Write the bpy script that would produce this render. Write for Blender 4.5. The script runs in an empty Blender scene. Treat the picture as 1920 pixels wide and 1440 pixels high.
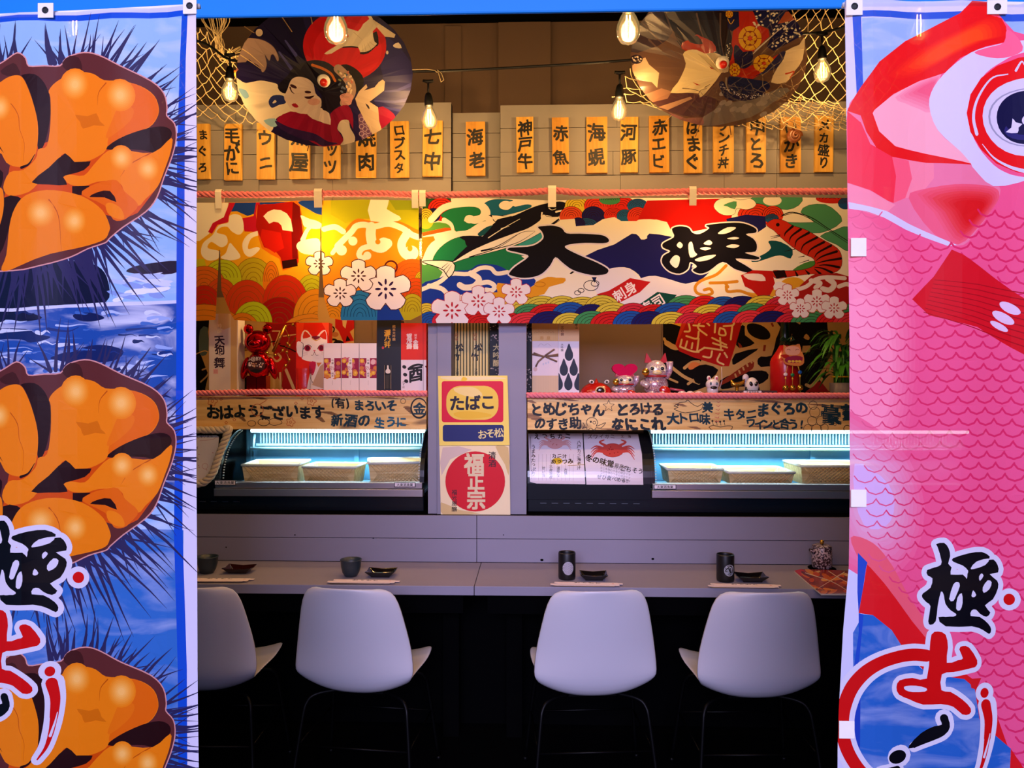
import bpy, math, random
import numpy as np
from mathutils import Vector, Matrix
from mathutils.geometry import delaunay_2d_cdt, tessellate_polygon

random.seed(7)
SC = bpy.context.scene
COL = SC.collection

# ------------------------------------------------------------------ camera
EYE = 1.576          # eye height in metres
F = 1380.0           # focal length in pixels of the 1920 wide frame
YAW = 0.03
cam_d = bpy.data.cameras.new('camera')
cam_d.sensor_width = 36.0
cam_d.lens = 36.0 * F / 1920.0
cam_d.clip_start = 0.05
cam = bpy.data.objects.new('camera', cam_d)
COL.objects.link(cam)
cam.location = (0, 0, EYE)
cam.rotation_euler = (math.radians(90), 0, YAW)
SC.camera = cam

# ------------------------------------------------------------------ view, world, outdoor light
SC.view_settings.view_transform = 'Standard'
SC.view_settings.look = 'None'
SC.view_settings.exposure = 0.0
SC.view_settings.gamma = 1.0
SC.cycles.use_denoising = True
SC.cycles.max_bounces = 8
SC.cycles.transparent_max_bounces = 12
SC.cycles.caustics_reflective = False
SC.cycles.caustics_refractive = False
SC.cycles.sample_clamp_indirect = 4.0

def hexc(h):
    h = h.lstrip('#')
    r = [int(h[i:i + 2], 16) / 255 for i in (0, 2, 4)]
    return tuple(x / 12.92 if x <= 0.04045 else ((x + 0.055) / 1.055) ** 2.4 for x in r)

world = bpy.data.worlds.new('dusk_sky')
SC.world = world
world.use_nodes = True
wt = world.node_tree
bg = wt.nodes['Background']
geo = wt.nodes.new('ShaderNodeTexCoord')
sep = wt.nodes.new('ShaderNodeSeparateXYZ')
ramp = wt.nodes.new('ShaderNodeValToRGB')
ramp.color_ramp.elements[0].position = 0.46
ramp.color_ramp.elements[0].color = (0.02, 0.02, 0.035, 1)
ramp.color_ramp.elements[1].position = 0.62
ramp.color_ramp.elements[1].color = (0.43, 0.44, 0.80, 1)
mth = wt.nodes.new('ShaderNodeMath'); mth.operation = 'MULTIPLY_ADD'
mth.inputs[1].default_value = 0.5; mth.inputs[2].default_value = 0.5
wt.links.new(geo.outputs['Generated'], sep.inputs[0])
wt.links.new(sep.outputs['Z'], mth.inputs[0])
wt.links.new(mth.outputs[0], ramp.inputs[0])
wt.links.new(ramp.outputs[0], bg.inputs[0])
bg.inputs[1].default_value = 0.72

def area_light(name, loc, target, size, energy, color):
    ld = bpy.data.lights.new(name, 'AREA')
    ld.shape = 'RECTANGLE'; ld.size, ld.size_y = size
    ld.energy = energy; ld.color = color
    o = bpy.data.objects.new(name, ld); COL.objects.link(o)
    o.location = loc
    o.rotation_euler = (Vector(target) - Vector(loc)).to_track_quat('-Z', 'Y').to_euler()
    return o
# unseen fill added in front of the stall for the cool outdoor light
area_light('outdoor_fill_light', (-0.2, -3.4, 2.9), (0, 3.2, 1.1), (2.6, 1.4), 430, (0.64, 0.61, 1.0))

# ------------------------------------------------------------------ pixel rays -> points of the place
CY, SY = math.cos(YAW), math.sin(YAW)
def P(px, py, D):
    """the point of the upright plane y = D that the photograph shows at px, py"""
    u = (px - 960) / F; v = (py - 720) / F
    t = D / (u * SY + CY)
    return Vector(((u * CY - SY) * t, D, EYE - v * t))
def X(px, D): return P(px, 720, D).x
def Z(px, py, D): return P(px, py, D).z
def plane(D): return lambda x, y: P(x, y, D)

# ------------------------------------------------------------------ materials
MATS = {}
def new_mat(name):
    m = bpy.data.materials.new(name); m.use_nodes = True
    MATS[name] = m
    nt = m.node_tree
    return m, nt, nt.nodes['Principled BSDF'], nt.nodes['Material Output']

def N(nt, t, **kw):
    n = nt.nodes.new('ShaderNode' + t)
    for k, v in kw.items(): setattr(n, k, v)
    return n

def mat(name, col, rough=0.5, metal=0.0, vary=0.12, scale=30.0, bump=0.0, spec=0.5, stretch=(1, 1, 1), coat=0.0):
    """a plain material whose colour and height wander with a noise"""
    m, nt, b, out = new_mat(name)
    c = hexc(col) if isinstance(col, str) else col
    tc = N(nt, 'TexCoord'); mp = N(nt, 'Mapping'); nz = N(nt, 'TexNoise'); mx = N(nt, 'Mix', data_type='RGBA')
    mp.inputs['Scale'].default_value = stretch
    nz.inputs['Scale'].default_value = scale; nz.inputs['Detail'].default_value = 4
    nt.links.new(tc.outputs['Object'], mp.inputs[0]); nt.links.new(mp.outputs[0], nz.inputs['Vector'])
    nt.links.new(nz.outputs['Fac'], mx.inputs['Factor'])
    mx.inputs['A'].default_value = tuple(x * (1 - vary) for x in c) + (1,)
    mx.inputs['B'].default_value = tuple(min(1, x * (1 + vary)) for x in c) + (1,)
    nt.links.new(mx.outputs['Result'], b.inputs['Base Color'])
    b.inputs['Roughness'].default_value = rough; b.inputs['Metallic'].default_value = metal
    b.inputs['Specular IOR Level'].default_value = spec
    b.inputs['Coat Weight'].default_value = coat
    if bump:
        bp = N(nt, 'Bump'); bp.inputs['Strength'].default_value = bump; bp.inputs['Distance'].default_value = 0.002
        nt.links.new(nz.outputs['Fac'], bp.inputs['Height']); nt.links.new(bp.outputs[0], b.inputs['Normal'])
    return m

def wood(name, c1, c2, axis='x', scale=18.0, rough=0.55, knots=0.0):
    m, nt, b, out = new_mat(name)
    tc = N(nt, 'TexCoord'); mp = N(nt, 'Mapping'); nz = N(nt, 'TexNoise'); rp = N(nt, 'ValToRGB')
    s = {'x': (0.08, 1, 1), 'y': (1, 0.08, 1), 'z': (1, 1, 0.08)}[axis]
    mp.inputs['Scale'].default_value = s
    nz.inputs['Scale'].default_value = scale * 3; nz.inputs['Detail'].default_value = 6; nz.inputs['Distortion'].default_value = 0.6
    nt.links.new(tc.outputs['Object'], mp.inputs[0]); nt.links.new(mp.outputs[0], nz.inputs['Vector'])
    rp.color_ramp.elements[0].position = 0.3; rp.color_ramp.elements[1].position = 0.7
    rp.color_ramp.elements[0].color = hexc(c1) + (1,); rp.color_ramp.elements[1].color = hexc(c2) + (1,)
    nt.links.new(nz.outputs['Fac'], rp.inputs[0])
    src = rp.outputs[0]
    if knots:
        n2 = N(nt, 'TexNoise'); n2.inputs['Scale'].default_value = 9; n2.inputs['Detail'].default_value = 2
        mp2 = N(nt, 'Mapping'); mp2.inputs['Scale'].default_value = (0.5, 1, 1.6)
        nt.links.new(tc.outputs['Object'], mp2.inputs[0]); nt.links.new(mp2.outputs[0], n2.inputs['Vector'])
        r2 = N(nt, 'ValToRGB'); r2.color_ramp.elements[0].position = 0.62; r2.color_ramp.elements[1].position = 0.74
        r2.color_ramp.elements[1].color = (knots, knots, knots, 1)
        nt.links.new(n2.outputs['Fac'], r2.inputs[0])
        mx = N(nt, 'Mix', data_type='RGBA'); mx.inputs['B'].default_value = hexc('#4a2a18') + (1,)
        nt.links.new(r2.outputs[0], mx.inputs['Factor']); nt.links.new(src, mx.inputs['A'])
        src = mx.outputs['Result']
    nt.links.new(src, b.inputs['Base Color'])
    b.inputs['Roughness'].default_value = rough
    bp = N(nt, 'Bump'); bp.inputs['Strength'].default_value = 0.15; bp.inputs['Distance'].default_value = 0.001
    nt.links.new(nz.outputs['Fac'], bp.inputs['Height']); nt.links.new(bp.outputs[0], b.inputs['Normal'])
    return m

def printed(name, rough=0.6, through=0.0, clear=0.0, spec=0.4, weave=0.0, coat=0.0):
    """ink on cloth, paper or plastic: the ink is the 'Col' attribute, its alpha lets clouds or foam (a noise) through"""
    m, nt, b, out = new_mat(name)
    at = N(nt, 'VertexColor', layer_name='Col')
    tc = N(nt, 'TexCoord'); mp = N(nt, 'Mapping'); nz = N(nt, 'TexNoise'); rp = N(nt, 'ValToRGB')
    mp.inputs['Scale'].default_value = (2.2, 2.2, 7.0)
    nz.inputs['Scale'].default_value = 3.0; nz.inputs['Detail'].default_value = 7; nz.inputs['Distortion'].default_value = 0.7
    nt.links.new(tc.outputs['Object'], mp.inputs[0]); nt.links.new(mp.outputs[0], nz.inputs['Vector'])
    rp.color_ramp.elements[0].position = 0.47; rp.color_ramp.elements[1].position = 0.72
    nt.links.new(nz.outputs['Fac'], rp.inputs[0])
    inv = N(nt, 'Math', operation='SUBTRACT'); inv.inputs[0].default_value = 1.0
    nt.links.new(at.outputs['Alpha'], inv.inputs[1])
    mul = N(nt, 'Math', operation='MULTIPLY')
    nt.links.new(inv.outputs[0], mul.inputs[0]); nt.links.new(rp.outputs[0], mul.inputs[1])
    mx = N(nt, 'Mix', data_type='RGBA'); mx.inputs['B'].default_value = (0.75, 0.80, 0.95, 1)
    nt.links.new(mul.outputs[0], mx.inputs['Factor']); nt.links.new(at.outputs['Color'], mx.inputs['A'])
    colr = mx.outputs['Result']
    nt.links.new(colr, b.inputs['Base Color'])
    b.inputs['Roughness'].default_value = rough; b.inputs['Specular IOR Level'].default_value = spec
    b.inputs['Coat Weight'].default_value = coat
    if weave:
        n2 = N(nt, 'TexNoise'); n2.inputs['Scale'].default_value = 90; bp = N(nt, 'Bump')
        bp.inputs['Strength'].default_value = weave; bp.inputs['Distance'].default_value = 0.001
        nt.links.new(tc.outputs['Object'], n2.inputs['Vector']); nt.links.new(n2.outputs['Fac'], bp.inputs['Height'])
        nt.links.new(bp.outputs[0], b.inputs['Normal'])
    sh = b.outputs[0]
    if through:
        tl = N(nt, 'BsdfTranslucent'); ms = N(nt, 'MixShader'); ms.inputs[0].default_value = through
        nt.links.new(colr, tl.inputs[0]); nt.links.new(sh, ms.inputs[1]); nt.links.new(tl.outputs[0], ms.inputs[2])
        sh = ms.outputs[0]
    if clear:
        tp = N(nt, 'BsdfTransparent'); ms = N(nt, 'MixShader'); ms.inputs[0].default_value = clear
        nt.links.new(sh, ms.inputs[1]); nt.links.new(tp.outputs[0], ms.inputs[2])
        sh = ms.outputs[0]
    nt.links.new(sh, out.inputs[0])
    return m

def glassy(name, tint=(1, 1, 1), gloss=0.12, rough=0.03, glow=None):
    """thin clear glass: a Fresnel share of it mirrors, the rest lets light straight through"""
    m, nt, b, out = new_mat(name)
    nt.nodes.remove(b)
    tp = N(nt, 'BsdfTransparent'); gl = N(nt, 'BsdfGlossy'); ms = N(nt, 'MixShader'); lw = N(nt, 'LayerWeight')
    nz = N(nt, 'TexNoise'); nz.inputs['Scale'].default_value = 8
    mr = N(nt, 'MapRange'); mr.inputs['To Min'].default_value = rough; mr.inputs['To Max'].default_value = rough * 1.6
    nt.links.new(nz.outputs['Fac'], mr.inputs[0]); nt.links.new(mr.outputs[0], gl.inputs['Roughness'])
    tp.inputs[0].default_value = tint + (1,)
    lw.inputs['Blend'].default_value = gloss
    nt.links.new(lw.outputs['Fresnel'], ms.inputs[0])
    nt.links.new(tp.outputs[0], ms.inputs[1]); nt.links.new(gl.outputs[0], ms.inputs[2])
    res = ms.outputs[0]
    if glow:
        e = N(nt, 'Emission'); e.inputs[0].default_value = glow[0] + (1,); e.inputs[1].default_value = glow[1]; ad = N(nt, 'AddShader')
        nt.links.new(res, ad.inputs[0]); nt.links.new(e.outputs[0], ad.inputs[1]); res = ad.outputs[0]
    nt.links.new(res, out.inputs[0])
    return m

def emit(name, col, strength):
    m, nt, b, out = new_mat(name)
    e = N(nt, 'Emission'); nz = N(nt, 'TexNoise'); nz.inputs['Scale'].default_value = 5
    mr = N(nt, 'MapRange'); mr.inputs['To Min'].default_value = strength * 0.92; mr.inputs['To Max'].default_value = strength * 1.08
    nt.links.new(nz.outputs['Fac'], mr.inputs[0]); nt.links.new(mr.outputs[0], e.inputs[1])
    e.inputs[0].default_value = (hexc(col) if isinstance(col, str) else col) + (1,)
    nt.nodes.remove(b)
    nt.links.new(e.outputs[0], out.inputs[0])
    return m

# ------------------------------------------------------------------ flat artwork: one printed sheet cut into inks
def smooth_closed(p, n=4):
    p = np.array(p, float); L = len(p); out = []
    for i in range(L):
        a, b, c, d = p[i - 1], p[i], p[(i + 1) % L], p[(i + 2) % L]
        for k in range(n):
            t = k / n
            out.append(0.5 * (2 * b + (c - a) * t + (2 * a - 5 * b + 4 * c - d) * t * t + (3 * b - a - 3 * c + d) * t ** 3))
    return out
def smooth_open(p, n=4):
    p = [np.array(q, float) for q in p]
    if len(p) < 3: return p
    e = [2 * p[0] - p[1]] + p + [2 * p[-1] - p[-2]]; out = []
    for i in range(1, len(e) - 2):
        a, b, c, d = e[i - 1], e[i], e[i + 1], e[i + 2]
        for k in range(n):
            t = k / n
            out.append(0.5 * (2 * b + (c - a) * t + (2 * a - 5 * b + 4 * c - d) * t * t + (3 * b - a - 3 * c + d) * t ** 3))
    out.append(p[-1])
    return out

GLYPHS = {}
def glyph(s, bold):
    k = (s, bold)
    if k not in GLYPHS:
        cu = bpy.data.curves.new('t', 'FONT'); cu.body = s; cu.size = 1; cu.resolution_u = 2; cu.offset = bold
        o = bpy.data.objects.new('t', cu); COL.objects.link(o)
        bpy.context.view_layer.update()
        me = o.evaluated_get(bpy.context.evaluated_depsgraph_get()).to_mesh()
        v = np.array([x.co[:2] for x in me.vertices]).reshape(-1, 2); f = [list(p.vertices) for p in me.polygons]
        bpy.data.objects.remove(o); bpy.data.curves.remove(cu)
        if len(v): v = v - (v.min(0) + v.max(0)) / 2
        GLYPHS[k] = (v, f)
    return GLYPHS[k]

class Art:
    def __init__(s): s.sh = []; s.v = (0, 0, 1); s.lines = []; s.cache = None
    def view(s, x0, y0, k): s.v = (x0, y0, k); return s
    def pts(s, p):
        if isinstance(p, str): p = [tuple(map(float, q.split(','))) for q in p.split()]
        x0, y0, k = s.v
        return [(x0 + a / k, y0 + b / k) for a, b in p]
    def raw(s, col, faces, al=1.0): s.sh.append((hexc(col) + (al,), faces))
    def poly(s, col, p, al=1.0): s.raw(col, [s.pts(p)], al)
    def rect(s, col, x0, y0, x1, y1, al=1.0): s.poly(col, [(x0, y0), (x1, y0), (x1, y1), (x0, y1)], al)
    def blob(s, col, p, ol=None, w=0, al=1.0, n=4):
        q = smooth_closed(s.pts(p), n)
        if ol: s._ribbon(ol, q + [q[0]], w / s.v[2])
        s.raw(col, [q], al)
    def ell(s, col, x, y, rx, ry=None, rot=0, n=20, al=1.0):
        ry = rx if ry is None else ry; c, d = math.cos(rot), math.sin(rot)
        s.poly(col, [(x + rx * math.cos(t) * c - ry * math.sin(t) * d, y + rx * math.cos(t) * d + ry * math.sin(t) * c)
                     for t in [2 * math.pi * i / n for i in range(n)]], al)
    def soft(s, c0, c1, p, n=6, inner=.12, shift=(0, 0), al=1.0):
        """a printed blend: the shape repeated inwards from one ink to another"""
        q = np.array([tuple(map(float, t.split(','))) for t in p.split()] if isinstance(p, str) else p, float); ce = q.mean(0) + np.array(shift)
        a, b = (np.array([int(h.lstrip('#')[i:i + 2], 16) for i in (0, 2, 4)], float) for h in (c0, c1))
        for i in range(n):
            t = i / max(1, n - 1); k = 1 - (1 - inner) * i / n
            s.blob('#%02x%02x%02x' % tuple(int(v) for v in a + (b - a) * t), [tuple(ce + (v - ce) * k) for v in q], n=2, al=al)
    def glow(s, c0, c1, x, y, rx, ry=None, n=6):
        s.soft(c0, c1, [(x + rx * math.cos(t), y + (ry or rx) * math.sin(t)) for t in [6.28319 * i / 10 for i in range(10)]], n)
    def ring(s, col, x, y, r, w, ry=None):
        ry = ry or r
        s.stroke(col, [(x + r * math.cos(t), y + ry * math.sin(t)) for t in [2 * math.pi * i / 16 for i in range(17)]], w, n=2)
    def _ribbon(s, col, q, w, w2=None, al=1.0):
        fs = []; L = len(q); w2 = w if w2 is None else w2
        for i in range(L):
            r = (w + (w2 - w) * i / max(1, L - 1)) / 2
            if r > 0.15 and (i in (0, L - 1) or r > 0.8):
                m = 8 if r < 6 else 12
                fs.append([(q[i][0] + r * math.cos(6.2832 * k / m), q[i][1] + r * math.sin(6.2832 * k / m)) for k in range(m)])
            if i < L - 1:
                r1 = (w + (w2 - w) * (i + 1) / max(1, L - 1)) / 2
                dx, dy = q[i + 1][0] - q[i][0], q[i + 1][1] - q[i][1]; d = math.hypot(dx, dy)
                if d < 1e-6: continue
                nx, ny = -dy / d, dx / d
                r1 = max(r1, 0.02)
                fs.append([(q[i][0] + nx * r, q[i][1] + ny * r), (q[i][0] - nx * r, q[i][1] - ny * r),
                           (q[i + 1][0] - nx * r1, q[i + 1][1] - ny * r1), (q[i + 1][0] + nx * r1, q[i + 1][1] + ny * r1)])
        s.raw(col, fs, al)
    def stroke(s, col, p, w, w2=None, n=4, ol=None, ow=0):
        q = smooth_open(s.pts(p), n); k = s.v[2]
        if ol: s._ribbon(ol, q, (w + ow) / k, None if w2 is None else (w2 + ow) / k)
        s._ribbon(col, q, w / k, None if w2 is None else w2 / k)
    def text(s, col, t, x, y, size, bold=0.02, rot=0, sx=1.0, vert=False, jit=0.0, step=1.0, ol=None, ow=0.05, hand=False):
        if vert:
            for i, ch in enumerate(t):
                s.text(col, ch, x, y + (i - (len(t) - 1) / 2) * size * step, size, bold, rot + random.uniform(-jit, jit), sx, ol=ol, ow=ow, hand=jit > 0)
            return
        x0, y0, k = s.v
        v, f = glyph(t, 0); c, d = math.cos(rot), math.sin(rot); ph = random.uniform(0, 6); wob = 0.035 if jit or hand else 0.0
        for c2, bd in (((ol, bold + ow), (col, bold)) if ol else ((col, bold),)):
            fs = []; q8 = 8 if bd > .06 else 4
            for ox, oy in ([(0, 0)] if bd < 0.005 else [(bd * math.cos(6.28319 * (j + .5) / q8), bd * math.sin(6.28319 * (j + .5) / q8)) for j in range(q8)]):
                if len(v): w = np.stack([v[:, 0] + ox + wob * np.sin(6 * v[:, 1] + ph), v[:, 1] + oy + wob * np.sin(5 * v[:, 0] + ph)], 1)
                for tri in f:
                    fs.append([(x0 + (x + (w[i][0] * sx * c + w[i][1] * d) * size) / k, y0 + (y + (w[i][0] * sx * d - w[i][1] * c) * size) / k) for i in tri])
            if fs: s.raw(c2, fs)
    def brush(s, col, t, x0, x1, y, size, bold=0.03, jit=0.12, up=0.0):
        """a line of hand brushed characters between x0 and x1"""
        n = len(t)
        for i, ch in enumerate(t):
            s.text(col, ch, x0 + (x1 - x0) * (i + 0.5) / n, y + random.uniform(-1, 1) * size * 0.06 + up * i, size * random.uniform(0.95, 1.1), bold * 1.15, random.uniform(-jit, jit), hand=True)
    def fan(s, col, x, y, rx, ry, line='#3a2010', n=4, w=5, rot=0):
        """one wave of the scale pattern: a dome with concentric ink lines"""
        s.ell(col, x, y, rx, ry, rot, 28)
        for i in range(1, n):
            q = i / n
            s.stroke(line, [(x + rx * q * math.cos(t), y + ry * q * math.sin(t)) for t in [math.pi + math.pi * j / 10 for j in range(11)]], w * 0.7, n=1)
        s.stroke(line, [(x + rx * math.cos(t), y + ry * math.sin(t)) for t in [math.pi + math.pi * j / 14 for j in range(15)]], w * 0.7, n=1)
    def flower(s, x, y, r, ol, w=6, star=None, ry=0.9, rot=0.0, fill='#efe6ee'):
        p = []
        for i in range(5):
            a = -math.pi / 2 + rot + i * 2 * math.pi / 5
            for da, q in ((-0.62, 0.62), (-0.40, 0.95), (0, 1.05), (0.40, 0.95)):
                p.append((x + r * q * math.cos(a + da), y + r * ry * q * math.sin(a + da)))
        s.blob(fill, p, ol, w * 2, n=2)
        star = star or ol
        for i in range(8):
            a = i * math.pi / 4
            s.ell(star, x + r * .32 * math.cos(a), y + r * .3 * math.sin(a), r * .13, r * .05, a, 8)
        s.ell(star, x, y, r * .08, r * .07, 0, 8)
    def grid(s, xs, ys):
        a, b, c, d = min(xs), max(xs), min(ys), max(ys)
        s.lines += [[(x, c), (x, d)] for x in xs] + [[(a, y), (b, y)] for y in ys]
    def mesh(s):
        if s.cache: return s.cache
        vs, es, polys = [], [], []
        for i, (c, faces) in enumerate(s.sh):
            for f in faces:
                q = []
                for p in f:
                    if not q or abs(p[0] - q[-1][0]) + abs(p[1] - q[-1][1]) > 2e-3: q.append((float(p[0]), float(p[1])))
                if len(q) > 2 and abs(q[0][0] - q[-1][0]) + abs(q[0][1] - q[-1][1]) < 2e-3: q.pop()
                if len(q) < 3: continue
                k = len(vs); vs += [Vector(p) for p in q]
                es += [(k + j, k + (j + 1) % len(q)) for j in range(len(q))]
                polys.append((i, np.array(q)))
        for l in s.lines:
            k = len(vs); vs += [Vector((float(a), float(b))) for a, b in l]; es.append((k, k + 1))
        r = delaunay_2d_cdt(vs, es, [], 0, 1e-4, False)
        V = np.array([(v.x, v.y) for v in r[0]]); T = np.array([list(f)[:3] for f in r[2]])
        ce = V[T].mean(1); order = np.argsort(ce[:, 0]); cs = ce[order]; top = np.full(len(T), -1); base = np.zeros(len(T), bool)
        for i, q in polys:
            lo, hi = np.searchsorted(cs[:, 0], (q[:, 0].min(), q[:, 0].max()))
            sub = np.arange(lo, hi)
            if not len(sub): continue
            y = cs[sub, 1]; sub = sub[(y >= q[:, 1].min()) & (y <= q[:, 1].max())]
            if not len(sub): continue
            x, y = cs[sub, 0], cs[sub, 1]; ins = np.zeros(len(sub), bool)
            a = np.roll(q, 1, 0)
            for (ax, ay), (bx, by) in zip(a, q):
                if ay == by: continue
                ins ^= ((ay > y) != (by > y)) & (x < (bx - ax) * (y - ay) / (by - ay) + ax)
            hit = order[sub[ins]]; top[hit] = i
            if i == 0: base[hit] = True
        keep = np.nonzero(base)[0]
        V = V.tolist(); Fa = T[keep].tolist(); C = [s.sh[top[k]][0] for k in keep]
        s.cache = (V, Fa, C)
        return s.cache

# ------------------------------------------------------------------ mesh builder and the tree of things
class MB:
    def __init__(s): s.v, s.f, s.m, s.c, s.s = [], [], [], [], []
    def add(s, v, f, mi=0, col='#808080', sm=False, cols=None):
        k = len(s.v); s.v += [tuple(x) for x in v]
        cc = (hexc(col) + (1.0,)) if isinstance(col, str) else col
        for j, q in enumerate(f):
            s.f.append([k + i for i in q]); s.m.append(mi); s.c.append(cols[j] if cols else cc); s.s.append(sm)
        return s
    def box(s, x0, x1, y0, y1, z0, z1, mi=0, col='#808080'):
        return s.add([(x0, y0, z0), (x1, y0, z0), (x1, y1, z0), (x0, y1, z0), (x0, y0, z1), (x1, y0, z1), (x1, y1, z1), (x0, y1, z1)],
                     [(0, 3, 2, 1), (4, 5, 6, 7), (0, 1, 5, 4), (2, 3, 7, 6), (1, 2, 6, 5), (3, 0, 4, 7)], mi, col)
    def pxbox(s, x0, y0, x1, y1, D, deep, mi=0, col='#808080'):
        xm, ym = (x0 + x1) / 2, (y0 + y1) / 2
        return s.box(P(x0, ym, D).x, P(x1, ym, D).x, D, D + deep, P(xm, y1, D).z, P(xm, y0, D).z, mi, col)
    def tube(s, pts, r, n=8, mi=0, col='#808080', caps=True, sm=True):
        pts = [Vector(p) for p in pts]; L = len(pts); vs = []; up = Vector((0, 0, 1)); pn = None
        for i, p in enumerate(pts):
            t = (pts[min(i + 1, L - 1)] - pts[max(i - 1, 0)]).normalized()
            if pn is None:
                a = up if abs(t.z) < 0.9 else Vector((1, 0, 0)); pn = t.cross(a).normalized()
            else:
                pn = (pn - t * pn.dot(t)); pn = pn.normalized() if pn.length > 1e-6 else t.orthogonal().normalized()
            b = t.cross(pn); rr = r[i] if isinstance(r, (list, tuple)) else r
            vs += [p + (pn * math.cos(6.28319 * k / n) + b * math.sin(6.28319 * k / n)) * rr for k in range(n)]
        fs = [(i * n + k, i * n + (k + 1) % n, (i + 1) * n + (k + 1) % n, (i + 1) * n + k) for i in range(L - 1) for k in range(n)]
        if caps: fs += [tuple(range(n))[::-1], tuple((L - 1) * n + k for k in range(n))]
        return s.add(vs, fs, mi, col, sm)
    def lathe(s, prof, x, y, z, n=24, mi=0, col='#808080', sm=True, sy=1.0):
        vs = [(x + r * math.cos(6.28319 * k / n), y + sy * r * math.sin(6.28319 * k / n), z + h) for r, h in prof for k in range(n)]
        fs = [(i * n + k, i * n + (k + 1) % n, (i + 1) * n + (k + 1) % n, (i + 1) * n + k) for i in range(len(prof) - 1) for k in range(n)]
        if prof[0][0] > 1e-5: fs.append(tuple(range(n))[::-1])
        if prof[-1][0] > 1e-5: fs.append(tuple((len(prof) - 1) * n + k for k in range(n)))
        return s.add(vs, fs, mi, col, sm)
    def ball(s, x, y, z, rx, ry=None, rz=None, n=16, m=10, mi=0, col='#808080', rot=None):
        ry = rx if ry is None else ry; rz = rx if rz is None else rz
        vs = []
        for i in range(m + 1):
            a = math.pi * i / m
            for k in range(n):
                b = 6.28319 * k / n
                q = Vector((rx * math.sin(a) * math.cos(b), ry * math.sin(a) * math.sin(b), rz * math.cos(a)))
                if rot is not None: q = rot @ q
                vs.append((x + q.x, y + q.y, z + q.z))
        fs = [(i * n + k, (i + 1) * n + k, (i + 1) * n + (k + 1) % n, i * n + (k + 1) % n) for i in range(m) for k in range(n)]
        return s.add(vs, fs, mi, col, True)
    def prism(s, pts, y0, y1, mi=0, col='#808080', axis='y'):
        """an outline of (a, b) points pulled along an axis: 'y' takes (x, z), 'x' takes (y, z), 'z' takes (x, y)"""
        n = len(pts)
        g = {'y': lambda a, b, t: (a, t, b), 'x': lambda a, b, t: (t, a, b), 'z': lambda a, b, t: (a, b, t)}[axis]
        vs = [g(a, b, y0) for a, b in pts] + [g(a, b, y1) for a, b in pts]
        tr = tessellate_polygon([[Vector((a, b, 0)) for a, b in pts]])
        fs = [tuple(t) for t in tr] + [tuple(n + i for i in t[::-1]) for t in tr] + [(i, (i + 1) % n, n + (i + 1) % n, n + i) for i in range(n)]
        return s.add(vs, fs, mi, col)
    def sheet(s, art, fn, mi=0):
        V, Fa, C = art.mesh()
        return s.add([fn(a, b) for a, b in V], Fa, mi, cols=C)
    def move(s, M):
        s.v = [tuple(M @ Vector(p)) for p in s.v]; return s
    def centre(s):
        a = np.array(s.v); lo, hi = a.min(0), a.max(0)
        return Vector(((lo[0] + hi[0]) / 2, (lo[1] + hi[1]) / 2, lo[2]))
    def build(s, name, mats, parent=None, local=False, bevel=0.0, solid=0.0, sub=0, origin=None, merge=False):
        me = bpy.data.meshes.new(name)
        o = bpy.data.objects.new(name, me); COL.objects.link(o)
        if parent is not None:
            o.parent = parent
            off = Vector((0, 0, 0)) if local else wloc(parent)
        else:
            off = Vector((0, 0, 0)) if local else (Vector(origin) if origin is not None else s.centre())
            o.location = off
        vs = (np.array(s.v, float) - np.array(off)).tolist()
        me.from_pydata(vs, [], s.f)
        for m in (mats if isinstance(mats, (list, tuple)) else [mats]): me.materials.append(m)
        me.polygons.foreach_set('material_index', s.m)
        me.polygons.foreach_set('use_smooth', s.s)
        at = me.color_attributes.new('Col', 'FLOAT_COLOR', 'CORNER')
        cc = np.repeat(np.array(s.c, np.float32), [len(f) for f in s.f], axis=0)
        at.data.foreach_set('color', cc.ravel())
        me.validate(); me.update()
        if bevel:
            b = o.modifiers.new('bevel', 'BEVEL'); b.width = bevel; b.segments = 2; b.limit_method = 'ANGLE'; b.angle_limit = 0.7
        if solid:
            b = o.modifiers.new('solid', 'SOLIDIFY'); b.thickness = solid; b.offset = 0
        if sub:
            b = o.modifiers.new('sub', 'SUBSURF'); b.levels = sub; b.render_levels = sub
        return o

def wloc(o):
    p = Vector(o.location)
    while o.parent is not None:
        o = o.parent; p = p + Vector(o.location)
    return p
def tag(o, label=None, cat=None, group=None, kind=None):
    if label: o['label'] = label
    if cat: o['category'] = cat
    if group: o['group'] = group
    if kind: o['kind'] = kind
    return o
def thing(name, label, cat, loc=(0, 0, 0), rz=0.0, group=None):
    o = bpy.data.objects.new(name, None); COL.objects.link(o)
    o.empty_display_size = 0.05
    o.location = loc; o.rotation_euler = (0, 0, rz)
    return tag(o, label, cat, group)
def kids(o): return [c for c in COL.objects if c.parent == o]
def dup(o, parent=None, **kw):
    """a copy of a thing with copies of its parts and sub-parts"""
    c = o.copy(); COL.objects.link(c)
    if parent is not None: c.parent = parent
    for ch in kids(o): dup(ch, c)
    return c
def struct(name, mb, m, label=None, **kw):
    return tag(mb.build(name, m, **kw), label, kind='structure')
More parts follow.
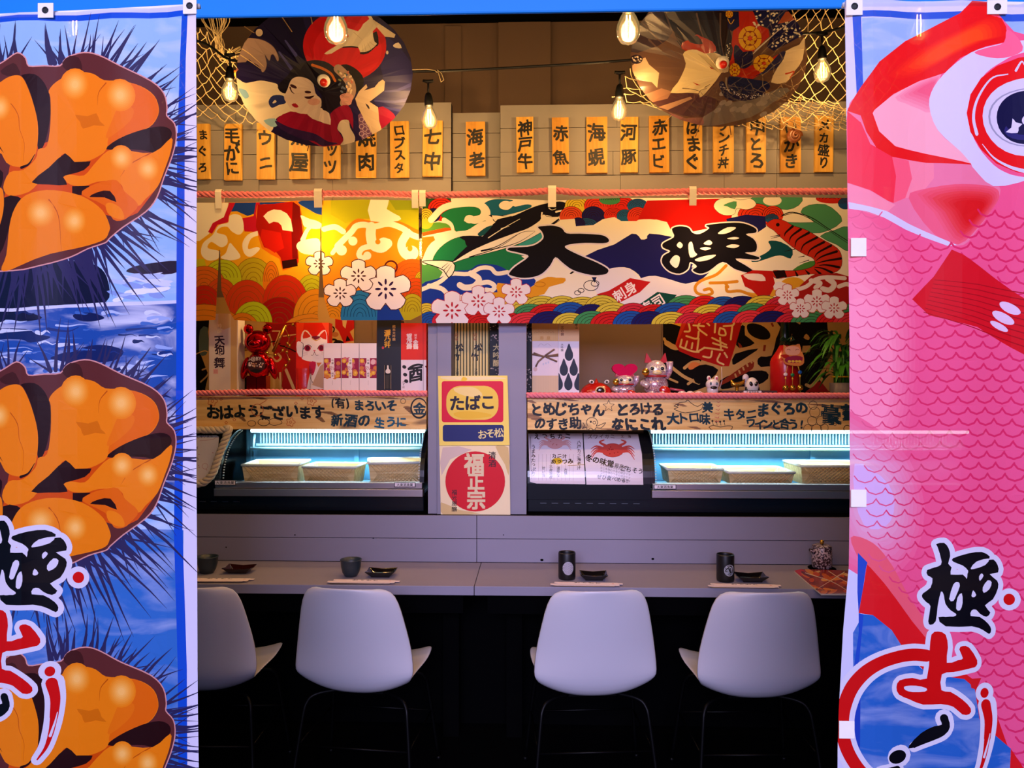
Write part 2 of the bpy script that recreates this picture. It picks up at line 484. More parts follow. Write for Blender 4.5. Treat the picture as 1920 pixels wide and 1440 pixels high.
# ------------------------------------------------------------------ the materials of the place
GREY = mat('grey_paint', '#8c8783', 0.6, vary=0.10, scale=6, bump=0.15, stretch=(0.3, 1, 1))
GREYCOOLLIT = mat('cool_lit_grey_paint', '#878294', 0.6, vary=0.08, scale=6, bump=0.15, stretch=(0.3, 1, 1))  # grey paint with the cool outdoor light tinted into its colour
BROWNGREY = mat('taupe_wall_paint', '#6e584a', 0.7, vary=0.06, scale=4)
BLACK = mat('black_paint', '#020203', 0.85, vary=0.2, spec=0.04)
DARKFLOOR = mat('dark_floor', '#030304', 0.4, vary=0.4, scale=5, spec=0.2)
BLUEPAINT = mat('blue_gloss_paint', '#0d76c0', 0.5, vary=0.06, scale=5, bump=0.2, spec=0.2)
CREAMTAPE = mat('white_cotton_tape', '#e6ddd0', 0.85, vary=0.06, scale=60)
PINKROPE = mat('pink_rope_fibre', '#e07a84', 0.85, vary=0.15, scale=80, stretch=(1, 1, 1))
JUTE = mat('net_cord', '#e0c896', 0.85, vary=0.15, scale=60)
RUBBER = mat('black_rubber', '#0a0a0a', 0.5, vary=0.15)
GLASS = glassy('clear_glass', (0.97, 0.98, 0.98), 0.10)
BULBGLASS = glassy('amber_bulb_glass', (1.0, 0.90, 0.66), 0.16, glow=((1.0, 0.62, 0.22), 0.28))
FILAMENT = emit('glowing_filament', (1.0, 0.55, 0.16), 40.0)
LED = emit('led_strip_glow', (0.62, 0.93, 1.0), 9.0)
FLAG = printed('printed_flag_cloth', 0.45, through=0.28, clear=0.05, spec=0.16, weave=0.12)
NOREN = printed('printed_curtain_cloth', 0.8, through=0.28, clear=0.0, spec=0.15, weave=0.12)
OILPAPER = printed('printed_parasol_paper', 0.5, through=0.35, spec=0.28)
FILM = printed('printed_clear_film', 0.24, through=0.25, clear=0.07, spec=0.6)
CARD = printed('printed_card', 0.55, spec=0.3)
GLOSSCARD = printed('glossy_printed_card', 0.25, spec=0.5)
TOY = printed('painted_ceramic', 0.22, spec=0.6, coat=0.4)
PLAQUE = wood('pale_plaque_wood', '#c48e30', '#e6b452', 'z', 16)
PLAQUE2 = wood('golden_plaque_wood', '#b87e24', '#d8a03c', 'z', 12, knots=0.8)
BOARD = wood('scorched_board_wood', '#dca24e', '#f8cf84', 'x', 14, knots=0.7)
SHELFWOOD = wood('shelf_wood', '#8a6a48', '#a8865c', 'x', 14)
ALU = mat('brushed_aluminium', '#c9c2c6', 0.28, 0.9, vary=0.05, scale=60, stretch=(0.05, 1, 1))
STEEL = mat('pale_steel', '#9cc8dc', 0.3, 0.3, vary=0.05)
CASEBLACK = mat('black_case_plastic', '#0b0e16', 0.25, vary=0.1)
CASEBLUE = mat('pale_blue_liner', '#5a9cc2', 0.45, vary=0.10, scale=12)
SHELL = mat('white_moulded_plastic', '#c6c3cb', 0.42, vary=0.02, scale=4)
WIRE = mat('black_wire_metal', '#030304', 0.4, 0.0, vary=0.1, spec=0.12)
REDCHROME = mat('red_chrome', '#c00816', 0.12, 0.9, vary=0.1, scale=12)
GOLD = mat('gold_plate', '#d8a440', 0.22, 0.9, vary=0.1)
BAMBOO = wood('woven_bamboo', '#c8a468', '#ecd6a4', 'x', 20)
LEAF = mat('bamboo_leaf', '#357a1a', 0.45, vary=0.5, scale=14)
POT = mat('grey_pot_clay', '#7e736c', 0.7, vary=0.15, scale=20)
INK = mat('brush_ink', '#0d0b0c', 0.6, vary=0.2)
GLITTER = None
def glitter_mat():
    m, nt, b, out = new_mat('silver_glitter')
    tc = N(nt, 'TexCoord'); vo = N(nt, 'TexVoronoi'); vo.inputs['Scale'].default_value = 260
    hs = N(nt, 'Mix', data_type='RGBA'); at = N(nt, 'VertexColor', layer_name='Col')
    nt.links.new(tc.outputs['Object'], vo.inputs['Vector'])
    sp = N(nt, 'SeparateColor'); nt.links.new(vo.outputs['Color'], sp.inputs[0])
    mr = N(nt, 'Math', operation='POWER'); mr.inputs[1].default_value = 2.5
    nt.links.new(sp.outputs[0], mr.inputs[0]); nt.links.new(mr.outputs[0], hs.inputs['Factor'])
    nt.links.new(at.outputs['Color'], hs.inputs['A']); hs.inputs['B'].default_value = (0.95, 0.9, 0.95, 1)
    nt.links.new(hs.outputs['Result'], b.inputs['Base Color'])
    b.inputs['Roughness'].default_value = 0.2; b.inputs['Metallic'].default_value = 0.45
    bp = N(nt, 'Bump'); bp.inputs['Strength'].default_value = 0.8; bp.inputs['Distance'].default_value = 0.002
    nt.links.new(sp.outputs[1], bp.inputs['Height']); nt.links.new(bp.outputs[0], b.inputs['Normal'])
    return m
GLITTER = glitter_mat()

# ------------------------------------------------------------------ the setting
CEIL = 3.60
YB = 4.12            # back wall
struct('floor', MB().box(-3, 3, -1.0, YB + 0.1, -0.1, 0), DARKFLOOR)
struct('ceiling', MB().box(-3, 3, 1.45, YB + 0.1, CEIL, CEIL + 0.1), BLACK)
mb = MB().box(-3, 3, YB, YB + 0.1, 0, CEIL)
# raised batten and plank shadow joints of the back wall
mb.box(X(935, YB), X(1032, YB), YB - 0.03, YB, 0.98, Z(985, 46, YB))
for px in (700, 835, 1240, 1400): mb.box(X(px, YB), X(px, YB) + 0.09, YB - 0.012, YB, 0.98, CEIL - 0.02)
struct('wall_back', mb, BROWNGREY)
struct('wall_left', MB().box(-2.5, -2.4, 1.5, YB, 0, CEIL), BLACK)
struct('wall_right', MB().box(2.3, 2.4, 1.5, YB, 0, CEIL), BLACK)
# half wall that carries the cases, planked towards the customer
YW = 3.40
xl, xr = -2.4, 2.3
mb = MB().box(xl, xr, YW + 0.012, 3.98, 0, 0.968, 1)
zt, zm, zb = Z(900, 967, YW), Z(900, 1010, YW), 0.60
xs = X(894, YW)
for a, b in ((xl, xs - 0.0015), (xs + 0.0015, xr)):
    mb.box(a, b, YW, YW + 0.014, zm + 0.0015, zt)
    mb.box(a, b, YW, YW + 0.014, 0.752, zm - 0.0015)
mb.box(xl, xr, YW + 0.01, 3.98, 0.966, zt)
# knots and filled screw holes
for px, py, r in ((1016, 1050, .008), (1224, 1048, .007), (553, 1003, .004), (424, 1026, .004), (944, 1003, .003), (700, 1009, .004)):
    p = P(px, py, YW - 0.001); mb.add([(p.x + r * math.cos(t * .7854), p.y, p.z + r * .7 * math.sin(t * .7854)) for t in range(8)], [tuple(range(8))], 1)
struct('wall_counter', mb, [GREYCOOLLIT, BLACK])
# header of painted planks above the curtain, in three fields
def header(name, x0, x1, y0, rows, D, seams):
    mb = MB(); ys = [y0] + rows; z = [Z((x0 + x1) / 2, y, D) for y in ys]
    a, b = X(x0, D), X(x1, D)
    mb.box(a, b, D + 0.012, D + 0.05, z[-1] + 0.002, z[0] - 0.002, 1)
    rnd = random.Random(x0)
    for i in range(len(ys) - 1):
        xs = [a] + [X(s + rnd.uniform(-30, 30), D) for s in seams] + [b]
        for k in range(len(xs) - 1):
            mb.box(xs[k] + .0008, xs[k + 1] - .0008, D + rnd.uniform(0, .003), D + 0.02, z[i + 1] + .002, z[i] - .0005)
    return struct(name, mb, [GREY, BLACK])
header('trim_1', 40, 846, 196, [244, 290, 337, 384], 3.46, [150, 300, 470, 640])
header('trim_2', 848, 938, 211, [250, 295, 340, 384], 3.50, [])
header('trim_3', 938, 1680, 193, [237, 282, 327, 384], 3.45, [1160, 1330, 1480])
# post of boards in the middle
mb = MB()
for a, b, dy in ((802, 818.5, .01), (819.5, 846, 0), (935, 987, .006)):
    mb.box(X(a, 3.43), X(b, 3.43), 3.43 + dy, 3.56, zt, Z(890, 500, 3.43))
struct('trim_4', mb, GREYCOOLLIT)
# blue beam over the entrance and the side walls behind the banners
YD = 1.38
zb_ = Z(960, 24, 1.43)
struct('trim_5', MB().box(-1.6, 1.5, 1.43, 1.438, zb_, zb_ + 0.32), BLUEPAINT, bevel=0.004)
for s, a, b in (('left', -2.6, -1.18), ('right', 1.12, 2.5)):
    struct('wall_front_' + s, MB().box(a, b, 1.56, 1.66, 0, CEIL), BLUEPAINT)
struct('wall_front_top', MB().box(-1.6, 1.5, 1.56, 1.66, zb_ + 0.25, CEIL), BLUEPAINT)

# ------------------------------------------------------------------ counter
def counter(label, x0, x1):
    t = thing('counter', label, 'counter', ((x0 + x1) / 2, 3.2, 0))
    z = 0.75
    MB().box(x0, x1, 3.0, YW - 0.001, z - 0.038, z).build('counter_top', GREYCOOLLIT, t, bevel=0.002)
    MB().box(x0 + 0.05, x1 - 0.05, 3.06, 3.10, z - 0.13, z - 0.039).build('apron', BLACK, t)
    for a in (x0 + 0.12, x1 - 0.16):
        MB().box(a, a + 0.07, 3.28, 3.35, 0, z - 0.039).build('leg', BLACK, t)
xj = X(889, 3.0)
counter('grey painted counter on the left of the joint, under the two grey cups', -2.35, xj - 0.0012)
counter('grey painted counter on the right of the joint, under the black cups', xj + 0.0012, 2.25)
# ------------------------------------------------------------------ lettering shared by both banners (drawn in the right banner's place)
def banner_letters(A, dx, dy):
    A.view(1560 + dx, 940 + dy, 2.88)
    W, K, R = '#d9d6e6', '#07060e', '#c40a12'
    kiwa = '550,225 590,218 615,250 622,290 612,330 630,350 625,388 690,388 712,412 716,385 720,368 690,340 640,320 637,300 720,275 800,270 850,297 842,316 872,314 897,345 900,385 850,393 895,430 900,470 870,530 822,560 855,600 830,622 790,602 768,580 742,582 736,612 790,620 842,660 860,692 848,716 810,692 742,668 600,667 562,618 640,614 655,600 625,580 598,545 590,500 575,480 558,560 548,640 520,660 508,640 520,560 500,540 475,512 480,490 520,460 530,410 505,395 502,365 560,345 578,320 556,240'
    jou = '525,712 560,695 600,712 612,780 606,862 665,848 692,838 672,790 690,772 728,782 775,852 768,885 740,893 640,912 580,925 578,1010 625,1018 690,1060 738,1110 730,1140 690,1140 640,1098 575,1085 480,1088 400,1055 340,1025 326,985 345,950 420,942 500,948 515,800'
    A.blob(W, kiwa, W, 56, n=2); A.blob(W, jou, W, 52, n=2)
    # the round brush stroke at the left, the falling stroke, drops
    arc = '500,825 420,818 330,826 240,852 160,905 95,990 58,1090 46,1180 55,1280 90,1370 150,1450 230,1500'
    A.stroke(W, arc, 118); A.stroke(R, arc, 66)
    no = '592,1160 602,1200 585,1240 530,1272 430,1312'
    A.stroke(W, no, 96, 60); A.stroke(W, '335,1358 350,1354', 120)
    A.stroke(W, '240,1440 330,1425', 80)
    si = '836,1095 846,1180 838,1280 822,1360 798,1440 760,1500'
    A.stroke(W, si, 112, 60); A.ell(W, 820, 1030, 54); A.ell(W, 962, 532, 60)
    A.blob(R, jou, n=2)
    A.blob(W, '370,990 385,983 440,985 498,1000 490,1018 420,1018 380,1005', n=2)
    A.blob(K, kiwa, n=2)
    for h in ('735,355 770,320 845,308 822,342 752,360', '785,402 800,386 812,400 790,426', '808,462 838,425 862,437 850,472 815,492',
              '618,520 640,440 665,428 674,450 655,500 640,530', '655,572 662,512 685,488 690,540 676,580', '740,505 750,475 768,500 755,512', '560,612 600,560 610,590 640,612'):
        A.blob(W, h, n=2)
    A.stroke(R, '828,1095 845,1180 838,1280', 58, 40); A.stroke(R, '838,1280 825,1360 800,1440 760,1500', 36, 8)
    A.stroke(W, '855,1255 842,1310 820,1380', 4, 14)
    A.ell(R, 820, 1032, 25, 27); A.ell(R, 962, 532, 31)
    A.stroke(K, no, 44, 14); A.blob(K, '575,1150 600,1140 622,1185 615,1230 560,1270 420,1318 400,1305 470,1240 540,1205 580,1195', n=2)
    A.ell(K, 333, 1358, 50, 36, -0.15); A.stroke(K, '240,1440 330,1425', 40)

def warm(A):
    """the inks of the warm colours as they are on the cloth: strong in red, weak in blue"""
    for i, (c, f) in enumerate(A.sh):
        if c[0] > 1.5 * c[2] or (c[0] > c[1] * 1.6 and c[0] > .3): A.sh[i] = ((min(1, c[0] * 1.12), c[1] * (1.12 if c[1] > 2 * c[2] else .9), c[2] * (.76 if c[2] > .12 and c[2] > c[1] else .62), c[3]), f)

def spikes(A, col, cx, cy, rx, ry, a0, a1, n, l0, l1, seed, w=9):
    """spines of the urchin, some of them forked"""
    r = random.Random(seed)
    for i in range(n):
        a = math.radians(a0 + (a1 - a0) * (i + r.uniform(-.3, .3)) / n)
        bx, by = cx + rx * math.cos(a), cy + ry * math.sin(a)
        L = r.uniform(l0, l1) * 1.25; b = a + r.uniform(-.22, .22)
        ex, ey = bx + L * math.cos(b), by + L * math.sin(b)
        m = ((bx + ex) / 2 + r.uniform(-4, 4), (by + ey) / 2 + r.uniform(-4, 4))
        A.stroke(col, [(bx, by), m, (ex, ey)], w * r.uniform(.7, 1.15), 0.4, n=2)
        if r.random() < .45:
            b2 = b + r.choice((-1, 1)) * r.uniform(.3, .6)
            A.stroke(col, [(bx, by), (bx + L * .7 * math.cos(b2), by + L * .7 * math.sin(b2))], w * .6, 0.4, n=1)

def urchin(A, dy, seed):
    S = '#2a2752'
    A.view(0, dy, 1)
    spikes(A, S, 130, 270, 175, 150, -100, -30, 24, 40, 80, seed)
    spikes(A, S, 130, 290, 180, 160, -30, 30, 30, 45, 95, seed + 1, 7)
    spikes(A, S, 60, 290, 215, 195, 28, 150, 62, 60, 150, seed + 2, 10)
    spikes(A, S, 20, 270, 175, 150, -170, -80, 22, 40, 80, seed + 3)
    A.view(0, dy, 3)
    BR, DK, O, O2, O3 = '#552a32', '#220a12', '#e07812', '#d55f0c', '#c44608'
    A.blob(BR, '-650,900 -600,600 -400,400 -60,360 0,376 60,352 125,318 168,345 188,392 270,386 350,380 390,330 480,305 570,325 690,385 850,460 922,530 940,610 938,655 985,702 995,780 970,880 920,1000 880,1110 820,1190 700,1280 625,1345 600,1368 500,1398 400,1445 250,1495 100,1525 -200,1500 -500,1300', '#c79aa0', 14, n=3)
    for p in ('360,360 400,320 450,330 470,380 460,420 380,400', '20,410 100,370 130,400 140,440 60,440'): A.blob('#3d1c22', p, n=2)
    A.poly(O3, '40,1150 90,900 300,800 620,820 900,900 880,1060 780,1200 700,1240 560,1200 200,1110 130,1140')
    A.blob(DK, '150,440 220,433 270,480 297,560 300,650 285,760 262,838 238,850 235,780 230,690 205,560 170,470', n=3)
    A.blob(O, '-260,560 -100,470 0,478 60,452 110,440 152,450 185,510 215,600 236,700 237,800 222,890 182,945 120,950 60,925 0,860 -200,900', n=3)
    A.blob(O, '300,560 292,520 330,468 400,425 470,411 540,425 602,462 700,466 800,490 870,540 896,610 885,665 840,720 740,762 660,812 612,850 590,872 520,905 430,918 370,868 330,920 260,1010 190,1090 80,1110 40,1060 80,980 160,968 225,905 240,850 282,830 300,700', n=3)
    A.blob(O2, '745,480 800,492 868,542 893,610 884,660 838,718 740,760 660,810 620,830 640,740 720,660 760,560', n=3)
    A.blob('#da6a10', '690,600 760,620 740,690 650,770 610,780 640,700', n=3)
    A.blob(DK, '612,848 680,790 800,735 900,712 958,728 970,768 925,820 862,858 820,850 740,846', n=3)
    A.blob(O, '365,1000 400,985 480,990 540,930 620,858 700,850 862,860 968,778 966,850 930,950 888,1050 820,1122 782,1160 720,1105 680,1030 560,1028 480,1050 400,1040', n=3)
    A.blob(DK, '375,866 425,914 520,912 480,960 400,984 364,1000 385,1042 290,1045 205,1036 292,950', n=2)
    A.blob('#c9660c', '430,650 500,660 555,645 575,690 605,718 540,712 475,728 458,690', n=2)
    A.poly(DK, '412,1050 515,1048 465,1100 412,1098')
    A.blob(O2, '465,1095 520,1050 600,1026 672,1022 712,1082 782,1152 742,1212 705,1242 650,1240 600,1160', n=3)
    A.blob(DK, '510,1112 560,1086 632,1080 668,1142 600,1116', n=2)
    A.blob(O, '610,1152 650,1150 695,1182 708,1235 660,1232 618,1202', n=3)
    A.blob(DK, '45,1120 130,1116 160,1150 112,1182 78,1290 42,1400 0,1440 0,1320 30,1240', n=2)
    A.blob(O, '-300,1060 -60,1040 20,1060 42,1100 40,1200 0,1320 -60,1400 -320,1300', n=3)
    A.blob(O, '62,1440 80,1280 112,1180 172,1110 280,1076 400,1086 500,1122 590,1190 630,1272 625,1312 598,1352 500,1384 300,1432 100,1520 30,1522', n=3)
    A.stroke(DK, '150,955 190,935 222,880', 16, 3)
    A.blob(DK, '0,960 40,980 30,1050 0,1070 -30,1000', n=2)
    A.stroke('#b04a08', '0,540 80,590 130,660 140,740 165,820 160,920', 6, 1)
    for p in ('612,478 570,530 562,600', '292,1130 340,1220 355,1420', '850,862 740,930 690,1000'): A.stroke('#b04a08', p, 7, 1)
    A.stroke(DK, '0,810 20,840 42,868', 12, 1)
    for x, y, r in ((430, 480, 70), (690, 545, 70), (250, 1205, 65), (425, 1245, 60), (695, 895, 55), (835, 950, 55), (20, 615, 60)):
        A.glow('#e17c17', '#efb47a', x, y, r * 1.15, r * 1.3, 8)

def flag_fn(x0, x1, seed, amp=0.006):
    """a hanging cloth: shallow folds that deepen to the foot, plus the creases of its packing"""
    def fn(px, py):
        t = (px - x0) / (x1 - x0); s = max(0, py) / 1500
        p = P(px, py, YD)
        d = amp * (0.3 + s) * math.sin(t * 9 + seed + s * 1.3) + 0.004 * math.sin(t * 23 + seed)
        d += 0.0015 * abs(((t * 3) % 1) - .5) + 0.0015 * abs(((s * 4) % 1) - .5)
        return Vector((p.x, YD - 0.008 + d, p.z))
    return fn

# ---- left banner
A = Art()
A.poly('#d7d5ec', '-228,36 0,32 180,22 372,12 374,300 373,700 376,1000 378,1250 384,1640 -228,1640')
A.poly('#8ab6ea', '-212,60 0,42 180,38 346,28 342,300 342,700 338,1000 346,1250 350,1640 -212,1640', 0.45)
A.view(0, 480, 3)
A.blob('#0a1230', '-600,60 200,40 420,30 560,60 620,140 610,260 400,275 200,290 100,320 -600,330', al=1.0)
A.poly('#1a4a9c', '-600,300 100,330 300,285 600,275 1010,265 1010,1300 -600,1300', 0.05)
A.blob('#0d1636', '-600,330 60,310 180,320 260,350 180,372 60,375 -600,380')
A.blob('#12265c', '-600,430 100,410 230,440 300,460 200,490 80,470 -600,500')
A.blob('#0e1c4c', '420,330 520,320 600,350 520,370 440,360'); A.blob('#10225a', '380,540 560,500 700,530 650,590 450,600 300,580')
A.blob('#1a1830', '720,90 800,50 1000,30 1000,95 840,105')
rf = random.Random(21)
for k in range(110):
    x, y = rf.uniform(-500, 930), rf.uniform(300, 800); L = rf.uniform(40, 190)
    A.stroke(rf.choice(['#a9bce6', '#c8d2ee', '#3a66b4', '#0f2258', '#162e70', '#8fa8dc']), [(x, y), (x + L * .35, y + rf.uniform(-14, 10)), (min(970, x + L * .7), y + rf.uniform(-12, 12)), (min(980, x + L), y + rf.uniform(-14, 14))], rf.uniform(8, 26), 2, n=3)
for k in range(26):
    x, y = rf.uniform(660, 910), rf.uniform(110, 250); A.ell(rf.choice(['#c8d2ee', '#a9bce6', '#dfe4f4', '#7f9ad6']), x, y, rf.uniform(30, 90), rf.uniform(6, 18), rf.uniform(-.3, .3), 10)
A.poly('#c9cfee', '-600,278 100,300 380,275 620,262 1000,250 1000,268 620,285 380,292 100,318 -600,300', .6)
A.view(0, 940, 2.88)
A.poly('#2f6cbc', '-600,150 1005,150 1005,1500 -600,1500', 0.7)
A.view(0, 0, 1)
BL = '#0f4cc4'
A.poly(BL, '-215,62 0,35 170,30 356,22 352,120 350,300 348,700 347,1000 357,1250 360,1640 342,1640 338,1250 329,1000 333,700 334,300 340,120 344,33 170,41 0,46 -205,75')
for dy, sd in ((1113, 5), (574, 3), (0, 1)): urchin(A, dy, sd * 10)
# loose shell fold lines (packing creases) are shaped into the cloth itself
banner_letters(A, -1747, -42)
warm(A)
A.grid([-228 + 34 * i for i in range(19)], [12 + 84 * i for i in range(20)])
def tab(mb_x, mb_y, w, h, parent, fn, hole=True):
    p = fn(mb_x, mb_y); q = Vector((p.x, p.y - 0.004, p.z)); s = YD / F
    MB().box(q.x - w * s / 2, q.x + w * s / 2, q.y - .0012, q.y + .0012, q.z - h * s / 2, q.z + h * s / 2).build('tab', CREAMTAPE, parent, bevel=0.0008)
    if not hole: return
    r = MB(); r.tube([q + Vector((0.0052 * math.cos(a), -.0016, .0052 * math.sin(a))) for a in [k * .5236 for k in range(13)]], .0013, 6)
    r.add([(q.x + .005 * math.cos(k * .5236), q.y - .0015, q.z + .005 * math.sin(k * .5236)) for k in range(12)], [tuple(range(12))])
    return r.build('eyelet', RUBBER, parent)
fn = flag_fn(-228, 378, 0.4)
t = thing('hanging_banner', 'tall banner printed with opened orange sea urchins, hanging at the left of the entrance', 'banner', P(75, 1640, YD))
MB().sheet(A, fn).build('cloth', FLAG, t)
for x, y, w, h in ((94, 26, 30, 28), (362, 18, 26, 30), (-130, 36, 30, 28)): tab(x, y, w, h, t, fn)
MB().tube([fn(x, y) + Vector((0, .012, 0)) for x, y in ((-228, 33), (0, 28), (180, 20), (374, 11))], .005, 8).build('hem_rod', CREAMTAPE, t)

# ---- right banner
A = Art()
A.poly('#cfd0ea', '1582,4 1760,6 2190,10 2190,1640 1567,1640 1568,1400 1570,1330 1578,1180 1588,1060 1590,900 1590,640 1586,300')
A.poly('#8fb2e6', '1612,38 2160,40 2160,1640 1606,1640 1604,1320 1612,1100 1612,900', 0.5)
A.view(1560, 0, 3)
A.poly('#2a55c4', '105,72 760,82 1800,92 1800,132 760,122 152,108 162,520 128,545')
# fish body
A.view(0, 0, 1)
A.poly('#e25a98', '1587,205 1660,120 1760,60 1830,8 1850,8 1900,60 1960,80 2120,200 2190,420 2190,1640 2040,1640 1930,1480 1860,1350 1800,1290 1730,1250 1692,1200 1640,1120 1587,1010')
A.soft('#e35e9a', '#f096c4', '1500,380 1680,430 1720,600 1710,780 1680,880 1600,960 1500,950', 8, .35)
A.soft('#e468a2', '#dab4e0', '1540,760 1620,790 1700,860 1730,950 1710,1040 1650,1080 1580,1060 1540,930', 9, .3)
A.view(1560, 940, 2.88)
A.blob('#e0627c', '90,190 200,215 300,330 380,470 480,620 560,740 520,860 420,760 300,560 160,360')
A.view(1560, 0, 3)
# red brow, snout and lips
A.blob('#de7fae', '80,640 150,540 330,400 560,420 540,600 620,780 780,930 900,1010 940,1100 800,1300 680,1390 420,1270 80,1130')
A.poly('#e5305a', '78,630 150,700 200,822 322,892 352,920 345,1000 330,1150 300,1140 200,1080 80,1032')
A.poly('#ea5f86', '322,892 420,910 440,1010 400,1120 330,1150 345,1000'); A.poly('#e88cb0', '420,910 560,925 560,1010 480,1110 400,1120 440,1010')
A.poly('#e892b6', '80,1034 200,1082 300,1142 340,1160 260,1230 82,1150')
A.blob('#eab2d0', '212,640 330,545 480,465 560,440 545,560 580,740 700,860 760,930 520,880 340,840 250,760', n=3)
A.soft('#e89cc0', '#e0608c', '340,560 480,465 600,425 560,520 545,640 480,620 400,590', 6, .25, (60, -50))
A.poly('#d9121c', '78,630 110,565 150,500 250,362 400,242 560,160 700,92 768,22 868,22 872,92 950,108 984,190 962,242 850,272 700,342 618,422 480,464 330,542 222,632 212,650 248,752 340,832 520,872 790,938 520,922 322,892 232,842 178,752 148,660')
A.soft('#dc1a1c', '#f0441c', '300,440 480,290 700,180 870,105 950,112 975,200 850,240 640,340 450,440', 6, .4)
A.blob('#d5d0ec', '535,600 560,500 640,402 760,312 900,262 1062,232 1400,240 1062,302 950,352 850,422 782,522 742,622 752,722 802,832 902,932 1002,982 1100,1010 900,1050 780,960 760,930 700,862 582,742', n=3)
A.blob('#e86aa0', '980,170 1040,215 1065,290 960,330 850,330 780,310 870,275 962,242', n=3)
A.ell('#d8101c', 1180, 650, 445, 338); A.ell('#d4d0ea', 1120, 662, 290, 222, n=30)
A.stroke('#d4d0ea', '985,420 900,440 840,500 790,590 775,680 795,765', 6, 20); A.stroke('#d4d0ea', '830,820 900,890 1000,940 1080,965', 4, 22)
A.stroke('#d4d0ea', '1030,400 1060,350 1075,370', 14, 4)
A.ell('#9a9ab4', 1118, 664, 252, 166, n=30); A.ell('#d4d0ea', 1122, 664, 244, 160, n=30)
A.ell('#12103c', 1090, 664, 172, 150, n=30); A.ell('#2a2668', 1075, 735, 110, 55, n=20); A.ell('#12103c', 1090, 664, 130, 100, n=20)
A.blob('#d8d4f0', '1012,668 1030,690 1065,700 1045,720 1040,750 975,745 1005,720', n=2); A.ell('#d8d4f0', 1085, 680, 22, 26)
# gill cover
A.blob('#e0608a', '420,1120 500,1070 640,1050 740,1045 900,1055 938,1100 900,1172 800,1290 690,1382 560,1320', n=3)
A.soft('#df5a7e', '#cc1420', '470,1095 600,1052 740,1046 900,1056 938,1102 900,1172 800,1290 690,1382 620,1310 560,1200', 8, .3, (60, 20))
A.poly('#d4cdea', '85,1140 190,1168 290,1196 420,1264 560,1328 680,1384 640,1392 540,1352 400,1296 270,1230 180,1196 88,1178')
# scales
A.view(0, 0, 1)
fin = [(1778, 470), (1800, 480), (1920, 560), (2190, 640), (2190, 800), (1920, 665), (1827, 614), (1738, 592), (1706, 562), (1746, 520)]
def inside(x, y, pg):
    r = False
    for i in range(len(pg)):
        a, b = pg[i - 1], pg[i]
        if (a[1] > y) != (b[1] > y) and x < (b[0] - a[0]) * (y - a[1]) / (b[1] - a[1]) + a[0]: r = not r
    return r
body = [(1590, 402), (1640, 405), (1700, 440), (1790, 462), (1820, 430), (1850, 390), (1900, 380), (2185, 400), (2185, 1636), (2040, 1636), (1930, 1470), (1880, 1360), (1850, 1300), (1800, 1180), (1700, 1130), (1660, 1080), (1600, 985)]
row = 0; y = 398
rs = random.Random(4)
while y < 1640:
    x = 1576 + (18 if row % 2 else 0) + row * 0.9 % 37
    while x < 2180:
        cx = x + 18
        yy = y + 3 * math.sin(x * .02)
        if inside(cx, yy + 6, body) and not inside(cx, yy + 6, fin):
            q = min(1, max(0, (cx - 1600) / 200)); c = '#d02a6c' if q > .6 else ('#d4407e' if q > .3 else '#d85a94')
            w = 2.0 + 1.6 * q
            A.stroke(c, [(x, yy), (x + 6, yy + 8), (x + 18, yy + 12), (x + 30, yy + 8), (x + 36, yy)], w, w, n=1)
        x += 36
    y += 20.5; row += 1
# breast fin
A.poly('#c8102a', fin)
for i in range(9):
    q = i / 8
    A.stroke('#9c0820', [(1728 + 20 * q, 586 - 60 * q), (1920, 650 - 100 * q), (2180, 760 - 130 * q)], 1.2, 3, n=2)
for x, y, rx, ry in ((1893, 578, 22, 9), (1880, 596, 24, 9), (1872, 612, 20, 6)): A.ell('#e4c8e0', x, y, rx, ry, 0.45)
# tail fin and water below
A.view(1560, 940, 2.88)
A.poly('#d01828', '170,330 190,350 260,430 330,520 420,640 520,760 620,860 760,960 880,1120 960,1340 1000,1500 900,1400 780,1180 720,1010 640,950 520,900 480,900 380,800 300,680 200,600 128,592 150,460')
A.poly('#2562b8', '150,598 200,600 300,680 380,800 470,895 560,930 700,950 760,1000 790,1170 880,1262 972,1340 966,1500 100,1500 100,700', 0.65)
A.poly('#d01828', '972,1340 1060,1480 1100,1700 966,1700')
A.poly('#1c48b8', '128,592 152,598 112,1040 104,880 128,700'); A.poly('#1c48b8', '125,270 172,320 165,350 150,460 128,590 122,480')
A.poly('#1d3fae', '100,1040 135,1040 130,1500 105,1500')
A.poly('#c81a2a', '730,950 800,950 770,1010 740,1000')
banner_letters(A, 0, 0)
warm(A)
A.grid([1566 + 33 * i for i in range(20)], [4 + 84 * i for i in range(20)])
fn = flag_fn(1566, 2190, 2.2)
t = thing('hanging_banner', 'tall banner printed with a pink and red sea bream, right of the entrance', 'banner', P(1880, 1640, YD))
MB().sheet(A, fn).build('cloth', FLAG, t)
for x, y, w, h in ((1597, 18, 30, 32), (1864, 18, 36, 26), (1604, 466, 28, 34), (1603, 932, 28, 32), (1582, 1362, 28, 32), (2120, 20, 32, 26)): tab(x, y, w, h, t, fn, y < 100)
MB().tube([fn(x, y) + Vector((0, .012, 0)) for x, y in ((1583, 6), (1800, 7), (2188, 11))], .005, 8).build('hem_rod', CREAMTAPE, t)
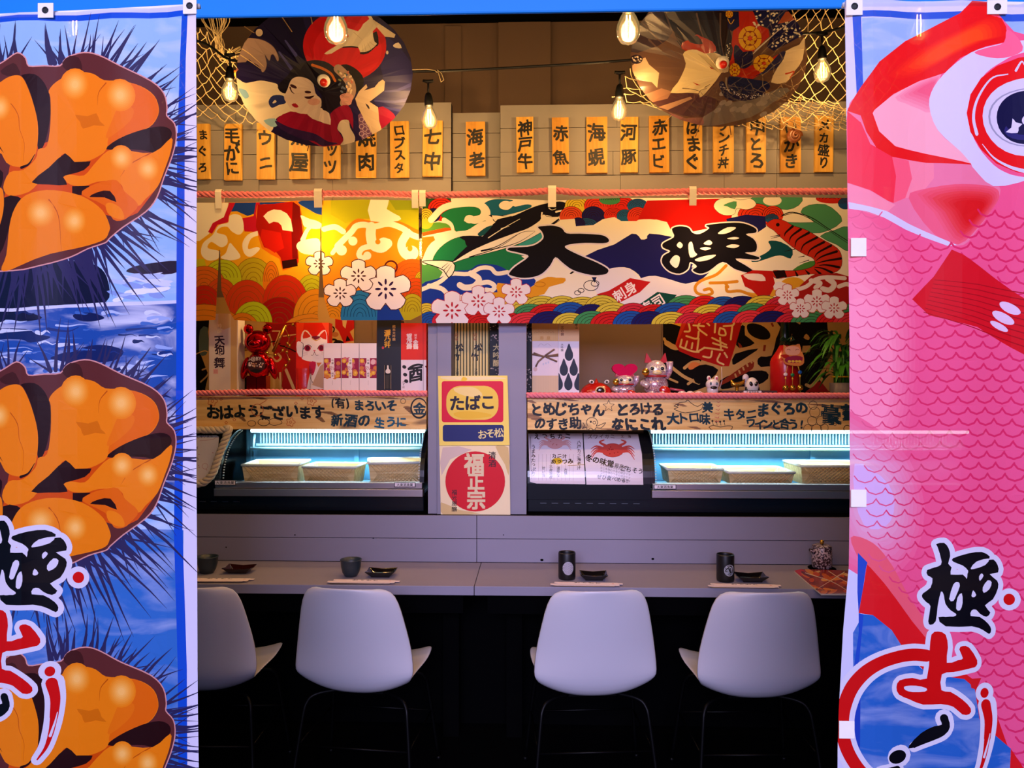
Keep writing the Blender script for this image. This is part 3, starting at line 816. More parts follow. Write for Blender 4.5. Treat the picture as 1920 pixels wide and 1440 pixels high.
# ------------------------------------------------------------------ ropes
def rope(name, label, pts, r, pitch, seed=0, group=None):
    """three twisted strands along a path"""
    q = [Vector(p) for p in pts]; seg = []
    for a, b in zip(q[:-1], q[1:]):
        n = max(1, int((b - a).length / (pitch / 9)))
        seg += [a.lerp(b, i / n) for i in range(n)]
    seg.append(q[-1])
    mb = MB(); L = 0; ph = []
    for i, p in enumerate(seg):
        if i: L += (p - seg[i - 1]).length
        ph.append(L)
    for k in range(3):
        line = []
        for i, p in enumerate(seg):
            t = (seg[min(i + 1, len(seg) - 1)] - seg[max(0, i - 1)]).normalized()
            s = t.cross(Vector((0, 1, 0))).normalized(); b = t.cross(s)
            a = 6.28319 * (ph[i] / pitch + k / 3)
            line.append(p + (s * math.cos(a) + b * math.sin(a)) * r * 0.52)
        mb.tube(line, r * 0.56, 7)
    return tag(mb.build(name, PINKROPE), label, 'rope', group)
DN = 3.36
up = [(230, 364), (376, 364), (480, 365), (600, 363), (720, 363), (790, 366), (900, 364), (1000, 360), (1040, 357), (1090, 362), (1200, 361), (1300, 359), (1400, 359), (1590, 359), (1680, 360)]
rope('rope', 'long pink twisted rope stretched under the plank header, carrying the curtains', [Vector((-2.4, DN, P(230, 364, DN).z))] + [P(x, y, DN) for x, y in up] + [Vector((2.3, DN, P(1680, 360, DN).z))], 0.015, 0.075)
ST = Z(600, 743, 3.43) + 0.012
rope('rope', 'pink twisted rope on the shelf edge above the left wooden sign board', [P(x, y, 3.405) for x, y in ((250, 740), (380, 737), (500, 735), (650, 737), (800, 738))], 0.014, 0.062)
rope('rope', 'pink twisted rope on the shelf edge above the right wooden sign board', [P(x, y, 3.405) for x, y in ((988, 741), (1200, 742), (1400, 742), (1680, 742))], 0.014, 0.062)

# ------------------------------------------------------------------ curtains on the rope
def noren_fn(seed, x0, x1, gather=0.012):
    def fn(px, py):
        s = max(0, (py - 372) / 235)
        d = gather * (0.25 + s) * math.sin((px - x0) / 31.0 + seed) * 0.5 + gather * s * math.sin((px - x0) / 71.0 + 2 * seed)
        p = P(px, py, DN)
        return Vector((p.x, DN + d, p.z))
    return fn
def loops(t, fn, xs):
    for x, y, w in xs:
        s = DN / F; p = fn(x, y)
        m = MB(); hw = w * s / 2; zt_ = P(x, float(np.interp(x, [q[0] for q in up], [q[1] for q in up])), DN).z + .0195
        pr = [(DN - .012, p.z - .035), (DN - .0195, zt_ - .014), (DN - .012, zt_), (DN + .012, zt_), (DN + .0195, zt_ - .014), (DN + .012, p.z - .035)]
        vs = [(p.x + sx * hw, y_, z_) for y_, z_ in pr for sx in (-1, 1)]
        m.add(vs, [(2 * i, 2 * i + 1, 2 * i + 3, 2 * i + 2) for i in range(len(pr) - 1)])
        m.build('loop', CREAMTAPE, t, solid=0.0015)

A = Art()
A.poly('#e6a818', '240,381 412,380 600,376 601,430 604,520 610,606 560,603 430,606 440,590 416,545 412,470 411,545 405,606 240,606')
A.sh[0] = (hexc('#e6a818') + (1,), [[(240, 381), (411.5, 380), (411.5, 468), (408, 540), (405, 600), (330, 604), (240, 604)], [(411.5, 380), (600, 376), (601, 425), (600, 500), (596, 590), (598, 602), (530, 606), (440, 600), (434, 590), (416, 545), (413, 470), (411.5, 468)],
     [(600, 376), (680, 374), (785, 376), (785, 440), (788, 520), (790, 590), (770, 600), (640, 600), (618, 596), (608, 560), (604, 500), (602, 425)], [(600, 376), (602, 425), (601, 425)]])
A.view(370, 340, 4.465)
W = '#f2ead8'
A.poly(W, '-500,180 260,180 240,290 130,350 100,440 20,500 -500,520')
A.poly('#c4c01c', '-500,700 60,650 80,720 -500,760'); A.poly('#d8701a', '-500,760 200,820 190,1200 -500,1200')
A.poly('#1a3f98', '262,180 860,170 840,200 700,215 560,215 480,270 420,290 330,250 265,255')
A.poly('#c21432', '268,180 318,180 265,290 258,342 170,365 125,440 92,425 130,350 222,300'); A.poly('#c21432', '490,178 522,178 525,425 395,420 372,310 470,290')
A.blob('#1a3f98', '850,170 1118,150 1118,272 1020,278 940,240')
A.blob(W, '270,290 320,275 372,300 388,400 350,447 290,420 250,380 190,390 165,430 240,455 252,520 200,552 120,508 90,560 190,588 172,650 90,662 36,610 50,520 130,450 180,370 258,345')
A.blob(W, '378,520 425,445 515,415 527,445 450,480 425,565 500,550 522,572 450,632 395,605'); A.blob(W, '198,640 240,600 270,520 300,540 362,632 280,662')
# the folded red cup
A.blob('#e06a10', '640,195 800,165 860,200 905,480 845,560 855,680 720,750 690,650 540,560 500,360 500,200', n=2)
A.poly('#a81208', '505,195 640,188 790,170 855,210 890,480 838,540 848,660 842,710 720,735 700,640 660,590 560,552 490,380')
A.poly('#6a0a08', '800,170 858,210 892,480 840,540 848,650 800,650 790,420'); A.poly('#2c0a08', '712,668 835,650 845,712 720,736')
A.poly('#c81a0c', '540,400 700,430 730,560 650,600 565,545 530,470')
A.poly(W, '553,292 590,255 640,235 700,242 750,270 785,320 803,422 716,410 705,370 680,345 640,338 603,355')
A.blob(W, '868,285 940,315 1010,335 1060,380 990,400 900,380 880,330'); A.blob(W, '835,560 850,510 930,485 1020,485 1025,600 900,610', n=3)
A.stroke(W, '885,490 930,400 1010,350', 40, 20)
L = '#6a4a10'
for q in ((470, 840, 165, 200, '#b8a81c'), (215, 805, 155, 150, '#b6c41c'), (60, 880, 180, 170, '#d06414'), (620, 840, 70, 170, '#dc7a14'), (960, 960, 130, 180, '#b6b81c'), (200, 1000, 140, 190, '#c84814'),
          (420, 1060, 190, 235, '#c43a10'), (740, 1020, 190, 235, '#c22c0c'), (60, 1060, 150, 190, '#b82408'), (690, 1180, 200, 210, '#9c0e06'), (1000, 1140, 190, 240, '#d88a14'),
          (470, 1190, 165, 185, '#b4c418'), (60, 1260, 330, 230, '#d47a12'), (960, 1290, 260, 180, '#d8841a'), (380, 1280, 150, 180, '#d47a12'), (660, 1260, 60, 80, '#9c0e06')):
    A.fan(q[4], q[0], q[1], q[2], q[3], L, 5, 5)
A.poly('#e58a1a', '1045,150 1900,150 1900,1180 1200,1180 1170,1150 1060,980 1050,760 1040,400')
A.poly('#e8b020', '1045,150 1500,150 1500,330 1300,420 1200,560 1100,640 1042,640')
A.poly('#a8ac1c', '1116,150 1900,150 1900,430 1800,440 1600,312 1400,312 1240,350 1116,275'); A.poly('#8a9a1c', '1600,150 1900,150 1900,240 1660,240')
A.blob('#e07a1a', '1230,430 1260,370 1340,310 1450,330 1580,308 1720,345 1830,400 1900,420 1900,470 1740,400 1500,345 1350,360 1280,440', n=3)
A.blob(W, '1450,150 1605,150 1585,232 1692,292 1680,332 1450,332', n=2)
for p, w in (('1170,540 1230,480 1290,420 1330,372 1400,362 1480,378 1600,355 1720,395 1800,450 1900,480', 50), ('1455,380 1450,450 1470,530 1540,555 1590,520', 84), ('1760,430 1710,520 1730,600 1790,640', 70), ('1180,530 1130,600', 36),
             ('1460,540 1380,560 1350,610 1380,640 1430,620', 46), ('1060,400 1150,380 1220,420', 46)): A.stroke(W, p, w)
for x, y, r in ((1560, 525, 56), (1790, 600, 62), (1300, 498, 38), (1205, 575, 44), (1420, 620, 34)): A.ell(W, x, y, r)
A.ell('#e58a1a', 1510, 505, 22); A.ell('#e58a1a', 1780, 560, 22, 26)
for q in ((1800, 820, 180, 170, '#d85a14'), (1880, 830, 60, 80, '#b8a81c'), (1830, 960, 130, 150, '#cc4a10'), (1130, 1130, 120, 120, '#d88a14'), (1800, 1090, 110, 150, '#b4a81c')): A.fan(q[4], q[0], q[1], q[2], q[3], L, 5, 5)
A.fan('#2878b0', 1355, 1130, 160, 220, '#0c2a50', 6, 6); A.poly('#1a3c98', '1505,1060 1600,1020 1680,1060 1735,1170 1500,1170')
A.ring('#521c18', 1620, 718, 52, 14)
FO = '#431a26'
A.flower(1022, 690, 108, FO, 7); A.flower(1575, 900, 205, FO, 7, '#2c164a'); A.flower(1345, 790, 145, FO, 7); A.flower(1192, 935, 128, FO, 7)
A.grid([240 + 15 * i for i in range(37)], [372 + 39 * i for i in range(7)])
fn = noren_fn(0.6, 240, 790, 0.010)
t = thing('curtain', 'split shop curtain in yellow and orange with white plum blossoms', 'curtain', P(590, 606, DN))
MB().sheet(A, fn).build('cloth', NOREN, t)
loops(t, fn, ((412, 378, 12), (598, 376, 15), (779, 377, 12), (300, 380, 12)))

A = Art()
A.poly(W, '791,372 900,371 1040,376 1160,371 1300,371 1480,370 1680,372 1680,604 1440,604 1200,608 1000,606 791,606')
A.view(780, 340, 4.571)
G, T, NB = '#1c7a4c', '#1a6484', '#1a1a5e'
A.poly('#2a5a34', '50,140 300,140 300,260 60,300'); A.poly('#5a9a3c', '50,360 200,350 350,380 300,440 50,450')
A.fan('#c82a18', 215, 240, 115, 100, '#300808', 5, 6); A.fan('#16164c', 150, 290, 60, 60, '#0a0a20', 3, 5); A.fan('#d8bc34', 85, 320, 70, 90, '#302808', 5, 6)
A.poly('#e05a1c', '50,440 250,398 430,405 435,440 270,462 60,520'); A.poly(W, '60,470 300,420 430,432 300,470 60,520'); A.poly('#e07818', '50,480 150,470 180,540 80,680 50,700')
A.blob(G, '215,290 300,237 420,215 535,232 545,285 430,310 425,350 600,340 500,400 430,440 345,430 325,380 270,330', '#0c2c1c', 5)
A.blob(T, '585,195 650,160 745,155 830,165 720,185 718,230 785,247 850,205 960,192 985,220 880,260 750,290 640,292 625,230', '#0c2030', 5)
A.blob(G, '150,690 190,590 300,505 420,480 520,560 900,470 1060,415 1092,490 960,620 900,640 960,700 800,770 460,780 320,770 300,690', '#0c2c1c', 5)
A.poly('#38a098', '880,540 1070,440 1092,490 940,560 880,560'); A.blob('#4e9a4c', '40,660 230,780 130,880 40,900', n=2)
A.blob('#16505c', '530,450 600,395 660,380 640,430 560,470')
A.stroke(W, '75,690 150,545 330,462 450,440 560,372 660,352', 56, 40); A.stroke(W, '130,330 240,225 420,190 560,205 610,280 520,335 450,325', 56); A.ell(W, 460, 325, 44, 36)
A.stroke(W, '240,330 300,370 320,430', 40, 24); A.stroke(W, '850,200 960,180 1030,210 1000,240', 34); A.ell(W, 770, 205, 55, 38)
A.blob('#1a389c', '40,890 200,830 330,770 460,760 540,712 700,720 800,780 820,832 1010,828 985,905 720,892 700,952 590,962 300,985 40,1085', n=3)
A.poly('#1a389c', '40,960 300,960 300,1080 40,1090')
for p, w in (('40,930 200,865 300,795 450,795 550,745 640,745 690,790 785,778', 36), ('470,790 540,840 500,900 420,912 375,890', 52), ('530,880 620,865 675,900 650,935 600,930', 40), ('110,895 220,920 280,980', 40)): A.stroke(W, p, w)
A.blob('#e09c24', '700,870 985,905 1030,860 1130,818 1200,825 1280,830 1262,872 1140,905 1100,965 950,1012 850,1100 590,1060 600,960 700,950', n=2)
A.ring('#c07818', 1062, 882, 46, 6, 20)
# bonito
K = '#12101e'
A.blob(W, '300,700 460,600 640,520 850,440 1040,340 1090,230 1115,300 1250,310 1165,375 1090,425 900,525 700,592 450,655', K, 8, n=3)
A.blob(K, '310,695 430,565 550,490 640,400 680,352 850,290 980,230 1090,195 1230,172 1295,195 1300,240 1210,305 1090,285 1062,335 960,402 850,442 640,522 460,605', n=3)
A.blob(K, '370,478 460,466 620,480 560,530 440,560 420,510', n=2); A.blob(K, '620,288 700,292 835,300 820,330 680,352 655,310', n=2); A.blob(W, '650,292 740,300 820,296 700,325 680,345', n=2)
for p in ('560,595 700,555 900,440 1020,425', '560,600 760,560 900,510 1020,430', '460,650 700,570 880,450'): A.stroke(K, p, 9, 2)
A.stroke(W, '620,485 760,395 890,322', 8, 4); A.stroke(W, '730,405 800,385', 8, 2)
A.stroke(W, '1140,230 1165,245 1200,235', 10, 3); A.ell(K, 1170, 222, 14); A.stroke(W, '1200,262 1270,240 1285,175', 16, 6); A.stroke(W, '1080,270 1075,310 1090,330', 14, 4)
A.stroke(K, '1165,370 1270,290 1380,205', 18, 4); A.stroke(W, '1230,320 1280,275 1370,210', 12, 2)
A.blob(W, '60,690 150,682 310,692 328,760 282,822 240,760 150,720', K, 16, n=2)
for p in ('225,740 275,700', '240,760 290,710', '260,790 305,720'): A.stroke(K, p, 6, 2)
# upper right scales of the fish's sky
for q in ((1380, 215, 105, 90, '#d8bc34'), (1545, 215, 105, 90, '#d03420'), (1760, 215, 120, 90, '#c42218'), (1900, 210, 90, 60, '#1c5084'), (1660, 160, 90, 40, '#3c8454'), (1330, 300, 100, 85, '#d84a24'), (1520, 300, 100, 85, '#1a1656'),
          (1690, 290, 80, 60, '#cc2a1c'), (1790, 300, 70, 60, '#1c5a8c'), (1900, 300, 90, 80, '#d03420'), (1460, 375, 100, 60, '#1c4c80'), (1390, 370, 60, 60, '#1a1656')): A.fan(q[4], q[0], q[1], q[2], q[3], '#240808', 5, 5)
A.poly(W, '1230,330 1360,320 1370,385 1520,375 1600,325 1700,305 1760,340 1960,340 1960,480 1850,450 1700,540 1450,640 1300,560 1280,440')
# mountain, sun-red sky
A.poly('#b81410', '1980,165 2735,145 2720,240 2700,330 2550,395 2380,430 2200,450 2150,350 2060,328 1900,330')
A.blob(W, '1880,345 1950,325 2060,330 2140,360 2190,450 2350,430 2400,540 2000,560 1960,500 1920,505 1870,440', n=2)
A.blob(NB, '1450,640 1700,540 1850,448 1910,470 1930,498 1980,490 2000,448 2200,478 2500,560 2560,700 2430,860 2310,880 2100,860 1950,850 1910,800 1830,745 1740,735 1640,760', n=2)
A.blob('#e8e2ea', '1560,800 1640,755 1740,735 1850,760 1905,830 1960,820 2050,810 2200,850 2310,880 2450,860 2500,1000 2300,1060 1600,1040', n=2)
A.view(1180, 340, 4.571)
GL = '#4a9468'
A.blob(GL, '1020,160 1130,120 1300,110 1480,130 1450,205 1350,242 1200,220 1090,205', '#1a3c28', 6, n=2); A.blob(GL, '1470,265 1540,205 1680,200 1780,265 1822,342 1700,422 1560,442 1340,385 1330,352 1590,352', '#1a3c28', 6, n=2)
A.blob(GL, '1640,470 1760,420 1900,390 1900,600 1780,540', '#1a3c28', 6, n=2)
for q in ((1080, 290, 150, 100, '#d23418'), (1230, 290, 90, 80, '#d23418'), (1220, 320, 60, 40, '#1a5488'), (1740, 150, 140, 40, '#c22418'), (1850, 190, 60, 50, '#1a4c84')): A.fan(q[4], q[0], q[1], q[2], q[3], '#300808', 5, 6)
A.blob(W, '725,215 760,160 850,140 950,160 1040,150 1085,190 1060,225 1000,240 920,232 900,280 830,290 770,270', '#1a3c28', 6, n=3); A.ell(W, 1225, 165, 80, 44); A.blob(GL, '805,205 860,180 920,172 905,240 840,215', n=2)
A.poly(NB, '830,322 1000,285 1165,300 1172,390 1090,445 1000,405 840,350')
A.blob('#0e4c54', '1190,520 1220,508 1300,520 1400,585 1382,662 1320,640 1250,640 1100,690 1040,680 1160,620 1215,570', n=2)
A.blob('#4a8a3c', '1400,760 1500,700 1590,680 1600,730 1480,770', n=2)
A.stroke('#141414', '1310,290 1400,265 1560,310 1700,400 1890,520', 9, 6); A.stroke('#141414', '1300,300 1430,275 1600,350 1890,540', 6, 4)
# prawn
A.blob('#c42a16', '1178,365 1240,325 1330,340 1400,380 1520,420 1640,490 1780,570 1822,650 1810,745 1720,790 1560,792 1400,812 1262,832 1228,790 1240,765 1340,768 1480,760 1590,720 1580,660 1500,622 1400,562 1300,480 1240,420 1195,392', '#260806', 7, n=3)
for p in ('1400,385 1340,440 1330,470', '1470,410 1390,470 1370,520', '1540,440 1440,500 1420,560', '1610,480 1500,540 1470,600', '1670,520 1560,580 1530,630', '1730,550 1620,610 1590,650', '1780,600 1660,640 1600,680', '1815,660 1690,680 1610,700', '1800,735 1690,715 1630,720', '1740,780 1660,745 1590,735', '1640,790 1590,750', '1540,790 1510,760', '1440,805 1420,765', '1340,815 1330,775'):
    A.stroke('#1c0604', p, 22, 5)
A.ell('#140404', 1272, 372, 16); A.poly('#1c0604', '1228,770 1330,760 1350,815 1262,835')
for p in ('1290,460 1210,475', '1290,470 1215,490', '1420,580 1330,600', '1500,640 1450,650', '1540,675 1460,700'): A.stroke('#200806', p, 8, 3)
# large brushed characters
A.view(780, 340, 4.571)
A.blob('#100e16', '1045,392 1100,382 1180,380 1250,402 1290,445 1400,448 1500,452 1600,462 1648,490 1650,518 1600,530 1450,528 1320,540 1278,568 1400,632 1560,700 1645,752 1640,785 1600,800 1500,802 1350,762 1260,700 1195,650 1150,720 1080,790 1000,820 900,826 810,805 800,785 850,730 965,645 900,615 790,590 800,570 860,565 1000,552 1090,492 1080,432', '#e4dce6', 26, n=3)
A.blob('#100e16', '1315,790 1340,770 1360,775 1330,795', n=1); A.blob('#141c4c', '1505,820 1550,820 1530,870', n=1)
for x, y, r in ((1500, 893, 62), (1535, 875, 34), (1385, 955, 26), (1415, 935, 26)): A.ring('#15131c', x, y, r, 6, r * .7)
A.view(1180, 340, 4.571)
A.blob('#100e16', '370,402 430,385 505,398 540,440 600,452 685,402 660,376 850,355 980,360 1080,402 1082,440 1000,452 1060,490 1092,540 1080,602 990,612 1110,650 1080,672 910,662 1000,722 1066,770 1030,786 900,750 800,690 680,770 600,792 540,762 578,730 520,692 500,752 430,792 340,770 280,702 290,640 350,600 290,570 290,530 380,480 368,430', '#e4dce6', 22, n=3)
for h in ('405,550 430,520 457,548 436,576', '345,692 388,636 430,652 420,722 390,742', '505,545 535,520 556,600 580,630 520,652', '760,442 840,395 915,398 850,440 790,452', '838,490 900,477 944,486 900,498', '830,560 880,540 945,550 900,572', '635,536 680,504 710,526 690,546', '605,576 650,564 700,574 650,592', '560,672 640,642 742,630 690,668 600,688', '535,740 545,715 575,728'):
    A.blob('#e4dce6', h, n=3)
for p in ('830,722 745,800 620,850 565,900 575,955 650,978 710,958 690,922 640,932', '690,872 820,868 925,858', '830,902 845,945 950,940 1050,980 1100,1000', '820,868 845,905'): A.stroke('#d08c22', p, 26)
A.poly('#dca028', '1000,945 1100,990 1200,1000 1300,960 1300,890 1200,900 1080,960')
A.ell('#e0a428', 1405, 900, 115, 80)
A.poly('#b81812', '955,805 1060,762 1222,768 1252,890 1200,985 1118,1000 1050,930 990,900'); A.blob('#e6d8d8', '975,800 1060,790 1140,800 1168,852 1080,850 1020,840', n=2); A.poly('#5a5468', '1118,985 1205,975 1205,1005 1110,1010')
A.blob('#e8e2ea', '1250,870 1300,862 1370,890 1380,930 1240,930', n=2)
A.blob('#a81c18', '1380,1000 1420,940 1560,810 1650,795 1900,820 1900,1190 1640,1180 1400,1120', n=2)
for p, w in (('1430,930 1520,900 1600,840 1700,820 1850,830', 34), ('1560,850 1640,870 1600,910', 40), ('1700,830 1760,880 1720,930 1660,920', 46), ('1800,900 1860,880 1900,890', 36)): A.stroke('#e6dada', p, w)
# tags with words
A.view(780, 340, 4.571)
A.poly('#c01c1c', '1545,968 1650,938 1750,880 1835,828 2010,862 1920,950 1740,1042')
A.text('#f2e6e6', '刺身', 1790, 945, 110, 0.03, -0.55)
A.view(1180, 340, 4.571)
A.poly('#10483c', '-40,1090 100,1045 180,990 240,948 405,975 330,1062 150,1160'); A.text('#f2e6e6', '寿司', 195, 1055, 110, 0.03, -0.55)
# rows of wave scales along the foot
A.view(0, 0, 1)
WV = ['#d2c040', '#c8283c', '#3f9058', '#c81c1c', '#1a50a4', '#d8323c', '#16165c']
rw = random.Random(11)
for ry, off, ys in ((0, 0, 580), (1, 19, 594), (2, 0, 609)):
    x = 975 + off if ry < 2 else 800 + off
    while x < 1690:
        if not (ry < 1 and (1150 < x < 1270 or x > 1480)):
            c = '#d2c040' if ry == 0 and x < 1200 else WV[(int(x) // 29 + ry * 3) % 7]
            A.fan(c, x, ys, 33 + rw.uniform(0, 8), 25 + rw.uniform(-2, 3), '#2c0c0c', 5, 1.2)
        x += 35 + rw.uniform(0, 6)
for x, y, rx, c in ((800, 590, 22, '#d2c040'), (808, 606, 26, '#1a50a4'), (850, 602, 40, '#c8283c'), (905, 606, 40, '#c81c1c')): A.fan(c, x, y, rx, 22, '#2c0c0c', 5, 1.1)
A.view(780, 340, 4.571)
for x, y, r in ((310, 1108, 175), (535, 1028, 140), (712, 1115, 128), (858, 948, 122)): A.flower(x, y, r, '#b41c30', 5)
A.view(1180, 340, 4.571)
for x, y, r in ((1355, 975, 100), (1612, 1028, 112), (1468, 1090, 92), (1760, 1085, 106)): A.flower(x, y, r, '#b41c30', 5)
A.grid([791 + 17 * i for i in range(54)], [372 + 39 * i for i in range(7)])
fn = noren_fn(1.9, 791, 1680, 0.005)
t = thing('curtain', 'wide shop curtain with two big black characters between a bonito and a striped prawn', 'curtain', P(1240, 606, DN))
MB().sheet(A, fn).build('cloth', NOREN, t)
loops(t, fn, ((793, 374, 12), (1035, 375, 15), (1298, 372, 13), (1660, 374, 13)))

# ------------------------------------------------------------------ menu plaques on the header
PL = [(370, 393, 232, 335, 'まぐろ', 'half hidden behind the edge of the left banner'), (420, 452, 232, 337, '毛がに', 'lettered 毛がに, second from the left banner'), (481, 514, 230, 335, 'ウニ', 'lettered ウニ beside the left edge of the left parasol'),
      (542, 580, 226, 334, '魚屋', 'lettered 屋, its top hidden by the left parasol'), (606, 637, 230, 334, 'ナッツ', 'lettered ッツ, under the lowest point of the left parasol'), (667, 704, 228, 332, '焼肉', 'lettered 肉, under the right half of the left parasol'),
      (732, 767, 227, 332, 'ロブスタ', 'lettered ロブスタ, at the right edge of the left parasol'), (792, 829, 226, 330, '七中', 'lettered with thin strokes, below a hanging bulb'), (874, 910, 228, 329, '海老', 'lettered 海老, alone on the narrow middle field'),
      (969, 1001, 219, 323, '神戸牛', 'lettered 神戸牛, first on the right field'), (1036, 1067, 220, 324, '赤魚', 'lettered 赤魚 with a dark knot in it'), (1100, 1139, 219, 324, '海蜆', 'lettered 海蜆, left of a hanging bulb'),
      (1163, 1196, 219, 323, '河豚', 'lettered 河豚, just right of a hanging bulb'), (1218, 1255, 217, 323, '赤エビ', 'lettered 赤エビ, left of the right parasol'), (1283, 1317, 217, 324, 'はまぐ', 'lettered はまぐ, under the right parasol'),
      (1338, 1376, 217, 323, 'ランチ丼', 'lettered ランチ丼, under the right parasol'), (1400, 1436, 217, 323, '中とろ', 'lettered 中とろ, partly behind the fishing net'), (1464, 1502, 219, 323, 'いかき', 'lettered いかき, behind a snail shell'), (1528, 1562, 217, 322, 'メカ盛り', 'lettered 盛り, nearest the right banner')]
for i, (x0, x1, y0, y1, word, lab) in enumerate(PL):
    D = 3.475 if 870 < x0 < 920 else 3.432
    A = Art(); n = len(word); h = (y1 - y0 - 12) / n; sz = min(h * 0.98, (x1 - x0) * 0.95)
    A.rect('#000000', x0, y0, x1, y1)
    for k, ch in enumerate(word):
        A.text('#0d0b0c', ch, (x0 + x1) / 2 + random.uniform(-1.5, 1.5), y0 + 6 + h * (k + .5), sz * random.uniform(.92, 1.1), 0.038, random.uniform(-.16, .1), 0.95, hand=True)
    V, Fa, C = A.mesh()
    base = hexc('#000000') + (1,)
    keep = [k for k, c in enumerate(C) if c[0] != base[0]]
    mb = MB().pxbox(x0, y0, x1, y1, D, 0.017)
    tilt = random.uniform(-.012, .012)
    mb.add([P(a, b, D - 0.0006) for a, b in V], [Fa[k] for k in keep], 1)
    c0 = mb.centre(); M = Matrix.Translation(c0) @ Matrix.Rotation(tilt, 4, 'Y') @ Matrix.Translation(-c0)
    o = mb.move(M).build('menu_plaque', [PLAQUE2 if i in (11, 13, 17, 8, 10) else PLAQUE, INK])
    tag(o, 'wooden menu plaque ' + lab, 'plaque', 'wooden menu plaques on the header')

# ------------------------------------------------------------------ string lights
def bulb(mb_parent, p, k=1.0, power=6.0, tilt=0.0):
    """p is the top of the socket; the glass hangs below it"""
    R = Matrix.Translation(p) @ Matrix.Rotation(tilt, 4, 'Y') @ Matrix.Scale(k, 4)
    MB().lathe([(.007, .004), (.012, 0), (.016, -.012), (.019, -.03), (.019, -.05), (.0175, -.056)], 0, 0, 0, 16).move(R).build('socket', RUBBER, mb_parent)
    g = MB().lathe([(.0125, -.054), (.0145, -.058), (.024, -.074), (.0325, -.095), (.0355, -.112), (.033, -.130), (.024, -.145), (.010, -.150), (.004, -.155), (.0001, -.157)], 0, 0, 0, 20).move(R).build('bulb', BULBGLASS, mb_parent)
    f = MB()
    for a in (-.0045, .0045):
        f.tube([(a, 0, -.068), (a * 1.3, 0, -.10), (a, 0, -.132)], .0020, 5)
    f.move(R).build('filament', FILAMENT, g)
    ld = bpy.data.lights.new('bulb_light', 'POINT'); ld.energy = power; ld.color = (1.0, 0.60, 0.27); ld.shadow_soft_size = 0.025
    lo = bpy.data.objects.new('bulb_light', ld); COL.objects.link(lo); lo.parent = g
    lo.location = R @ Vector((0, 0, -.105)) - wloc(g)
def string_light(label, D, cable, bulbs, k, power, drop=0.05):
    t = thing('string_light', label, 'string light', P(cable[0][0], cable[0][1], D))
    ends = [(-2.4, D, P(*cable[0], D).z + .02), (2.3, D, P(*cable[-1], D).z + .02)]
    MB().tube(smooth_open(ends[:1] + [tuple(P(x, y, D)) for x, y in cable] + ends[1:], 6), .0055, 8).build('cable', RUBBER, t)
    for x, y, pw, ti in bulbs:
        p = P(x, y, D)
        m = MB(); m.tube([p + Vector((0, 0, .05)), p + Vector((0, 0, -.002))], .0045, 8)
        m.tube([p + Vector((-.022, 0, .055)), p + Vector((0, 0, .05)), p + Vector((.022, 0, .055))], [.006, .009, .006], 8)
        m.build('drop_cord', RUBBER, t)
        bulb(t, p, k, pw, ti)
    return t
BW, BN = 9.0, 17.0
string_light('black string light nearest the entrance, its cable hidden above the blue beam', 2.02, [(-120, -60), (140, -54), (360, -40), (630, -51), (900, -38), (1178, -52), (1450, -40), (1720, -54), (1900, -50)],
             [(140, -16, BN, 0), (630, -13, BN, 0), (1178, -14, BN, 0), (1723, -16, BN, 0)], 0.92, BW)
string_light('black string light crossing in front of the parasols, four bulbs hanging from it', 3.06, [(330, 70), (432, 112), (520, 126), (640, 134), (800, 134), (960, 127), (1165, 114), (1300, 98), (1440, 70), (1544, 60), (1660, 40)],
             [(431, 126, BW, 0.0), (803, 176, BW, -0.05), (1162, 160, BW, 0.03), (1541, 88, BW, -0.02)], 0.95, BW)
string_light('black string light inside the bar behind the shop curtains', 3.49, [(330, 398), (480, 394), (612, 398), (790, 402), (1000, 394), (1300, 398), (1640, 394)],
             [(612, 418, 13, 0), (790, 428, 9, 0), (1300, 418, 13, 0)], 0.95, 6)
# nail with a loose white loop where the cord is tied
m = MB().tube([P(x, y, 3.05) for x, y in ((820, 131), (828, 138), (832, 150), (827, 154), (823, 140), (820, 131))], .0016, 5)
m.tube([P(x, y, 3.05) for x, y in ((770, 131), (800, 130), (815, 132), (820, 136))], .002, 5)
tag(m.build('cord_loop', JUTE), 'loose white loop of cord tied to the black cable right of the left parasol', 'cord')

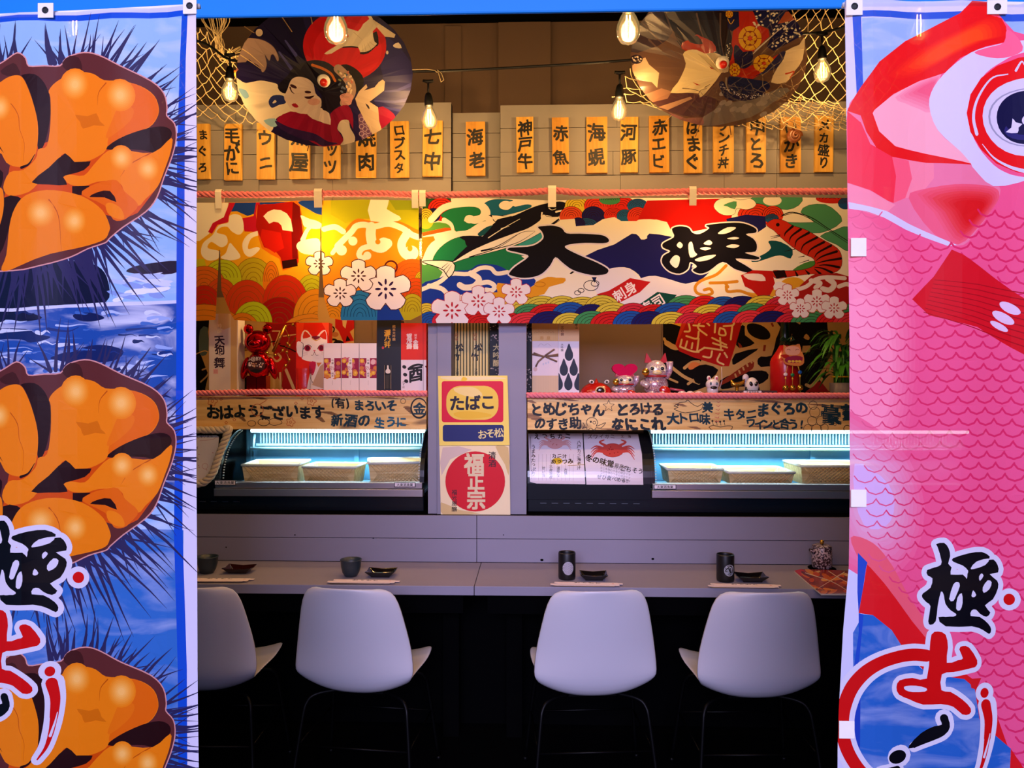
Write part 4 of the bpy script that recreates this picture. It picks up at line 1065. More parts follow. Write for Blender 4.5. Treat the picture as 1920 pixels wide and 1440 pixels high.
# ------------------------------------------------------------------ parasols
def parasol(label, art, cx, cy, apx, apy, R, D, mats, tip_c, ribs=28, seed=0):
    tau = math.radians(35); s = D / F
    C = P(cx, cy, D); n = Vector((0, -math.cos(tau), -math.sin(tau)))      # points from the rim to the tip
    h = (apy - cy) * s / math.sin(tau) * 1.0
    Aq = C + n * h; Aq.x = P(apx, apy, Aq.y).x; Rm = R * s
    n = (Aq - C).normalized(); h = (Aq - C).length
    e1 = n.cross(Vector((0, 0, 1))).normalized(); e2 = n.cross(e1)
    eye = Vector((0, 0, EYE))
    def g(q):
        d = q - Aq; ax = -d.dot(n); rv = d + n * ax
        a = math.atan2(rv.dot(e2), rv.dot(e1)); r = rv.length
        fold = 0.011 * abs(((a / 6.28319 * ribs) % 1) - .5) * 2 * r / Rm
        return ax * Rm / h - r - fold
    def fn(px, py):
        lo, hi = Aq.y - 0.03, C.y + Rm * .75
        for _ in range(40):
            mid = (lo + hi) / 2
            if g(P(px, py, mid)) < 0: lo = mid
            else: hi = mid
            if hi - lo < 1e-4: break
        return P(px, py, (lo + hi) / 2)
    t = thing('paper_parasol', label, 'parasol', C)
    MB().sheet(art, fn).build('canopy', mats, t)
    back = -n
    m = MB().tube([Aq + back * .01, C + back * .05], .006, 8); m.build('shaft', SHELFWOOD, t)
    for k in range(ribs // 2):
        a = 6.28319 * k / (ribs // 2)
        e = C + (e1 * math.cos(a) + e2 * math.sin(a)) * Rm * .93 + back * .02
        MB().tube([Aq + back * .05 + (e1 * math.cos(a) + e2 * math.sin(a)) * .015, e], .002, 4).build('rib', SHELFWOOD, t)
    m = MB(); rot = n.to_track_quat('Z', 'Y').to_matrix().to_4x4()
    m.lathe([(.026, -.020), (.024, -.002), (.019, .010), (.016, .013), (.0001, .013)], 0, 0, 0, 24).move(Matrix.Translation(Aq) @ rot).build('collar', CREAMTAPE, t)
    m = MB().lathe([(.0135, .008), (.0145, .024), (.012, .036), (.0001, .038)], 0, 0, 0, 20).move(Matrix.Translation(Aq) @ rot).build('tip', tip_c, t)
    return t
REDTIP = mat('red_lacquer', '#c8200c', 0.3, vary=0.05)
def radials(A, cx, cy, apx, apy, R, b, n):
    for i in range(n):
        a = 6.28319 * i / n
        A.lines.append([(apx, apy), (cx + R * math.cos(a), cy + b * math.sin(a))])

A = Art(); rr_ = random.Random(2)
A.ell('#1c1642', 608, 139, 166, 136, n=28)
A.view(430, 10, 5.142)
A.blob('#140f30', '200,80 700,90 740,540 600,640 460,520 430,400 330,320 150,310', n=2); A.blob('#22205a', '1520,300 1760,560 1790,760 1600,1100 1440,980 1400,900 1500,760 1460,600', n=2)
for p in ('1500,830 1620,820 1760,760', '1400,920 1600,930 1760,900', '1480,980 1620,1010 1740,1030', '480,450 560,560 620,640', '540,340 640,480'): A.stroke('#3c3c7c', p, 16, 34, n=2)
A.ell('#b01018', 1112, 390, 402, 345, n=40); A.ell('#bc1420', 1140, 430, 330, 270, n=30)
A.blob('#907870', '110,325 250,322 350,350 430,410 472,500 465,538 430,475 400,480 385,532 340,470 358,560 345,620 318,642 298,600 250,560 160,545 60,540 40,420', '#6a5450', 8, n=3)
A.blob('#1a163c', '150,560 190,520 220,560 180,580', n=2); A.ell('#b0a090', 288, 263, 34, 36)
for p in ('90,400 200,470 330,590', '110,480 200,540 300,610'): A.stroke('#d8b880', p, 10, 3, n=2)
A.blob('#d8cdb8', '-40,630 130,740 200,742 300,725 400,742 462,762 480,820 540,850 560,920 600,1000 640,1030 500,1062 440,1110 400,1220 240,1180 60,980 -60,800', n=3)
A.blob('#7ca8c8', '90,800 160,820 190,880 150,900 110,850', n=2); A.blob('#8cb4cc', '330,1110 440,1090 465,1160 400,1170', n=2)
A.blob('#26306c', '378,930 420,870 520,872 545,940 480,960 410,988', n=3); A.blob('#d8cdb8', '415,940 440,912 455,930 430,945', n=2)
A.blob('#151020', '470,770 560,680 620,600 745,540 850,528 960,558 1060,650 1122,760 1112,900 1062,960 985,1030 900,1000 870,940 895,880 840,800 780,720 690,690 602,722 562,800 550,850 490,830', n=3)
A.blob('#120c14', '1050,592 1130,568 1230,620 1292,700 1282,800 1212,842 1200,740 1140,650', n=3)
A.stroke('#b8601c', '800,575 900,610 980,660 1020,730', 26, 22)
A.stroke('#a08474', '1050,612 1120,680 1170,760 1172,850 1110,940', 88)
for i in range(26): A.ell(rr_.choice(['#6a7450', '#b86a58', '#d8c0a0', '#54607c']), 1110 + rr_.uniform(-70, 70), 640 + i * 8, 18, 10, rr_.uniform(0, 3), 8)
for k in range(5): A.ring('#c89088', 1130, 880 + k * 14, 60 - k * 4, 10, 26)
A.blob('#d2beb2', '690,690 762,712 812,762 832,850 882,902 888,950 872,992 750,1048 680,1042 608,1012 560,950 528,890 560,810 590,730 632,695', n=3)
A.blob('#d6c4b8', '750,1046 870,985 905,1010 962,1040 976,1152 880,1122 800,1092', n=2)
A.ell('#cc9c90', 815, 930, 60, 34); A.ell('#3a1620', 618, 782, 36, 15, .45); A.ell('#3a1620', 757, 836, 32, 13, .1); A.blob('#32121a', '722,880 770,878 822,870 780,902 740,898', n=2); A.stroke('#32121a', '585,790 600,830 625,850', 14, 6)
A.blob('#98182c', '600,955 640,945 668,980 630,985', n=2)
A.blob('#8c1034', '460,1090 590,1022 680,1044 750,1050 800,1092 976,1152 972,1050 1050,982 1140,962 1190,1050 1195,1200 1150,1112 1060,1132 1042,1200 1100,1290 1060,1350 880,1360 700,1262 500,1160', n=2)
A.blob('#301a4c', '440,1110 560,1168 700,1208 830,1240 950,1312 1050,1330 900,1356 820,1310 700,1290 500,1195', n=3)
A.blob('#20184a', '1190,980 1240,1000 1250,1180 1300,1310 1200,1340 1195,1100', n=2)
A.blob('#cdc2b2', '1060,1132 1090,1106 1150,1110 1165,1180 1212,1270 1190,1342 1120,1372 1070,1350 1100,1300 1082,1240 1042,1192', n=3)
A.blob('#6c4a74', '1240,1060 1290,1050 1330,1140 1400,1290 1290,1312 1260,1200', n=2)
for k in range(9): A.ring('#b49ab0', 1275 + (k % 3) * 32, 1100 + k * 23, 22, 7)
A.poly('#c4ae94', '1320,760 1332,792 1300,822 1400,790 1440,740 1478,715 1500,735 1492,822 1352,930 1432,982 1482,1252 1400,1282 1300,1100 1232,965 1214,900 1250,830')
A.blob('#2a2030', '1312,945 1345,970 1352,1000 1335,990', n=2)
A.blob('#901438', '1434,985 1540,1008 1612,1090 1602,1190 1484,1246', n=2)
A.blob('#141018', '910,478 985,425 1090,410 1250,412 1260,470 1340,462 1410,400 1440,370 1420,250 1340,300 1200,340', n=2)
A.blob('#cfc2a8', '915,468 980,420 1080,360 1150,300 1128,215 1240,250 1290,180 1350,130 1320,92 1370,108 1390,150 1420,212 1382,252 1400,350 1424,372 1350,436 1262,452 1240,400 1100,398 985,465', n=2)
for p in ('1290,450 1280,380', '1320,450 1300,370', '1370,430 1330,360', '1400,390 1350,350', '1200,260 1280,330'): A.stroke('#a89878', p, 5, 2)
A.poly('#c8b89c', '1372,128 1602,282 1590,312 1500,302 1422,212'); A.blob('#cfc2b0', '1578,385 1630,358 1662,412 1600,408', n=2); A.ell('#cfc2b0', 1522, 455, 12, 18)
A.blob('#8a5a58', '40,600 60,580 90,620 60,650', n=1)
A.view(0, 0, 1); radials(A, 608, 139, 607, 172, 170, 140, 56)
parasol('dark blue paper parasol printed with a pale faced woman and a red sun', A, 608, 139, 607, 172, 166, 2.98, OILPAPER, REDTIP)

A = Art(); rr_ = random.Random(6)
A.ell('#5e4438', 1348, 104, 166, 134, n=28)
A.view(1170, 10, 5.142)
A.blob('#3a2a34', '60,450 150,150 300,60 560,60 420,330 240,420', n=2); A.blob('#241618', '380,60 980,60 1010,560 880,460 780,400 560,420 480,250', n=2)
for p in ('400,80 480,280 580,420', '700,80 740,240 800,400', '930,80 930,300 960,480', '240,330 400,480 560,560', '170,160 330,330 560,520'): A.stroke('#5a4640', p, 18, 5, n=2)
A.blob('#9c2c14', '560,420 560,360 640,330 700,280 740,300 850,350 890,440 780,470 640,450', n=2); A.blob('#241618', '620,340 700,290 760,370 680,370', n=2)
A.blob('#4a2c30', '240,930 500,842 720,862 850,892 912,930 880,1000 740,1082 560,1062 400,1012 280,980', n=2)
A.poly('#8a6450', '150,880 360,800 460,830 420,900 250,940'); A.poly('#a07c64', '330,980 640,880 660,900 420,1010')
A.blob('#716a68', '740,1180 760,1080 870,1012 930,940 1050,932 1270,890 1500,800 1600,820 1400,960 1220,1080', n=2); A.blob('#8a5c5c', '430,1030 600,1090 760,1080 740,1180 560,1130', n=2)
for i in range(16): A.ell('#8e8684', 900 + rr_.uniform(0, 560), 1010 - i * 9 + rr_.uniform(-60, 60), 40, 22, -.5, 10)
A.blob('#d4c294', '568,470 620,432 700,428 780,464 880,458 962,500 1002,560 1004,640 940,650 890,722 780,852 730,888 718,850 600,842 448,842 520,742 572,640 596,560', n=2)
A.blob('#b8a888', '800,470 880,458 962,500 1002,560 1000,640 930,640 860,540', n=2)
for p in ('660,740 700,755 740,772 700,768', '820,590 850,600 870,620 840,612'): A.blob('#a03018', p, n=1)
for p in ('565,800 650,808 730,830 770,880', '720,850 740,820 800,800', '780,790 830,760'): A.stroke('#4a3a34', p, 7, 3)
A.blob('#c8a888', '80,580 130,540 205,502 240,570 338,652 320,795 270,742 150,722 80,660', n=1)
A.ell('#2c2030', 120, 520, 60, 45); 
for i in range(14): A.ell('#d0c0a8', 80 + rr_.uniform(0, 90), 490 + rr_.uniform(0, 50), 7, 7, 0, 6)
A.poly('#a82414', '1105,60 1245,60 1300,190 1392,232 1402,300 1240,450 1200,590 1440,500 1540,440 1490,560 1222,722 1028,682 1018,560 1050,250 1112,200')
A.poly('#1c1a44', '985,60 1105,60 1112,200 1040,250 1000,220'); A.poly('#191848', '1240,50 1720,50 1720,130 1760,250 1700,302 1442,440 1378,400 1422,290 1392,222 1300,182')
for i in range(130):
    x, y = rr_.uniform(1250, 1750), rr_.uniform(55, 420)
    if y < 420 - (x - 1420) * .42 + (0 if x > 1420 else -240) : A.ell('#d2c8b0', x, y, 13, 8, rr_.uniform(0, 3), 7)
A.poly('#a04c30', '1560,60 1720,60 1700,130 1480,180')
for p in ('1240,470 1480,250 1680,100', '1260,440 1500,230'): A.stroke('#c4b4a8', p, 7, 4, n=1)
A.blob('#191640', '1060,400 1100,390 1150,450 1240,440 1230,560 1160,612 1070,570', n=2)
for i in range(12): A.ell('#cc8', 1075 + i, 1, 1, 1, 0, 4) if False else None
def rosette(x, y, r, ry):
    A.ell('#d09c1c', x, y, r, ry, 0, 20); A.ell('#7c2010', x, y, r * .62, ry * .62, 0, 16)
    for k in range(6):
        a = k * 1.0472
        A.ell('#d09c1c', x + r * .38 * math.cos(a), y + ry * .38 * math.sin(a), r * .2, ry * .2, 0, 8)
        A.stroke('#7c2010', [(x + r * .62 * math.cos(a), y + ry * .62 * math.sin(a)), (x + r * math.cos(a), y + ry * math.sin(a))], 7, 7, n=1)
    A.ell('#b8341c', x, y, r * .18, ry * .18, 0, 8)
rosette(1215, 318, 112, 118); rosette(1350, 560, 104, 86); rosette(1068, 622, 52, 64); rosette(1015, 85, 36, 36)
A.stroke('#c8982c', '1000,130 1030,180 1060,140', 8)
A.blob('#d8c4a0', '1745,300 1722,520 1640,640 1560,742 1418,742 1480,600 1560,440 1690,380', n=2); A.blob('#2a2850', '1240,690 1480,600 1560,450 1500,460 1340,640', n=2)
A.stroke('#b84830', '1560,660 1600,650 1640,640 1600,700', 16, 10)
A.blob('#16204c', '1005,700 1030,685 1100,690 1300,722 1402,750 1280,850 1180,872 1060,862 1000,792', n=2)
A.stroke('#8c8474', '985,700 990,800 1060,872 1200,878 1300,840', 14); A.stroke('#191c48', '945,760 990,860 1080,892 1260,872 1380,780', 60)
for i in range(46):
    q = i / 45; x = 945 + 435 * q; y = 760 + 190 * math.sin(min(1, q * 1.3) * 1.9) * .62 - 60 * max(0, q - .6)
    A.ell('#c8c0b8', x + rr_.uniform(-12, 12), y + 10 + rr_.uniform(-18, 18), 6, 5, 0, 6)
A.stroke('#241a20', '1000,360 1030,420 1010,520', 40)
for i in range(10): A.ell('#d8ccb8', 1000 + rr_.uniform(-12, 26), 370 + i * 15, 6, 6, 0, 6)
A.view(0, 0, 1); radials(A, 1348, 104, 1355, 142, 170, 138, 56)
parasol('brown and blue film parasol with a white masked face and gold rosettes', A, 1348, 104, 1355, 142, 166, 2.98, FILM, REDTIP, seed=1)

# ------------------------------------------------------------------ fishing nets
def net_patch(mb, quad, nu, nv, D0, D1, seed, sag=0.0, r=0.0021, bunch=None):
    """quad: four pixel corners; knots wander, cords join them in hexagonal cells"""
    rn = random.Random(seed); K = {}
    def at(u, v):
        a, b, c, d = quad
        x = (a[0] * (1 - u) + b[0] * u) * (1 - v) + (d[0] * (1 - u) + c[0] * u) * v
        y = (a[1] * (1 - u) + b[1] * u) * (1 - v) + (d[1] * (1 - u) + c[1] * u) * v
        return x, y + sag * math.sin(math.pi * u) * (0.3 + v)
    for j in range(nv + 1):
        for i in range(nu + 1):
            u = (i + (0.5 if j % 2 else 0)) / (nu + .5); v = j / nv
            x, y = at(u, v)
            K[i, j] = P(x + rn.uniform(-4, 4), y + rn.uniform(-3, 3), D0 + (D1 - D0) * v + rn.uniform(-.015, .015) + 0.03 * math.sin(u * 5 + seed))
    def cord(a, b):
        m = (a + b) / 2 + Vector((rn.uniform(-.004, .004), rn.uniform(-.004, .004), -.004))
        mb.tube([a, m, b], r, 4, caps=False)
    for j in range(nv + 1):
        for i in range(nu + 1):
            if j < nv:
                for d in ((0, 1) if j % 2 else (-1, 0)):
                    if (i + d, j + 1) in K and not (rn.random() < .04): cord(K[i, j], K[i + d, j + 1])
    for (i, j), p in K.items(): mb.ball(p.x, p.y, p.z, r * 1.7, n=5, m=4)
    for line in bunch or []:
        mb.tube(smooth_open([tuple(P(x, y, D0 + .05 + .01 * k)) for k, (x, y) in enumerate(line)], 4), r, 4, caps=False)
rb = random.Random(3); bun = []
for k in range(16):
    x = 372 + k * 3.4
    bun.append([(x + rb.uniform(-6, 6), -8), (x + 8 + rb.uniform(-8, 8), 40), (404 + rb.uniform(-10, 14), 75 + rb.uniform(-10, 10)), (418 + rb.uniform(-6, 6), 108 + rb.uniform(-6, 6)), (446 + rb.uniform(-10, 14), 92 + rb.uniform(-6, 26))])
mb = MB(); net_patch(mb, [(330, 20), (440, 95), (500, 232), (300, 205)], 7, 13, 3.16, 3.36, 5, 6, bunch=bun)
net_left = tag(mb.build('fishing_net', JUTE), 'beige fishing net bunched beside the left banner and the left parasol', 'net')
mb = MB()
net_patch(mb, [(1455, -20), (1680, -40), (1690, 205), (1330, 215)], 11, 15, 3.16, 3.32, 8, 14)
net_patch(mb, [(1190, 120), (1560, 190), (1660, 238), (1310, 225)], 16, 11, 3.24, 3.34, 12, 10, 0.0017)
net_patch(mb, [(1148, 180), (1200, 100), (1260, 190), (1240, 205)], 4, 6, 3.18, 3.30, 17, 4, 0.0018)
tag(mb.build('fishing_net', JUTE), 'beige fishing net draped behind the right parasol up to the right banner', 'net')
# snail shell caught in the net
p = P(1487, 258, 3.385); m = MB()
line, rad = [], []
for k in range(40):
    a = k * .42; q = .026 * (1 - k / 42)
    line.append((p.x + q * math.cos(a), p.y - .012 + .0009 * k * -1, p.z + q * math.sin(a))); rad.append(.017 * (1 - k / 43))
m.tube(line, rad, 8); m.ball(p.x, p.y - .004, p.z, .026, .012, .026)
tag(m.build('snail_shell', mat('shell_brown', '#7a4424', 0.35, vary=.4, scale=60)), 'brown snail shell caught in the net in front of a menu plaque', 'shell')
p = P(441, 137, 3.14)
MB().ball(p.x, p.y, p.z, .018, .012, .011, rot=Matrix.Rotation(-.9, 3, 'Y')).build('float', mat('orange_cork', '#c86a14', .5, vary=.2), net_left)
# ------------------------------------------------------------------ shelves and their written boards
DB = 3.425
zs = Z(600, 744, DB)                     # top of the boards and shelves
def shelf(label, a, b):
    tag(MB().box(a, b, DB + 0.024, 3.98, zs - 0.022, zs).build('shelf', SHELFWOOD, bevel=.001), label, 'shelf')
shelf('wooden shelf over the left display case, holding drink boxes and a red bear', -2.4, X(799, DB))
shelf('wooden shelf over the right display case, holding lucky figurines and a bamboo plant', X(989, DB), 2.3)

def bloom(A, x, y, r, col, w=1.2):
    A.stroke(col, [(x + r * (1 + .22 * math.cos(5 * a)) * math.cos(a), y + r * (1 + .22 * math.cos(5 * a)) * math.sin(a)) for a in [6.28319 * k / 30 for k in range(31)]], w, n=1)
    A.ring(col, x, y, r * .3, w)
A = Art(); A.rect('#d2a066', 230, 745, 799, 805)
IK, IK2, IK3, OR = '#10181c', '#123440', '#1c5a74', '#c4602c'
A.view(370, 740, 4.174)
for x0, y0, w, h in ((0, 10, 40, 30), (440, 25, 130, 22), (1010, 20, 140, 20), (1380, 25, 250, 16), (340, 190, 50, 34), (950, 195, 60, 34), (1000, 145, 120, 24), (1640, 120, 60, 50), (1560, 230, 120, 14), (560, 105, 60, 24)):
    for k in range(5): A.ell('#7c5430' if k % 2 else '#8e6238', x0 + w * .3 * k * .5, y0 + (k - 2) * h * .22, w * (1 - .12 * k) * .5, h * .16, 0, 14)
A.view(370, 740, 4.174)
A.brush(IK, 'おはようございます', 75, 1000, 135, 112, 0.045, 0.1)
A.brush(IK, '(有)', 1030, 1205, 68, 78, 0.04, .05); A.brush(IK2, 'まろいそ', 1225, 1560, 85, 88, 0.045)
A.brush(IK2, '新酒の', 1040, 1360, 200, 100, 0.045); A.brush(IK3, '生うに', 1385, 1640, 215, 84, 0.045)
A.stroke(IK, [(1735 + 62 * math.cos(a), 105 + 76 * math.sin(a)) for a in [.3 + 6.1 * k / 16 for k in range(17)]], 16, 8); A.text(IK2, '金', 1738, 108, 100, .045)
for x, y, r in ((118, 50, 34), (893, 50, 32), (730, 215, 30)): bloom(A, x, y, r, OR, 5)
for x, y in ((186, 35), (226, 218), (290, 195), (820, 30), (772, 66)): A.stroke(OR, [(x - 12, y), (x, y - 10), (x + 12, y + 2), (x - 2, y + 12), (x - 12, y)], 4, n=1)
A.ring('#4a3018', 1610, 50, 20, 4); A.ring('#4a3018', 425, 225, 32, 4, 22); A.ring('#4a3018', 520, 215, 45, 5, 28); A.stroke('#4a3018', '560,200 600,185 650,200 660,225 600,240 560,225', 4); A.ring(OR, 470, 120, 46, 5); A.stroke(OR, '490,75 540,45', 5); A.ell('#221810', 510, 190, 8); A.ell('#221810', 535, 188, 8)
# a small sitting animal outline
def signboard(label, A, x0, x1):
    mb = MB().box(X(x0, DB), X(x1, DB), DB, DB + 0.022, Z(600, 805, DB), zs)
    V, Fa, C = A.mesh(); b0 = A.sh[0][0]
    keep = [k for k, c in enumerate(C) if c != b0]
    mb.add([P(a, b, DB - .0005) for a, b in V], [Fa[k] for k in keep], 1, cols=[C[k] for k in keep])
    return tag(mb.build('wooden_sign', [BOARD, CARD]), label, 'sign')
signboard('brushed wooden sign board above the left display case, reading おはようございます', A, 230, 799)
A = Art(); A.rect('#d2a066', 989, 745, 1690, 812)
A.view(970, 740, 3.048)
for x0, y0, w, h in ((60, 130, 120, 40), (60, 40, 60, 16), (700, 95, 120, 14), (920, 60, 60, 14), (1400, 40, 160, 14), (1380, 185, 200, 16), (1000, 190, 60, 14), (520, 200, 160, 12), (1700, 60, 100, 12), (250, 30, 120, 12)):
    for k in range(5): A.ell('#8a6040' if k % 2 else '#9c7048', x0 + w * .3 * k * .5, y0 + (k - 2) * h * .22, w * (1 - .12 * k) * .5, h * .16, 0, 14)
A.brush(IK, 'とめじちゃん', 75, 500, 85, 80, 0.045); A.brush(IK, 'のすき助', 95, 365, 165, 66, 0.045)
A.brush(IK, 'とろける', 570, 835, 85, 76, 0.05); A.brush(IK, 'なにこれ', 535, 845, 168, 76, 0.055)
A.brush(IK2, '大トロ', 860, 1040, 135, 68, 0.04); A.text(IK2, '美', 1088, 72, 62, .045, hand=True); A.text(IK2, '味', 1072, 140, 66, .05)
A.brush(IK2, 'キタニ', 1180, 1370, 115, 66, 0.04); A.brush(IK2, 'まぐろの', 1370, 1660, 82, 78, 0.05); A.brush(IK2, 'ワインと合う!', 1310, 1650, 168, 60, 0.045)
A.brush(IK2, '豪華', 1740, 1960, 110, 110, .05)
LN = '#2c2018'
A.stroke(LN, '895,65 930,45 960,42 975,30 990,46 1030,68 1060,50 1055,80 1030,92 960,104 925,95 895,82 920,72 895,65', 3.5, n=2); A.ell(LN, 918, 60, 5)
A.stroke('#5a4030', [(522 + (34 if k % 2 == 0 else 15) * math.sin(k * .6283), 65 - (34 if k % 2 == 0 else 15) * math.cos(k * .6283)) for k in range(11)], 3, n=1)
A.stroke(LN, '400,175 395,150 415,132 445,135 460,160 450,180 480,170 505,160 480,190 450,188 440,205 420,190 400,205 395,185 370,195 385,178 375,160', 3.5, n=2); A.ell(LN, 420, 155, 6); A.ring(LN, 440, 160, 8, 3)
A.stroke(LN, '1095,185 1120,175 1160,185 1200,178 1230,182 1215,205 1170,212 1120,208 1095,185', 3.5, n=2)
for k in range(4): A.ell(LN, 1115 + 22 * k, 150 + 5 * math.sin(k), 6); A.stroke(LN, [(1115 + 22 * k, 150), (1120 + 22 * k, 175)], 3, n=1)
for x, y, r in ((1690, 60, 24), (1700, 100, 30), (1685, 150, 26), (1735, 150, 26), (1660, 195, 24), (1710, 200, 30), (1755, 190, 22)): A.ring('#4a3828', x, y, r, 3)
for k in range(6): A.stroke('#d06050', [(1140 - 3 * k, 40 + 22 * k), (1150, 46 + 22 * k), (1160 - 2 * k, 38 + 22 * k)], 3, n=1)
A.ring(LN, 1815, 170, 7, 3); A.ring(LN, 1885, 195, 20, 4)
signboard('brushed wooden sign board above the right display case, reading とろける and まぐろの', A, 989, 1690)

# ------------------------------------------------------------------ glass display cases
def prof(n=12):
    """front curve of a case, foot to top, as (y, z)"""
    y0, z0, y1, z1 = 3.485, 1.106, 3.76, 1.345
    return [(y0 + (y1 - y0) * (1 - math.cos(a)), z0 + (z1 - z0) * math.sin(a)) for a in [1.5708 * i / n * 0.94 for i in range(n + 1)]]
def name_label(x, y, D, w, h, label):
    A = Art(); A.rect('#141418', x - w / 2, y - h / 2, x + w / 2, y + h / 2); A.rect('#e6dce6', x - w / 2 + 1.2, y - h / 2 + 1.2, x + w / 2 - 1.2, y + h / 2 - 1.2)
    A.text('#141418', '大東酒漁業', x, y, h * .62, .02, sx=1.1)
    mb = MB().sheet(A, plane(D)); mb.pxbox(x - w / 2, y - h / 2, x + w / 2, y + h / 2, D + .0004, .001, 0, '#e6dce6')
    tag(mb.build('name_label', CARD), label, 'label', 'name labels on the cases')
VENT = mat('dull_grey_vent', '#3c4450', .6)
def basket(label, x0, x1, yt, yb, D, deep, rz):
    a, b = P(x0, yt, D), P(x1, yb, D); w = b.x - a.x; h = a.z - b.z
    t = thing('bamboo_basket', label, 'basket', ((a.x + b.x) / 2, D + deep / 2, b.z), rz, 'bamboo trays in the display cases')
    m = MB(); hw, hd = w / 2, deep / 2; tp = .012
    o = [(-hw + tp, -hd + tp), (hw - tp, -hd + tp), (hw - tp, hd - tp), (-hw + tp, hd - tp)]; u = [(-hw, -hd), (hw, -hd), (hw, hd), (-hw, hd)]
    m.add([(x, y, 0) for x, y in o] + [(x, y, h) for x, y in u] + [(x * .93, y * .93, h) for x, y in u] + [(x * .9, y * .9, .01) for x, y in o],
          [(3, 2, 1, 0)] + [(i, (i + 1) % 4, 4 + (i + 1) % 4, 4 + i) for i in range(4)] + [(4 + i, 4 + (i + 1) % 4, 8 + (i + 1) % 4, 8 + i) for i in range(4)] + [(8 + i, 8 + (i + 1) % 4, 12 + (i + 1) % 4, 12 + i) for i in range(4)] + [(12, 13, 14, 15)])
    # diagonal weave on the outer sides
    n = max(6, int(w / .022))
    for i in range(n):
        for s in (-1, 1):
            x = -hw + tp + (w - 2 * tp) * (i + .5) / n; d = h * .55 * s
            xa, xb = max(-hw + tp, min(hw - tp, x - d)), max(-hw + tp, min(hw - tp, x + d))
            m.tube([(xa, -hd + tp - .002, 0.002), (xb, -hd - .002, h - .004)], .0022, 4, col='#c8ac70')
    m.build('tray', BAMBOO, t, local=True)
    r = MB()
    for i in range(4):
        (xa, ya), (xb, yb_) = u[i], u[(i + 1) % 4]
        r.tube([(xa, ya, h), (xb, yb_, h)], .0065, 6)
    r.build('rim', MATS.get('pale_liner') or mat('pale_liner', '#e4e6e0', .6), t, local=True)
def showcase(label, xa, xb, xm0, xm1, left_end):
    """xa..xb glass part, xm0..xm1 the black machine part, in metres"""
    t = thing('display_case', label, 'display case', ((xa + xb) / 2, 3.7, zt))
    pr = prof()
    # foot and back
    MB().box(xm0, xb, 3.50, 3.96, zt + .001, 1.05).build('base', CASEBLACK, t, bevel=.004)
    m = MB(); y0 = 3.462
    m.box(xa, xb, y0, 3.52, Z(600, 931, y0), Z(600, 917, y0)); m.box(xa + .004, xb - .004, y0 + .006, 3.52, Z(600, 916, y0), Z(600, 905, y0))
    m.build('rail', ALU, t, bevel=.002)
    MB().box(xa, xb, 3.50, 3.94, 1.051, 1.062).build('deck', STEEL, t)
    MB().box(xa, xb, 3.935, 3.955, 1.063, 1.345).build('back_panel', CASEBLUE, t)
    MB().box(xa, xb, 3.70, 3.955, 1.346, 1.358).build('lid', CASEBLACK, t)
    for x, c in ((xa, 1), (xb - .016, 0)):
        MB().prism([(3.50, 1.063)] + pr[1:] + [(3.93, 1.345), (3.93, 1.063)], x + .004, x + .012, axis='x').build('end_glass', GLASS, t)
        m = MB(); o = [(y, z) for y, z in pr]; q = [(y + .02, z - .004) for y, z in pr]
        m.prism(o + q[::-1], x - .002, x + .018, axis='x'); m.build('end_frame', CASEBLACK, t)
        m = MB()
        for k in range(26):
            a = 1.5708 * .9 * k / 26 + .04
            y, z = 3.485 + .275 * (1 - math.cos(a)) + .024, 1.106 + .239 * math.sin(a) - .006
            xx = x + (.026 if c else -.010); m.box(xx - .003, xx + .003, y - .002, y + .002, z - .0025, z + .0025)
        m.build('dotted_edge', CREAMTAPE, t)
    m = MB(); n = len(pr)
    m.add([(x, y, z) for y, z in pr for x in (xa + .018, xb - .018)], [(2 * i, 2 * i + 1, 2 * i + 3, 2 * i + 2) for i in range(n - 1)], sm=True)
    m.build('curved_glass', GLASS, t)
    # lighting tube under the lid and the cooling fins
    m = MB().tube([(xa + .05, 3.80, 1.333), (xb - .04, 3.80, 1.333)], .010, 8); m.build('led_tube', LED, t)
    ld = bpy.data.lights.new('led_light', 'AREA'); ld.shape = 'RECTANGLE'; ld.size = xb - xa - .12; ld.size_y = .03; ld.energy = 6.0 * (xb - xa); ld.color = (.62, .92, 1.0)
    lo = bpy.data.objects.new('led_light', ld); COL.objects.link(lo); lo.parent = t; lo.location = Vector(((xa + xb) / 2, 3.80, 1.318)) - wloc(t)
    m = MB(); k = xa + .07
    while k < xb - .03:
        m.box(k, k + .006, 3.87, 3.93, 1.262, 1.325); k += .016
    m.box(xa + .05, xb - .02, 3.865, 3.934, 1.248, 1.26)
    m.build('cooling_fins', STEEL, t)
    m = MB().tube([(xa + .03, 3.84, 1.238), (xb - .02, 3.84, 1.238)], .007, 8); m.tube([(xa + .045, 3.84, 1.238), (xa + .045, 3.86, 1.31)], .007, 8); m.build('cooling_pipe', STEEL, t)
    m = MB().box((xa + xb) / 2 + .06, (xa + xb) / 2 + .085, 3.925, 3.936, 1.063, 1.245); m.build('door_stile', CASEBLUE, t)
    # machine part at the left
    if xm0 is not None:
        pm = [(y - .002, z) for y, z in pr]
        MB().prism([(3.484, 1.03)] + pm + [(3.95, 1.345), (3.95, 1.03)], xm0, xm1, axis='x').build('machine_cover', CASEBLACK, t)
        for k in range(9):
            x = xm0 + .06 + k * .055
            MB().box(x, x + .03, 3.497, 3.50, 1.008, 1.012).build('vent_slot', VENT, t)
    return t
lx0, lx1 = X(402, 3.47), X(793, 3.47)
showcase('curved glass cold display case on the left, lit blue-white, three bamboo trays inside', lx0, lx1, lx0 - .42, lx0 - .003, 1)
rx0, rx1 = X(1222, 3.47), 2.24
showcase('curved glass cold display case on the right, beside the two crab menu sheets', rx0, rx1, X(989, 3.47), rx0 - .003, 1)
